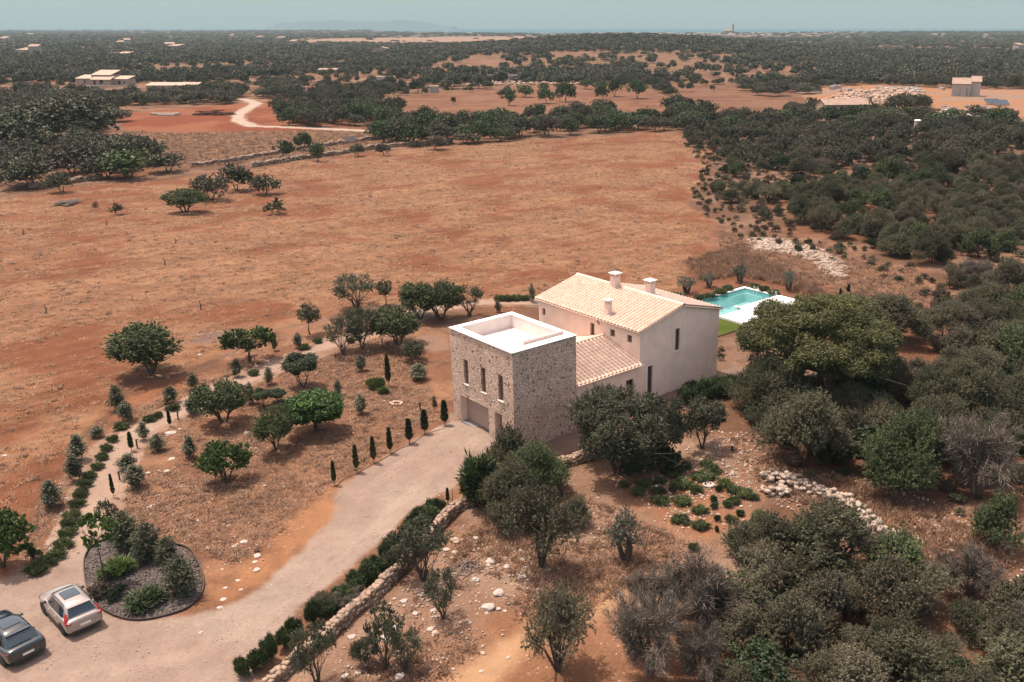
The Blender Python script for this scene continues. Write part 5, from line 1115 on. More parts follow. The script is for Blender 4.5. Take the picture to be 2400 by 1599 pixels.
# ------------------------------------------------------------------ dry stone walls (each wall one mesh of laid stones)
ICO = None
def stones_np(n, pos, size, rng, amt=.25):
    """many irregular blocks as one vertex array"""
    base = np.array([(x, y, z) for x in (-1, 1) for y in (-1, 1) for z in (-1, 1)], float)*.5
    F_ = np.array([(0,1,3,2),(4,6,7,5),(0,4,5,1),(2,3,7,6),(0,2,6,4),(1,5,7,3)])
    V = base[None]*size[:, None, :]*(1+rng.uniform(-amt, amt, (n, 8, 3))); a = rng.uniform(-.5, .5, n); ca, sa = np.cos(a)[:, None], np.sin(a)[:, None]
    X = V[:, :, 0]*ca-V[:, :, 1]*sa; Y = V[:, :, 0]*sa+V[:, :, 1]*ca; V = np.stack([X, Y, V[:, :, 2]], -1)
    return V, F_
def drywall(pts, hgt, wid, label, name='dry_stone_wall', sz=.24, mat='drystone', rough=1.0, seed=1):
    rng = np.random.default_rng(seed); P = [G(u, v) for u, v in pts]; VV = []; QQ = []; o = 0
    for i in range(len(P)-1):
        a, b = P[i], P[i+1]; L = (b-a).length; d = (b-a)/L; s = Vector((-d.y, d.x, 0)); nl = max(1, int(L/sz)); nz_ = max(1, int(hgt/(sz*.62))); nw = max(2, int(wid/sz))
        g = [(x, y, z) for x in range(nl) for y in range(nw) for z in range(nz_)]; g = np.array(g, float); n = len(g); g += rng.uniform(-.3, .3, g.shape)*rough
        tx = (g[:, 0]+.5)/nl*L; ty = (g[:, 1]+.5)/nw*wid-wid/2; tz = (g[:, 2]+.45)/nz_*hgt*(1+.12*np.sin(tx*1.3)); ty *= (1-.25*tz/hgt)
        S_ = np.stack([rng.uniform(.8, 1.5, n), rng.uniform(.8, 1.3, n), rng.uniform(.55, .95, n)], -1)*sz
        V, F_ = stones_np(n, None, S_, rng, .36 if rough < 2 else .45); ca, sa = d.x, d.y; X = V[:, :, 0]*ca-V[:, :, 1]*sa; Y = V[:, :, 0]*sa+V[:, :, 1]*ca
        V = np.stack([X+(a.x+d.x*tx+s.x*ty)[:, None], Y+(a.y+d.y*tx+s.y*ty)[:, None], V[:, :, 2]+(tz+a.z)[:, None]], -1).reshape(-1, 3)
        q = (np.arange(n)[:, None, None]*8+F_[None]).reshape(-1, 4)+o; VV.append(V); QQ.append(q); o += len(V)
    ob = bpy.data.objects.new(name, fast_mesh(name, np.concatenate(VV), np.concatenate(QQ), M[mat])); C.objects.link(ob)
    return tag(ob, label, 'stone wall')
drywall([(628,1625),(660,1590),(715,1542),(770,1498),(830,1440),(880,1398),(940,1340),(985,1300),(1010,1265),(1040,1225),(1075,1195),(1098,1185)], .65, .6, 'rough dry stone wall running up beside the drive hedge', seed=2)
drywall([(1098,1185),(1150,1165),(1200,1135),(1270,1108),(1345,1084),(1400,1070),(1480,1040),(1560,1020),(1612,1000),(1660,985)], .6, .8, 'low dry stone wall behind the large front olive', seed=3)
drywall([(2255,560),(2275,585),(2330,602)], 1.0, .7, 'broken grey stone wall in the scrub at the right', seed=4, sz=.4); drywall([(2340,555),(2375,550)], .8, .7, 'short stone wall stub near the right edge', seed=5, sz=.4)
drywall([(1789,1123),(1830,1128),(1869,1141),(1905,1155),(1932,1163),(1985,1185),(2010,1205),(2030,1222),(2052,1239),(2075,1262),(2100,1275)], .5, 1.1, 'collapsed row of pale boulders curving through the clearing at the right', 'boulder_row', .27, 'rockmix', 2.6, 6)
drywall([(1795,1160),(1850,1155)], .4, .8, 'short heap of pale boulders at the left end of the boulder row', 'boulder_row', .27, 'rockmix', 2.6, 7)
for pts, l, sd in (([(450,392),(560,378),(620,366),(700,352),(790,340),(860,330),(980,315)], 'long dry stone wall along the far edge of the dry field, rear line', 11), ([(590,392),(690,376),(800,361),(880,348),(960,342),(1060,335)], 'dry stone wall along the far edge of the dry field, front line', 12), ([(70,443),(180,428),(240,418)], 'pale stone wall at the far left of the dry field', 13), ([(700,218),(850,212),(1000,207),(1090,203)], 'dark straight stone wall beyond the middle orchard', 14), ([(2080,268),(2160,262),(2230,258)], 'pale boundary wall beside the building site', 15)):
    drywall(pts, 1.0, .8, l, seed=sd, sz=.55)
# rubble patches (nobody could count)
def rubble(name, zonepoly, n, smin, smax, mat, label, seed, k=1.02, hump=0.0, inset=None):
    rng = np.random.default_rng(seed); P = poly(zonepoly, k); mn, mx_ = P.min(0), P.max(0); X = rng.uniform(mn[0], mx_[0], n*4); Y = rng.uniform(mn[1], mx_[1], n*4)
    d = sdist(X, Y, P); kk = d > (rng.uniform(-.6, 1.2, len(d)) if inset is None else inset); X, Y, d = X[kk][:n], Y[kk][:n], d[kk][:n]; n = len(X); s = rng.uniform(0, 1, n)**2.5*(smax-smin)+smin
    V, F_ = stones_np(n, None, np.stack([s*rng.uniform(.8, 1.4, n), s*rng.uniform(.8, 1.3, n), s*rng.uniform(.5, .9, n)], -1), rng, .3)
    z = gh(X, Y)+s*.18+hump*np.clip(d/3, 0, 1)*rng.uniform(.3, 1, n)
    V = V+np.stack([X, Y, z], -1)[:, None, :]; o = bpy.data.objects.new(name, fast_mesh(name, V.reshape(-1, 3), (np.arange(n)[:, None, None]*8+F_[None]).reshape(-1, 4), M[mat])); C.objects.link(o)
    return tag(o, label, 'stones', None, 'stuff')
rubble('rubble_stones', [(1712,548),(1760,546),(1830,556),(1880,575),(1920,590),(1945,612),(1940,638),(1900,635),(1880,610),(1840,590),(1780,580),(1735,575)], 4200, .08, .42, 'rockmix', 'field of white limestone rubble beyond the pool', 31, hump=.15)
rubble('loose_stones', [(1640,990),(1740,1000),(1760,1070),(1960,1090),(2080,1130),(2200,1180),(2353,1260),(2353,1400),(2200,1330),(2020,1300),(1900,1200),(1760,1140),(1560,1250),(1450,1120),(1560,1060)], 3600, .04, .17, 'rockmix', 'scattered pale stones on the bare ground right of the mound shrubs', 32)
rubble('loose_stones', [(1060,1180),(1300,1100),(1420,1150),(1450,1280),(1250,1370),(1000,1568),(700,1568),(780,1480),(1000,1260)], 1300, .04, .14, 'rockmix', 'scattered pale stones on the earth right of the dry stone wall', 33)
rubble('loose_stones', [(0,1320),(60,1130),(240,1000),(420,930),(700,900),(960,860),(1000,940),(780,1130),(560,1330),(440,1290),(230,1230),(150,1290)], 900, .04, .12, 'rockmix', 'scattered pale stones in the garden ground', 34)
rubble('loose_gravel', [(1040,970),(900,1050),(790,1130),(780,1190),(600,1345),(480,1410),(300,1440),(0,1400),(0,1568),(540,1568),(640,1470),(760,1345),(920,1215),(1040,1120),(1110,1040)], 1500, .02, .06, 'rockmix', 'loose pale gravel stones on the drive', 39)
rubble('debris_stones', [(1900,228),(1960,215),(2080,212),(2130,230),(2110,245),(1990,250),(1930,248)], 1600, .3, 1.6, 'rockbrown', 'heaps of broken stone and earth on the building site', 35, hump=2.0)
rubble('debris_stones', [(1850,238),(1900,243),(1950,248),(1860,246)], 350, .4, 1.4, 'rock', 'line of white rubble left of the building site', 36, hump=.5)
rubble('debris_stones', [(2010,205),(2110,203),(2120,212),(2030,214)], 300, .5, 1.5, 'rock', 'white debris at the back of the building site', 37, hump=.6)
rubble('debris_stones', [(1250,185),(1480,185),(1480,193),(1060,200),(1080,190)], 500, .5, 1.6, 'rockbrown', 'row of rubble behind the middle orchard', 38, hump=.7)
# ------------------------------------------------------------------ hedge beside the drive
hd = [(572,1585,1538),(610,1570,1508),(640,1550,1480),(668,1520,1462),(698,1488,1430),(735,1462,1405),(770,1440,1392),(806,1412,1362),(836,1385,1335),(862,1362,1312),(888,1342,1290),(912,1322,1270),(936,1300,1240),(958,1275,1215),(980,1250,1195),(1003,1225,1172),(1028,1200,1150),(1100,1165,1110),(1125,1148,1092),(1150,1130,1072)]
ORDN = 'first second third fourth fifth sixth seventh eighth ninth tenth eleventh twelfth thirteenth fourteenth fifteenth sixteenth seventeenth eighteenth nineteenth twentieth twenty-first twenty-second twenty-third twenty-fourth'.split()
for i, (u, v, t_) in enumerate(hd): T('hedge', u-4+random.uniform(-5, 5), v, random.uniform(32, 54), t_+random.uniform(4, 20), 'hedge_bush', ORDN[i]+' spiky dark green bush of the drive hedge, counted from the bottom edge', 'hedge bush', 'hedge bushes along the drive')
for i, (u, v, t_, w_) in enumerate([(1625,930,895,50),(1655,932,890,56),(1690,926,886,56),(1722,915,880,50),(1610,945,905,44)]): T('hedge', u, v, w_, t_, 'hedge_bush', ORDN[i]+' dark leafy bush from the left in the hedge along the shaded gable', 'hedge bush', 'hedge bushes beside the gable')
for i, (u, v, t_, w_) in enumerate([(1745,915,868,52),(1775,905,855,60)]): T('wild', u, v, w_, t_, 'sparse_shrub', 'half-bare shrub at the end of the gable hedge, '+('left' if i == 0 else 'right')+' one', 'shrub')
# ------------------------------------------------------------------ front right trees
T('bigolive', 1446, 1108, 240, 912, 'olive_tree', 'big spreading olive directly in front of the villa link building', var=0, rz=.4)
T('olive', 1545, 1088, 128, 925, 'olive_tree', 'lighter olive crown adjoining the big spreading olive on its right', var=2)
T('olive', 1646, 1050, 100, 928, 'olive_tree', 'olive with two leaning stems on the bare ground right of the big olive', var=1)
T('darkbush', 1522, 1108, 135, 1032, 'dark_bush', 'near-black evergreen bush at the foot of the big olive', 'bush')
T('scrub', 1190, 1128, 120, 1003, 'wild_olive', 'wild olive bush at the tower foot beside the drive end')
T('biggreen', 1262, 1150, 150, 1032, 'wild_olive', 'broad green wild olive left of the big olive')
T('wild', 1268, 1330, 205, 1112, 'wild_olive', 'large half-bare wild olive behind the heap of branches')
T('bigscrub', 1190, 1215, 150, 1078, 'wild_olive', 'grey-green wild olive overhanging the top of the stone wall')
T('hedge', 1130, 1180, 110, 1066, 'wild_olive', 'dark spiky tree where the hedge meets the stone wall')
T('scrub', 1340, 1235, 90, 1165, 'wild_olive', 'low grey bush right of the large half-bare wild olive')
T('openolive', 993, 1362, 112, 1203, 'olive_tree', 'open olive with pale bare limbs growing out of the drive wall', var=2)
T('openolive', 950, 1345, 90, 1230, 'olive_tree', 'leaning olive just left of the pale-limbed one on the wall', var=0)
T('openolive', 1039, 1450, 92, 1334, 'olive_tree', 'small vase-shaped olive between the white rocks', var=1)
T('openolive', 905, 1566, 100, 1408, 'olive_tree', 'open two-headed olive near the bottom of the wall', var=2)
T('openolive', 950, 1570, 86, 1480, 'olive_tree', 'small olive leaning right near the bottom edge', var=1)
T('olive', 860, 1556, 66, 1495, 'olive_tree', 'low green bushy olive at the foot of the two-headed olive')
T('openolive', 744, 1600, 92, 1452, 'olive_tree', 'wild olive straddling the bottom of the stone wall', var=0)
T('dry', 798, 1425, 84, 1388, 'dry_shrub', 'grey half-bare shrub among the drive hedge', 'shrub')
T('scrub', 755, 1430, 74, 1390, 'wild_olive', 'rounded grey-green bush among the drive hedge', 'bush')
T('oldolive', 1467, 1312, 92, 1198, 'olive_tree', 'pruned vase-shaped olive with a gnarled stump on open ground', rz=1)
T('wild', 1307, 1572, 190, 1360, 'wild_olive', 'sparse wild olive at the bottom edge beside the sandy trail')
T('dry', 1530, 1440, 120, 1345, 'dry_shrub', 'brown-tipped dry shrub at the edge of the sandy trail', 'shrub')
T('dry', 1520, 1580, 190, 1405, 'dry_shrub', 'large tangled grey bare shrub at the bottom centre', 'shrub')
T('dry', 1650, 1470, 210, 1320, 'dry_shrub', 'wide grey leafless shrub below the mound shrubs', 'shrub')
T('dry', 1640, 1590, 150, 1480, 'dry_shrub', 'grey bare shrub at the bottom edge right of centre', 'shrub')
T('wild', 1955, 1345, 260, 1165, 'wild_olive', 'wide open-branched wild olive in front of the boulder row')
T('scrub', 1790, 1330, 150, 1185, 'wild_olive', 'grey-green wild olive left of the open-branched one')
T('greenscrub', 2330, 1285, 122, 1150, 'wild_olive', 'rounded green bush alone in the clearing at the right')
T('dry', 2285, 1155, 215, 985, 'dry_shrub', 'big pinkish-grey leafless shrub in the right thicket', 'shrub')
T('biggreen', 2110, 1145, 205, 958, 'wild_olive', 'glossy green evergreen bush left of the pinkish-grey one')
T('bigscrub', 1880, 1090, 235, 900, 'wild_olive', 'broad grey-green thicket tree facing the clearing')
T('pine', 1918, 925, 345, 682, 'pine_tree', 'big olive-gold domed pine beside the pool', rz=.5)
T('bigscrub', 2080, 800, 170, 680, 'wild_olive', 'dark wild olive directly right of the pine crown')
T('scrub', 2010, 780, 120, 690, 'wild_olive', 'grey wild olive half behind the pine crown')
T('roundbush', 2214, 722, 42, 684, 'round_bush', 'single round bush on the dry grass right of the pine', 'bush')
T('roundbush', 1689, 845, 20, 824, 'round_bush', 'clipped round bush at the gable corner, rear one', 'bush'); T('roundbush', 1691, 832, 18, 812, 'round_bush', 'clipped round bush behind the one at the gable corner', 'bush')
for u, v, w_, t_, l in ((1609,687,46,646,'left of the four by the pool'),(1661,674,36,640,'second of the four by the pool'),(1734,663,44,618,'third of the four, against the white rubble'),(1848,680,40,635,'right of the four, behind the pine')):
    T('oldolive', u, v, w_, t_, 'old_olive_tree', 'silver old olive with a thick stump, '+l, 'olive tree', 'old olives beyond the pool')
for i, (u, v, w_) in enumerate([(1640,703,30),(1665,698,34),(1690,688,34),(1705,680,26),(1770,675,26),(1790,682,26),(1812,690,30),(1585,697,34)]):
    P = G(u, v); plant('mound', P, w_/pxm(P), .6, 'low_shrub', ['second', 'third', 'fourth', 'fifth', 'sixth', 'seventh', 'last', 'first'][i]+' low dark shrub round the pool coping, counted from the roof', 'shrub', 'low shrubs round the pool')
# cushion shrubs of the stony bed
AUTO0 = []
cu = [(1040,585,115),(1160,620,104),(1155,525,98),(1045,468,112),(905,465,112),(895,410,90),(775,415,90),(1130,400,88),(1345,585,78),(1260,580,40),(1320,490,60),(1235,460,52),(1240,500,46),(1360,470,78),(1045,360,128),(815,360,92),(910,345,74),(690,370,64),(960,285,110),(1070,255,66),(1180,315,150),(1235,275,104),(1310,360,92),(1360,400,92),(1430,425,110),(1480,445,60),(1115,755,66),(1200,240,80),(1000,305,80),(1270,395,50),(985,400,50),(1400,545,50),(1255,645,30)]
for x, y, w_ in cu:
    P = G(1200+x*.382, 1000+y*.382); AUTO0.append((plant('mound' if w_ > 60 else 'rosemary', P, w_*.40/pxm(P), .42, 'cushion_shrub', 'x', 'shrub', 'cushion shrubs on the stony bed'), 'low cushion shrub', '', 'bed'))
rubble('slate_chips', [(a_/1.0, b_/1.0) for a_, b_ in [(192,1300),(200,1270),(222,1250),(250,1240),(300,1240),(420,1255),(455,1290),(470,1335),(462,1372),(430,1400),(380,1418),(320,1428),(270,1420),(225,1395),(200,1355)]], 9000, .05, .13, 'chips', 'grey slate chips covering the kidney-shaped bed', 41, inset=.12)
# trees round the field
f_ = [(425,489,84,432,'greenolive','dark round tree nearest in the group at the left of the dry field'),(487,460,88,398,'midtree','grey-green tree behind the dark round one in the field group'),(545,438,76,372,'midtree','tree at the back of the field group'),(612,446,72,398,'midtree','tree at the right end of the field group'),(632,492,54,455,'roundbush','small round tree standing alone right of the field group'),
 (268,495,34,466,'smallbush','small green bush alone at the left of the dry field'),(223,482,14,462,'smallbush','tiny dark bush at the left of the dry field'),(655,362,42,322,'midgreen','left light green tree on the brown strip beyond the field'),(700,348,40,304,'midgreen','rear light green tree on the brown strip'),(731,371,42,325,'midgreen','right light green tree by the stone wall'),(143,443,62,392,'midtree','tree by the wall at the far left of the field'),(880,358,30,330,'midtree','bushy tree against the far stone wall'),
 (823,360,34,330,'midtree','dark bushy tree beside the white sign'),(1000,345,50,312,'midtree','low tree on the field wall below the orchard')]
for x, y, w_, t_, kd, l in f_: T(kd, x, y, w_, t_, 'field_tree', l, 'tree', k=1.02)
P = G(155*1.02, 470*1.02); plant('dry', P, 5, .6, 'dry_shrub', 'flat grey dead shrub at the left of the dry field', 'shrub')
for u, v, t_ in ((55,550,534),(412,572,555),(470,725,710),(386,622,606),(108,735,722),(250,530,520)):
    P = G(u, v); b = MB(); tube(b, [(0, 0, -.1), (.08, 0, .5), (-.05, .05, 1.0)], [.10, .07, .03], 6); tube(b, [(.05, 0, .4), (.3, 0, .6)], [.05, .02], 5); AUTO1.append((tag(b.build('dead_stump', M['bark'], loc=P), 'x', 'stump', 'dead stumps in the dry field'), 'small dark dead stump', '', 'field'))
orch = [(1170,243,32,205),(1205,224,44,195),(1255,238,40,200),(1300,234,50,190),(1385,230,36,192),(1412,222,36,178),(1465,227,46,182),(1168,222,34,202),(1345,205,34,182),(1100,204,40,170),(1042,240,14,222),(1040,205,60,170),(960,214,40,180),(1380,208,36,185),(1290,205,30,190),(1250,210,24,190),(870,215,50,185),(800,216,46,190),(740,222,50,188)]
for x, y, w_, t_ in orch: AUTO1.append((T('midgreen' if x > 1120 else 'midtree', x, y, w_, t_, 'orchard_tree', 'x', 'tree', 'trees of the distant orchard' if x > 1120 else 'trees along the dark stone wall', k=1.02), 'round-crowned orchard tree' if x > 1120 else 'dark row tree', '', 'far'))
CLEAR = [(D(1946, 284), 11), (D(1946, 292), 9), (D(232, 203), 20), (D(395, 217), 15), (D(2218, 228), 12), (D(1155, 194), 14), (D(876, 131), 30), (D(2050, 126), 40), (D(898, 196), 14), (D(822/1.02, 345/1.02), 4), (D(2151/1.02, 312/1.02), 4), (D(275, 136), 25)]
for p_, r_ in CLEAR: TREES.append((p_.x, p_.y, r_))
# ------------------------------------------------------------------ scattered scrub: the nearest as single trees, the rest as one wood
rng = np.random.default_rng(77)
EXCL = [Z['drive'], Z['path'], Z['mounds'], Z['clearR'], Z['dryR'], Z['field'], Z['garden'], Z['lawn'], Z['apron'], abpoly([(-3, -2), (16, -2), (20, 52), (-4, 52)])]
def fill(pts, spacing, jit=.35, keep=1.0, clear=.8, k=1.02):
    P = poly(pts, k) if not isinstance(pts, np.ndarray) else pts; mn, mx_ = P.min(0), P.max(0); out = []
    y = mn[1]
    while y < mx_[1]:
        s = spacing(y) if callable(spacing) else spacing; x = mn[0]+rng.uniform(0, s)
        row = []
        while x < mx_[0]: row.append((x+rng.uniform(-jit, jit)*s, y+rng.uniform(-jit, jit)*s)); x += s
        out += row; y += s*.9
    out = np.array(out)
    if not len(out): return []
    d = sdist(out[:, 0], out[:, 1], P); kk = (d > 0) & (rng.uniform(0, 1, len(out)) < keep)
    out = out[kk]; T_ = np.array(TREES)
    if len(out) and len(T_):
        dd = np.hypot(out[:, 0, None]-T_[None, :, 0], out[:, 1, None]-T_[None, :, 1])-T_[None, :, 2]*clear; out = out[dd.min(1) > 0]
    return [tuple(p_) for p_ in out]
def vis(x, y, m=60):
    d = y*cp+CAMH*sp_; u = PX+F*x/d; v = PY-F*(y*sp_-CAMH*cp)/d; return -m < u < 2400+m and v < 1599+m*2
R1 = [(1570,300),(1700,278),(1900,283),(2100,288),(2420,296),(2420,700),(2353,690),(2250,700),(2150,690),(2150,650),(2140,610),(2050,600),(1990,570),(1900,545),(1800,520),(1700,490),(1640,440),(1640,390),(1640,360),(1570,330)]
R2 = [(1745,920),(1800,860),(1960,850),(2080,860),(2150,800),(2200,740),(2420,690),(2420,1170),(2353,1150),(2250,1110),(2130,1090),(2060,1120),(1960,1070),(1850,1080),(1740,1050)]
R3 = [(1640,1640),(1650,1480),(1680,1380),(1700,1280),(1730,1210),(1790,1200),(1900,1290),(2020,1325),(2100,1335),(2250,1345),(2420,1420),(2420,1640)]
cand = []
for nm, pl_, sp, zl in (('R3', R3, 2.45, 'in the dense thicket filling the lower right corner'), ('R2', R2, 3.2, 'in the dense thicket right of the pine'), ('R1', R1, lambda y: 4.3+max(0, y-120)*.009, 'on the scrub slope behind the pool')):
    for x, y in fill(pl_, sp, clear=.5):
        if vis(x, y) and (nm == 'R1' or sdist(np.array([x]), np.array([y]), Z['clearR'])[0] < .5): cand.append((y, x, nm, zl, sp(y) if callable(sp) else sp))
cand.sort(); wood_pts = []; ni = 0; AUTO = AUTO0
for y, x, nm, zl, s in cand:
    big = 1.0 if nm != 'R1' else 1.15
    r_ = rng.uniform(0, 1); Wm = s*rng.uniform(.55, 1.2)*(1.0 if nm == 'R1' else 1.5); Hm = min(5.2, Wm*rng.uniform(.62, .92))
    if nm == 'R1' and vnoise(np.array([x/9]), np.array([y/9]), 4)[0] > .68: continue
    if ni < 285:
        P = Vector((x, y, float(gh(x, y))))
        if r_ < .50: kd, l, c_ = ('bigscrub' if Wm > 4.4 else 'scrub'), 'dusty grey-green wild olive ', 'tree'
        elif r_ < .66: kd, l, c_ = 'greenscrub', 'fresher green evergreen bush ', 'bush'
        elif r_ < .78: kd, l, c_ = 'darkbush', 'dark low mastic bush ', 'bush'
        elif r_ < .95: kd, l, c_ = 'wild', 'thin half-bare wild olive ', 'tree'
        else: kd, l, c_ = 'dry', 'grey leafless shrub ', 'shrub'
        if kd == 'darkbush': Hm *= .75
        o = plant(kd, P, Wm, Hm, {'bigscrub': 'wild_olive', 'scrub': 'wild_olive', 'greenscrub': 'evergreen_bush', 'darkbush': 'mastic_bush', 'wild': 'wild_olive', 'dry': 'dry_shrub'}[kd], l+zl, c_, {'in': 'thicket plants ', 'on': 'slope plants '}[zl[:2]]+zl); AUTO.append((o, l.strip(), zl, 'near')); ni += 1
    else: wood_pts.append((x, y, Wm, Hm, 0))
print('scrub individuals', ni, 'rest', len(wood_pts))
# left cluster
L1 = [(-60,225),(100,218),(230,222),(268,270),(270,300),(200,330),(330,352),(420,375),(400,408),(300,416),(200,410),(100,405),(60,445),(-60,455)]
for x, y, w_, t_, l in ((60,355,150,250,'left one'),(175,330,190,222,'right and tallest one'),(110,300,150,225,'rear one')): T('midtree', x, y, w_, t_, 'pine_tree', 'tall dark pine of the left clump beyond the field, '+l, 'tree', k=1.02)
lc_ = fill(L1, 9.5, clear=.75); WT = []
for x, y in lc_:
    WT.append((y, x, 'midtree' if rng.uniform() < .8 else 'midgreen', rng.uniform(7.5, 12), rng.uniform(3.8, 6.5), 'clump at the left edge beyond the dry field'))
bands = [([(640,292),(640,250),(700,238),(770,250),(920,255),(920,292)], 6.0, .95, 'dense grove right of the pale winding track', 'trees of the grove by the track'), ([(850,330),(850,290),(960,272),(1060,290),(1180,285),(1280,265),(1400,268),(1535,282),(1530,303),(1300,312),(1150,325),(1000,337)], 6.4, .7, 'tree belt along the far edge of the dry field', 'trees of the far field belt'),
 ([(240,246),(560,238),(560,215),(470,205),(380,222),(250,226)], 8.0, .9, 'tree row behind the red soil plot', 'trees behind the red soil plot'), ([(1560,325),(1500,250),(1560,240),(1650,280)], 7, .8, 'trees between the orchard and the scrub slope', 'trees right of the orchard'), ([(1690,196),(1760,188),(1850,192),(1880,215),(1800,225),(1740,222)], 9, .8, 'shrubby trees on the far brown pasture', 'trees on the far pasture'),
 ([(595,230),(595,195),(680,190),(700,225)], 9, .9, 'trees at the head of the winding track', 'trees at the head of the track'), ([(1640,300),(1880,270),(2010,275),(2300,280),(2353,295),(2000,292)], 8, .8, 'trees in front of the tan stone house', 'trees in front of the tan house'), ([(2040,250),(2120,240),(2120,256),(2050,262)], 7, .9, 'low bushes beside the boundary wall', 'bushes by the boundary wall')]
for pl_, sp, kp, l, g in bands:
    for x, y in fill(pl_, sp, keep=kp, clear=.4):
        WT.append((y, x, 'midtree' if rng.uniform() < .65 else 'midgreen', sp*rng.uniform(.9, 1.35), rng.uniform(3.0, 6.0), l.replace('trees', 'group of trees')))
WT.sort(); wood2 = []
for i, (y, x, kd, w_, h_, l) in enumerate(WT):
    if i < 262:
        o = plant(kd, Vector((x, y, float(gh(x, y)))), w_, h_, 'wood_tree', 'x', 'tree', 'trees beyond the dry field'); AUTO.append((o, 'dark bushy tree' if kd == 'midtree' else 'lighter green tree', l, 'far'))
    else: wood_pts.append((x, y, w_, h_, 0))
# far country: one wood, points with per-point size
OPEN = [Z[k] for k in ('yard', 'straw1', 'orchard', 'straw2', 'right', 'site', 'plain', 'plain2', 'red', 'field2', 'field', 'town')]
THIN = [Z['brownL']]
pts = []
y = 250.0
while y < 7200:
    s = max(5.2, y*.0085) if y < 2500 else y*.0085; xw = y*.62+20; n_ = int(2*xw/s); xs = np.linspace(-xw, xw*.78, int(n_*.9))+rng.uniform(-.4, .4, int(n_*.9))*s; ys_ = y+rng.uniform(-.5, .5, len(xs))*s
    pts.append(np.stack([xs, ys_, np.full(len(xs), s)], -1)); y += s*(.85 if y < 1200 else 1.0 + (y-1200)*.00035)
pts = np.concatenate(pts); X, Y, S_ = pts.T; keep = (Y < coast(X, Y)-40)
for p_, r_ in CLEAR: keep &= np.hypot(X-p_.x, Y-p_.y) > r_
dens = {id(Z['straw1']): .16, id(Z['straw2']): .12, id(Z['right']): .08, id(Z['orchard']): .05, id(Z['yard']): .1, id(Z['town']): .25, id(Z['plain']): .04}
for z_ in OPEN: keep &= ~((sdist(X, Y, z_, 12) > -1.5) & (rng.uniform(0, 1, len(X)) > dens.get(id(z_), 0)))
keep &= rng.uniform(0, 1, len(X)) > .16
for z_ in THIN: keep &= ~((sdist(X, Y, z_, 12) > 0) & (rng.uniform(0, 1, len(X)) < .9))
keep &= ~(sdist(X, Y, poly(R1), 8) > -3) & ~(sdist(X, Y, poly(L1), 8) > -2)
for b_ in bands: keep &= ~(sdist(X, Y, poly(b_[0]), 8) > -2)
nn = fbm(X/230, Y/150, 31); keep &= ~((rng.uniform(0, 1, len(X)) > .15) & (Y > 420) & (nn > np.where(X < 0, .50, .54)))            # glades
keep &= ~((Y < 420) & (np.abs(X/Y) < .2)) | (Y > 420)
X, Y, S_ = X[keep], Y[keep], S_[keep]; n_ = len(X); print('far wood', n_)
Wf = S_*rng.uniform(.5, 1.35, n_); Hf = np.minimum(rng.uniform(2.2, 7.0, n_), Wf*1.0)*np.where(Y > 2500, 1.1, 1.0)
for x, y, w_, h_, _ in wood_pts: X = np.append(X, x); Y = np.append(Y, y); Wf = np.append(Wf, w_); Hf = np.append(Hf, h_)
def scatter(name, X, Y, Zh, Wf, Hf, meshes, idx, label, cat=None):
    """one object: instances of a few plants on points"""
    n = len(X); me = bpy.data.meshes.new(name); me.vertices.add(n); me.vertices.foreach_set('co', np.stack([X, Y, Zh], -1).astype(np.float32).ravel())
    sc = np.stack([Wf, Wf, Hf], -1).astype(np.float32); a = me.attributes.new('sc', 'FLOAT_VECTOR', 'POINT'); a.data.foreach_set('vector', sc.ravel())
    a = me.attributes.new('rt', 'FLOAT_VECTOR', 'POINT'); rt = np.zeros((n, 3), np.float32); rt[:, 2] = rng.uniform(0, 6.28, n); a.data.foreach_set('vector', rt.ravel())
    a = me.attributes.new('id', 'INT', 'POINT'); a.data.foreach_set('value', idx.astype(np.int32))
    o = bpy.data.objects.new(name, me); C.objects.link(o)
    col = bpy.data.collections.new(name+'_kinds')
    for i, m in enumerate(meshes): q = bpy.data.objects.new('kind_%02d' % i, m); col.objects.link(q)
    g = bpy.data.node_groups.new(name, 'GeometryNodeTree'); g.interface.new_socket('Geometry', in_out='INPUT', socket_type='NodeSocketGeometry'); g.interface.new_socket('Geometry', in_out='OUTPUT', socket_type='NodeSocketGeometry')
    gi, go = g.nodes.new('NodeGroupInput'), g.nodes.new('NodeGroupOutput'); ip = g.nodes.new('GeometryNodeInstanceOnPoints'); ci = g.nodes.new('GeometryNodeCollectionInfo')
    ci.inputs['Collection'].default_value = col; ci.inputs['Separate Children'].default_value = True; ci.inputs['Reset Children'].default_value = True
    def na(nm, ty): q = g.nodes.new('GeometryNodeInputNamedAttribute'); q.data_type = ty; q.inputs['Name'].default_value = nm; return q.outputs['Attribute']
    L = g.links.new; L(gi.outputs[0], ip.inputs['Points']); L(ci.outputs[0], ip.inputs['Instance']); ip.inputs['Pick Instance'].default_value = True
    L(na('id', 'INT'), ip.inputs['Instance Index']); L(na('rt', 'FLOAT_VECTOR'), ip.inputs['Rotation']); L(na('sc', 'FLOAT_VECTOR'), ip.inputs['Scale']); L(ip.outputs[0], go.inputs[0])
    md = o.modifiers.new('scatter', 'NODES'); md.node_group = g; return tag(o, label, cat, None, 'stuff')
def unit(kind):
    out = []
    for me, tm, w0, h0 in PROTO[kind]:
        m = me.copy(); m.transform(Matrix.Diagonal((1/w0, 1/w0, 1/h0, 1))); out.append(m)
    return out
kinds = unit('midtree')+unit('fartree'); nm_ = len(unit('midtree')[:4])
idx = np.where(Y < 520, rng.integers(0, nm_, len(X)), nm_+rng.integers(0, 4, len(X)))
scatter('woodland', X, Y, gh(X, Y), Wf, Hf, kinds, idx, 'dark scrub woodland covering the plain to the coast')
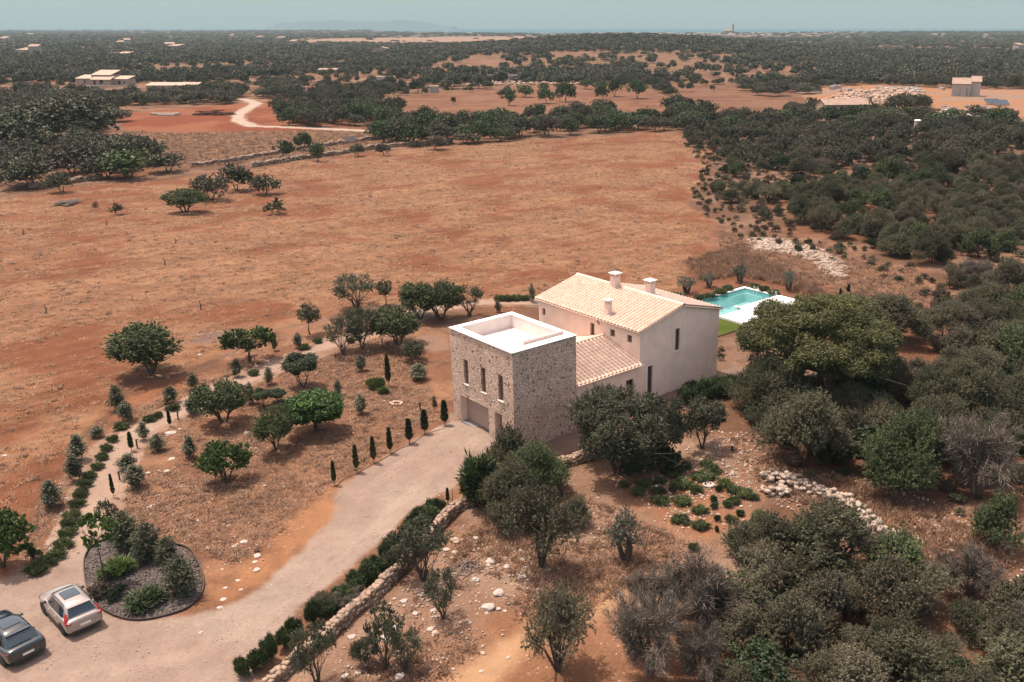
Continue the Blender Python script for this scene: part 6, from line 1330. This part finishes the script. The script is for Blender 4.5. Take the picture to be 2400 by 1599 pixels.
# low undergrowth between the trees
lx, ly, lw = [], [], []
for pl_, sp, kp in ((R1, 3.2, .75), (R2, 2.4, .7), (R3, 2.2, .6), ([(1570,330),(1640,360),(1640,440),(1700,490),(1800,520),(1900,545),(1990,570),(2050,600),(1900,600),(1700,545),(1620,500),(1590,440),(1620,390)], 2.0, .6), ([(1990,600),(2140,620),(2150,690),(2250,720),(2200,760),(2100,830),(1980,840),(2060,760)], 2.2, .35), ([(1740,1050),(1850,1085),(1960,1080),(2080,1125),(2200,1110),(2353,1160),(2353,1300),(2200,1200),(2000,1110),(1800,1095)], 1.8, .35), ([(1450,1400),(1650,1300),(1650,1568),(1450,1568)], 2.0, .25)):
    for x, y in fill(pl_, sp, keep=kp, clear=.2):
        if vis(x, y): lx.append(x); ly.append(y); lw.append(sp*rng.uniform(.35, .8))
lx, ly, lw = map(np.array, (lx, ly, lw)); un = unit('heather')+unit('smallbush')+unit('darkbush')[:1]; print('undergrowth', len(lx))
scatter('undergrowth', lx, ly, gh(lx, ly), lw, lw*rng.uniform(.35, .8, len(lx)), un, rng.choice([0, 1, 0, 1, 2, 3, 2, 4], len(lx)), 'low brown and grey-green undergrowth between the scrub trees')
# dry grass tufts
def tuft_mesh(seed, mat, nb=16, h=.5, sp=.35, wd=.035):
    r = np.random.default_rng(seed); p = r.normal(size=(nb, 2))*sp*.35; a = r.uniform(0, 6.28, nb); L = r.uniform(.5, 1.1, nb)*h; ln = r.uniform(.1, .8, nb)
    b = np.stack([p[:, 0], p[:, 1], np.zeros(nb)], -1); d = np.stack([np.cos(a)*ln*.6, np.sin(a)*ln*.6, np.ones(nb)], -1)*L[:, None]; s = np.stack([-np.sin(a), np.cos(a), np.zeros(nb)], -1)*wd
    V = np.stack([b-s, b+s, b+d], 1).reshape(-1, 3); return fast_mesh('tuft', V, np.arange(nb*3).reshape(-1, 3), M[mat])
tk = [tuft_mesh(1, 'straw'), tuft_mesh(2, 'straw'), tuft_mesh(3, 'straw', 22, .6), tuft_mesh(4, 'strawdark', 14, .6), tuft_mesh(5, 'strawdark', 22, .8)]
def tufts(name, P, n, seed, label, hmin, hmax, dark=.15, ymax=400, thr=.42, excl=()):
    global rng
    r = np.random.default_rng(seed); mn, mx_ = P.min(0), P.max(0); X = r.uniform(mn[0], mx_[0], n); Y = mn[1]+(min(mx_[1], ymax)-mn[1])*r.uniform(0, 1, n)**1.35
    k = (sdist(X, Y, P, 5) > .3) & (ldist(X, Y, Z['pathl'], 5) > 1.1) & (ldist(X, Y, Z['path2l'], 5) > 1.1) & (fbm(X/7.5, Y/7.5, 12, 5)+r.uniform(-.12, .12, n) > thr)
    for e in excl: k &= sdist(X, Y, e, 5) < .2
    d = Y*cp+CAMH*sp_; u = PX+F*X/d; k &= (u > -200) & (u < 2600)
    X, Y = X[k], Y[k]; n = len(X); idx = np.where(r.uniform(0, 1, n) < dark, r.integers(3, 5, n), r.integers(0, 3, n)); w_ = r.uniform(.8, 1.6, n)*(1+Y/260)
    print(name, n); scatter(name, X, Y, gh(X, Y)-.03, w_, r.uniform(hmin, hmax, n), tk, idx, label)
tufts('field_grass', Z['field'], 62000, 5, 'dry straw grass of the big field', .18, .42, .05)
tufts('garden_grass', poly([(0,1330),(60,1130),(240,1000),(280,940),(420,880),(700,790),(960,740),(1040,960),(780,1130),(560,1330),(440,1290),(230,1230),(150,1290)]), 20000, 6, 'short dry grass of the garden ground', .12, .3, .2, thr=.36, excl=(Z['drive'], Z['bed'], Z['path']))
tufts('weed_grass', Z['dryR'], 16000, 7, 'dry brown weeds right of the pool', .3, .7, .3, thr=.3)
tufts('weed_grass', Z['poolland'], 7000, 8, 'tall brown weeds behind the pool', .5, 1.1, .6, thr=.2)
tufts('weed_grass', Z['field2'], 14000, 9, 'brown dry grass of the far strip', .4, .8, .4, ymax=600, thr=.3)
tufts('weed_grass', Z['clearR'], 7000, 10, 'sparse dry weeds in the right clearing', .3, .7, .5, thr=.35)
tufts('weed_grass', poly([(1060,1190),(1300,1100),(1420,1150),(1640,1250),(1450,1380),(1000,1620),(700,1620),(780,1480),(1000,1260)]), 9000, 11, 'sparse dry grass right of the dry stone wall', .2, .45, .45, thr=.38, excl=(Z['trail'],))
# ------------------------------------------------------------------ distant buildings
M['farwall'] = basic('pale_stone_wall', (0.33, 0.245, 0.185), 0.9, var=.15, vscale=.5); M['farwhite'] = basic('white_house_wall', (0.32, 0.27, 0.235), 0.9); M['farbrown'] = basic('tan_stone_wall', (0.30, 0.21, 0.15), 0.9, var=.2, vscale=.6)
M['block'] = basic('grey_block_wall', (0.36, 0.31, 0.275), 0.9, var=.1)
def house(name, u, v, blocks, label, cat='house', rz=0.0, k=1.02, group=None):
    """blocks: (x0,x1,y0,y1,h,roof rise, axis, wallmat, windows) metres"""
    P = G(u*k, v*k); e = empty(name, P, rz, label, cat, group)
    for x0, x1, y0, y1, h, rr, ax, wm_, wins in blocks:
        w_ = MB(); w_.box(x0, x1, y0, y1, -1, h); xm, ym = (x0+x1)/2, (y0+y1)/2
        if rr and ax == 'x': w_.add([(x0, y0, h), (x0, y1, h), (x0, ym, h+rr), (x1, y0, h), (x1, y1, h), (x1, ym, h+rr)], [(0, 1, 2), (5, 4, 3)])
        if rr and ax == 'y': w_.add([(x0, y0, h), (x1, y0, h), (xm, y0, h+rr), (x0, y1, h), (x1, y1, h), (xm, y1, h+rr)], [(0, 1, 2), (5, 4, 3)])
        w_.build('wall', M[wm_], e)
        if rr:
            o = .35; r_ = MB()
            if ax == 'x': A_ = [(x0-o, y0-o, h-.05), (x1+o, y0-o, h-.05), (x1+o, ym, h+rr+.08), (x0-o, ym, h+rr+.08)]; B_ = [(x0-o, ym, h+rr+.08), (x1+o, ym, h+rr+.08), (x1+o, y1+o, h-.05), (x0-o, y1+o, h-.05)]
            elif ax == 's': A_ = [(x0-o, y0-o, h+.02), (x1+o, y0-o, h+.02), (x1+o, y1+o, h+rr), (x0-o, y1+o, h+rr)]; B_ = None; r_.box(x0, x1, y1-.3, y1, h-.1, h+rr-.12)
            else: A_ = [(x0-o, y0-o, h-.05), (xm, y0-o, h+rr+.08), (xm, y1+o, h+rr+.08), (x0-o, y1+o, h-.05)]; B_ = [(xm, y0-o, h+rr+.08), (x1+o, y0-o, h-.05), (x1+o, y1+o, h-.05), (xm, y1+o, h+rr+.08)]
            slab(r_, A_, .14)
            if B_: slab(r_, B_, .14)
            r_.build('roof', M['tilefar'] if wm_ != 'farwall' else M['roofpale'], e)
        else:
            r_ = MB(); r_.box(x0-.1, x1+.1, y0-.1, y1+.1, h+.003, h+.2); r_.build('roof', M['roofpale'] if wm_ != 'farbrown' else M['tilefar'], e)
        for (wx, wz, ww, wh) in wins:
            f = MB(); f.box(wx-ww/2-.12, wx+ww/2+.12, y0-.06, y0-.004, wz-.12, wz+wh+.12); fo = f.build('window', M['farwhite'], e); q = MB(); q.box(wx-ww/2, wx+ww/2, y0-.09, y0-.063, wz, wz+wh); q.build('pane', M['glass'], fo)
    return e
house('farmhouse', 232, 196, [(-14, -5, 0, 8, 3.4, 1.6, 's', 'farwall', [(-9, 1.2, 1, 1.2)]), (-6, 5, 2, 11, 5.2, 2.2, 's', 'farwall', [(0, 3.4, .9, 1)]), (-4, 7, -2, 1.9, 3.0, 1.5, 's', 'farwall', [(2, 1, 1.6, 1.9), (-2, .4, 1.2, 2.1)]), (7, 15, 1, 8, 3.2, 1.4, 's', 'farwall', [(10, .3, 1.6, 2.2), (13, 1, .9, 1)])], 'pale stone farmhouse with stepped sloping roofs at the upper left', rz=-.12)
for i, (x, s) in enumerate(((218, 3), (262, 2.4), (300, 2.0))):
    P = G(x*1.02, 199*1.02); b = MB(); b.box(-s*1.8, s*1.8, -.6, .6, 0, .5); tag(b.build('terrace_wall', M['farwhite'], loc=P), 'low white terrace wall in front of the pale stone farmhouse', 'garden wall', 'terrace walls of the farmhouse')
P = G(243*1.02, 194*1.02, None); b = MB(); b.cyl((0, 0), .05, .05, 0, 2.6, 8); e = empty('parasol', P+Vector((0, -4, 0)), 0, 'white parasol in front of the pale stone farmhouse', 'parasol'); b.build('pole', M['dark'], e); MB().cyl((0, 0), 2.2, .05, 2.5, 3.1, 8).build('canopy', M['white'], e)
house('barn', 395, 211, [(-12, 12, 0, 7, 3.0, 1.1, 's', 'farwall', [(-4, .1, 1.4, 2.1), (3, .8, 3.5, 1.3)])], 'long low barn with a single pale sloping roof left of the tree row', 'barn', rz=.05)
house('tan_house', 1946, 275, [(-8, 8, 0, 9, 5.0, 1.6, 'x', 'farbrown', [(-2.2, 2.6, 1.1, 1.7), (1.4, 2.6, 1.1, 1.7), (5.6, 2.6, 1.0, 1.7), (-6.2, 2.6, 1, 1.7)]), (8.05, 9.1, 1.5, 2.9, 7.2, 0, '', 'farbrown', [])], 'tan two-storey stone house with a tall end chimney at the building site', rz=.15)
house('unfinished_house', 2218, 222, [(-6, 2, 0, 7, 5.5, 2.4, 's', 'block', []), (2.1, 6, 1, 8, 6.5, 2.2, 's', 'block', []), (-2, 0, -1, 0, 4, 0, '', 'block', [])], 'unfinished pale block house with a steep sloping top right of the building site', rz=-.35)
house('distant_villa', 2050, 122, [(-13, -2, 0, 12, 8.5, 0, '', 'farbrown', [(-8, 4, 1.4, 2)]), (-2, 13, 1, 10, 7.5, 0, '', 'farwall', [(2, 3.5, 1.2, 2), (6, 3.5, 1.2, 2), (10, 3.5, 1.2, 2)]), (-24, -13, 2, 10, 3, 1.5, 's', 'farbrown', [])], 'flat-topped brown villa rising over the woods at the upper right')
house('distant_house', 876, 127, [(-7, 7, 0, 9, 7, 1.4, 'y', 'farwall', [(-3, 4, 1, 1.4), (3, 4, 1, 1.4)]), (-11, -7, 1, 8, 4, 0, '', 'farwall', [])], 'small cream house on its own in the woods at upper centre')
house('distant_house', 275, 133, [(-12, 0, 0, 9, 5, 0, '', 'farbrown', [(-6, 2, 2, 1.5)]), (3, 14, -6, 2, 4.5, 1.4, 's', 'farwall', [])], 'pair of low tan buildings in the woods at upper left')
house('block_shell', 2235, 291, [(-7, -1, 0, .4, 3.2, 0, '', 'block', []), (-1, -.6, 0, 7, 3.2, 0, '', 'block', []), (-7, -6.6, .4, 7, 3.2, 0, '', 'block', []), (1, 8, 2, 2.4, 3, 0, '', 'block', []), (4, 4.4, 2.4, 8, 3, 0, '', 'block', [])], 'roofless grey block walls of a new building at the right edge', 'building shell', rz=-.2)
house('ruin_walls', 1155, 189, [(-9, -6, 0, 1, 4, 0, '', 'block', []), (-1, 0, 0, 5, 4, 0, '', 'block', []), (-6, 0, 4, 5, 4, 0, '', 'block', []), (3, 12, 1, 4, 3.6, 0, '', 'block', [])], 'pale roofless block walls beyond the middle orchard', 'building shell')
house('ruin_walls', 898, 192, [(-8, 2, 0, 5, 3.5, 0, '', 'block', []), (-20, 14, -6, -4, .8, 0, '', 'block', [])], 'low pale concrete slab and hut in the trees left of the ruin walls', 'building shell')
house('small_hut', 997, 214, [(-2, 2, 0, 3, 3, 0, '', 'farwhite', [])], 'small white hut in the tree row by the dark stone wall', 'hut')
house('distant_villa', 745, 170, [(-4, 8, 0, 6, 2.6, .8, 's', 'farbrown', [])], 'low tan roof left of the ruin walls in the straw strip')
P = G(822, 340); e = empty('sign_board', P, .1, 'white notice board by the stone wall beyond the dry field', 'sign'); q = MB(); q.box(-1.3, -1.2, 0, .08, 0, 1.1); q.box(1.2, 1.3, 0, .08, 0, 1.1); q.build('post', M['dark'], e); MB().box(-1.4, 1.4, -.05, -.003, .9, 2.3).build('board', M['farwhite'], e)
P = G(2151, 308); e = empty('water_tank', P, 0, 'small round white-topped water tank in the right scrub', 'tank'); MB().cyl((0, 0), 1.3, 1.3, 0, 3.2, 16).build('tank', M['block'], e); MB().cyl((0, 0), 1.4, 1.2, 3.2, 3.4, 16).build('lid', M['white'], e)
P = G(2215*1.02, 250*1.02)
for i, (x, y) in enumerate(((2325, 245), (2345, 248))):
    b = MB(); b.add([(-3, -2, .6), (3, -2, .6), (3, 2, 2.2), (-3, 2, 2.2), (-3, -2, .5), (3, -2, .5), (3, 2, 2.1), (-3, 2, 2.1)], [(0, 1, 2, 3), (7, 6, 5, 4), (0, 4, 5, 1), (2, 6, 7, 3)]); b.box(-.1, .1, 0, .2, 0, 1.3)
    tag(b.build('solar_panel', M['carglass'], loc=G(x, y)), ('left' if i == 0 else 'right')+' tilted grey-blue solar panel array by the unfinished house', 'solar panel', 'solar panels by the unfinished house')
# distant church
P = G(1683*1.02, 79.3*1.02); e = empty('church', P, 0, 'church with a tall square bell tower rising above the distant town', 'church'); sc_ = P.y/3300
b = MB(); b.box(-30*sc_, -3*sc_, -6, 8, -2, 14); b.build('nave_wall', M['farbrown'], e)
b = MB(); slab(b, [(-31*sc_, -7, 13.9), (-2*sc_, -7, 13.9), (-2*sc_, 1, 18), (-31*sc_, 1, 18)], .4); slab(b, [(-31*sc_, 1, 18), (-2*sc_, 1, 18), (-2*sc_, 9, 13.9), (-31*sc_, 9, 13.9)], .4); b.build('roof', M['tilefar'], e)
b = MB(); b.box(-2, 5, -3, 4, -2, 33); b.build('bell_tower', M['farbrown'], e); b = MB(); b.box(-1.2, 4.2, -2.2, 3.2, 33, 38); b.cyl((1.5, .5), 2.6, .3, 38, 44, 8); b.build('belfry', M['farbrown'], e)
# town and scattered houses
hm_ = []
for i in range(3):
    b = MB(); w_, d_, h_ = (9, 8, 6), (14, 9, 5), (7, 7, 8)
    w0, d0, h0 = (w_, d_, h_)[i]; b.box(-w0/2, w0/2, -d0/2, d0/2, -1, h0); m = bpy.data.meshes.new('town_house'); m.from_pydata(b.v, [], b.f); m.materials.append(M['farwhite'] if i != 1 else M['farwall'])
    r_ = MB(); slab(r_, [(-w0/2-.3, -d0/2-.3, h0+.02), (w0/2+.3, -d0/2-.3, h0+.02), (w0/2+.3, d0/2+.3, h0+1.6), (-w0/2-.3, d0/2+.3, h0+1.6)], .2); rm = bpy.data.meshes.new('roof'); rm.from_pydata(r_.v, [], r_.f); rm.materials.append(M['tilefar']); hm_.append((m, rm))
r5 = random.Random(12)
def th_(u, v, label, group, s=1.0):
    P = G(u, v); m, rm = r5.choice(hm_); e = empty('town_house', P, r5.uniform(-.6, .6), label, 'house', group); e.scale = (s, s, s)
    for nm, mm in (('wall', m), ('roof', rm)): o = bpy.data.objects.new(nm, mm); link(o, e)
    AUTO1.append((e, 'tiny pale house', '', 'town' if 'town' in group else 'lone'))
for i in range(150):
    u = r5.triangular(1180, 2060, 1640); v = r5.uniform(80.5, 90) if u < 1900 else r5.uniform(79, 83)
    th_(u, v, 'tiny pale house in the distant town beneath the church', 'houses of the distant town', r5.uniform(.6, 1.2))
for u, v in ((72,82),(75,84),(155,73),(290,106),(300,108),(400,115),(415,118),(545,92),(610,91),(660,93),(690,106),(14,92),(10,95),(395,78),(2190,84),(2210,86),(2310,90),(2385,125),(65,130),(85,132),(1045,82),(1100,80),(2000,79)):
    th_(u, v+2, 'tiny pale house alone in the distant woods', 'lone houses in the distant woods', 1.3)
# building site clutter
r6 = random.Random(7)
bx_ = MB().box(-1.2, 1.2, -.8, .8, 0, 1.2); bx_.box(-1.3, 1.3, -.9, -.85, .2, .9); bx_.box(-1.1, -.9, -.7, -.5, 1.2, 1.8); bx_.box(.6, .9, .2, .5, 1.2, 1.6); bm_ = bpy.data.meshes.new('pallet_stack'); bm_.from_pydata(bx_.v, [], bx_.f); bm_.materials.append(M['block'])
for i in range(34):
    u, v = (r6.uniform(1905, 2250), r6.uniform(206, 222)) if i < 22 else (r6.uniform(2200, 2390), r6.uniform(250, 290))
    o = bpy.data.objects.new('pallet_stack', bm_); C.objects.link(o); o.location = G(u, v); o.rotation_euler = (0, 0, r6.uniform(0, 3)); o.scale = (r6.uniform(.6, 1.5),)*3; tag(o, 'x', 'material stack', 'stacks on the building site'); AUTO1.append((o, 'grey stack of building material', '', 'site'))
b = MB()
rt_ = random.Random(2)
for i in range(60):
    x_, y_, z_ = rt_.uniform(-7, 5), rt_.uniform(-2, 2), rt_.uniform(0, 1)*rt_.uniform(.2, 1.6); b.box(x_, x_+rt_.uniform(1, 3.5), y_, y_+.35, z_, z_+.3)
tag(b.build('timber_stack', basic('old_timber', (0.11, 0.06, 0.04), 0.9, var=.4, vscale=1.5), loc=G(500, 270)), 'brown stack of timber on the red soil plot', 'stack')
b = MB(); b.box(-5, 5, -1, 1, 0, .7); b.box(-2, 4, -2.4, -1.1, 0, .4); tag(b.build('stone_slabs', M['farwhite'], loc=G(388, 270)), 'low pile of white slabs left of the timber stack', 'slabs')
for (u, v, l) in ((2110, 226, 'dark earth mound on the building site'),):
    o = bpy.data.objects.new('timber_stack' if u < 1000 else 'earth_mound', RB_[1]); C.objects.link(o); o.location = G(u, v); o.scale = (14, 5, 3) if u < 1000 else (16, 10, 6); tag(o, l, 'stack' if u < 1000 else 'mound')
# ------------------------------------------------------------------ labels that count plants off from a landmark
def uv_of(o):
    p_ = o.matrix_basis.translation; d = p_.y*cp-(p_.z-CAMH)*sp_; return PX+F*p_.x/d, PY-F*(p_.y*sp_+(p_.z-CAMH)*cp)/d
LM = {'near': [(1905, 800, 'the big domed pine'), (2330, 1240, 'the lone round green bush'), (2285, 1080, 'the big pinkish-grey shrub'), (2110, 1050, 'the glossy evergreen bush'), (1955, 1250, 'the open-branched wild olive'), (2214, 705, 'the single round bush'), (2290, 585, 'the broken grey stone wall'), (1830, 600, 'the white rubble field'), (1650, 1400, 'the wide leafless shrub'),
 (2400, 1599, 'the lower right picture corner'), (2060, 1240, 'the boulder row'), (1880, 1000, 'the broad thicket tree'), (2400, 1420, 'the right edge pale ash'), (1700, 440, 'the right tip of the dry field'), (2050, 440, 'the middle of the scrub slope'), (2380, 900, 'the right picture edge midway'), (1990, 1560, 'the bottom edge right half')],
 'far': [(175, 300, 'the tallest left pine'), (60, 340, 'the left clump pine'), (600, 240, 'the head of the pale track'), (840, 350, 'the white notice board'), (1946, 270, 'the tan stone house'), (480, 270, 'the brown timber stack'), (1190, 320, 'the middle of the far belt'), (1560, 300, 'the far right field corner'), (1800, 210, 'the far brown pasture'), (400, 215, 'the long low barn'), (145, 420, 'the tree by the left wall'), (960, 300, 'the dark trees beyond the wall'), (1400, 290, 'the orchard edge'), (780, 260, 'the grove centre')]}
ORD = ['nearest', 'second', 'third', 'fourth', 'fifth', 'sixth', 'seventh', 'eighth', 'ninth', 'tenth', 'eleventh', 'twelfth', 'thirteenth', 'fourteenth', 'fifteenth', 'sixteenth', 'seventeenth', 'eighteenth', 'nineteenth', 'twentieth', 'twenty-first', 'twenty-second', 'twenty-third', 'twenty-fourth']
DIRS = ['right', 'up and right', 'straight up', 'up and left', 'left', 'down and left', 'straight down', 'down and right']; buck = {}
AUTO += AUTO1
LM['bed'] = [(1660, 1136, 'the round stone disc'), (1467, 1250, 'the gnarled vase-shaped olive'), (1716, 1050, 'the white-capped lamp'), (1520, 1080, 'the near-black bush')]
LM['garden'] = [(533, 1080, 'the loose light green tree'), (525, 940, 'the rich green olive'), (740, 970, 'the bright green domed tree'), (784, 1110, 'the lowest drive cypress'), (430, 1340, 'the gravel bed front shrub'), (353, 820, 'the big lone olive'), (165, 1430, 'the silver car'), (124, 1160, 'the lone lower-left young olive'), (309, 1035, 'the path-bend cypress'), (911, 870, 'the tall pencil cypress')]
LM['town'] = [(1683, 80, 'the distant church'), (1400, 85, 'the middle of the distant town'), (1560, 86, 'the town fields'), (1250, 84, 'the left tip of the town'), (1830, 86, 'the right part of the town'), (2040, 82, 'the right tip of the town')]
LM['lone'] = [(232, 170, 'the pale stone farmhouse'), (875, 115, 'the small cream house'), (2060, 105, 'the flat-topped brown villa'), (276, 125, 'the low tan buildings'), (1683, 80, 'the distant church'), (600, 95, 'the left end of the pale plain')]
LM['site'] = [(2262, 190, 'the unfinished block house'), (1946, 250, 'the tan stone house'), (2110, 226, 'the dark earth mound'), (2280, 292, 'the roofless block walls'), (2370, 246, 'the solar panels'), (2180, 262, 'the pale boundary wall')]
LM['field'] = [(353, 760, 'the big lone olive'), (632, 470, 'the lone field bush'), (425, 460, 'the dark round field tree'), (836, 640, 'the umbrella olive'), (223, 475, 'the tiny dark field bush')]
LM['rocks'] = [(1092, 1320, 'the branch heap'), (1039, 1400, 'the vase-shaped olive'), (1467, 1300, 'the gnarled olive stump'), (905, 1530, 'the two-headed olive'), (1307, 1520, 'the sparse bottom-edge olive'), (1240, 1320, 'the large half-bare olive'), (1000, 1590, 'the bottom picture edge')]
for o, what, where, st_ in AUTO:
    u, v = uv_of(o); best = min(LM[st_], key=lambda l: math.hypot(l[0]-u, 1.8*(l[1]-v))); a = math.atan2(-(v-best[1])*1.6, u-best[0]); k = int(round(a/(math.pi/4))) % 8
    buck.setdefault((what, best[2], k), []).append((math.hypot(u-best[0], v-best[1]), o))
for (what, lm, k), l in buck.items():
    l.sort(key=lambda q: q[0])
    for i, (_, o) in enumerate(l): o['label'] = '%s %s %s from %s' % (ORD[min(i, 23)], what, DIRS[k], lm)
# ------------------------------------------------------------------ air
hz = MB(); hz.box(-24000, 24000, -300, 21200, -8, 340)
hm = bpy.data.materials.new('air'); hm.use_nodes = True; t = hm.node_tree; t.nodes.remove(t.nodes['Principled BSDF']); pv = N(t, 'ShaderNodeVolumePrincipled')
pv.inputs['Color'].default_value = (0.42, 0.56, 0.59, 1); pv.inputs['Density'].default_value = 0.000095; pv.inputs['Anisotropy'].default_value = 0.0
t.links.new(pv.outputs[0], t.nodes['Material Output'].inputs['Volume'])
hm.cycles.homogeneous_volume = True if hasattr(hm.cycles, 'homogeneous_volume') else False
tag(hz.build('haze', hm), kind='stuff')
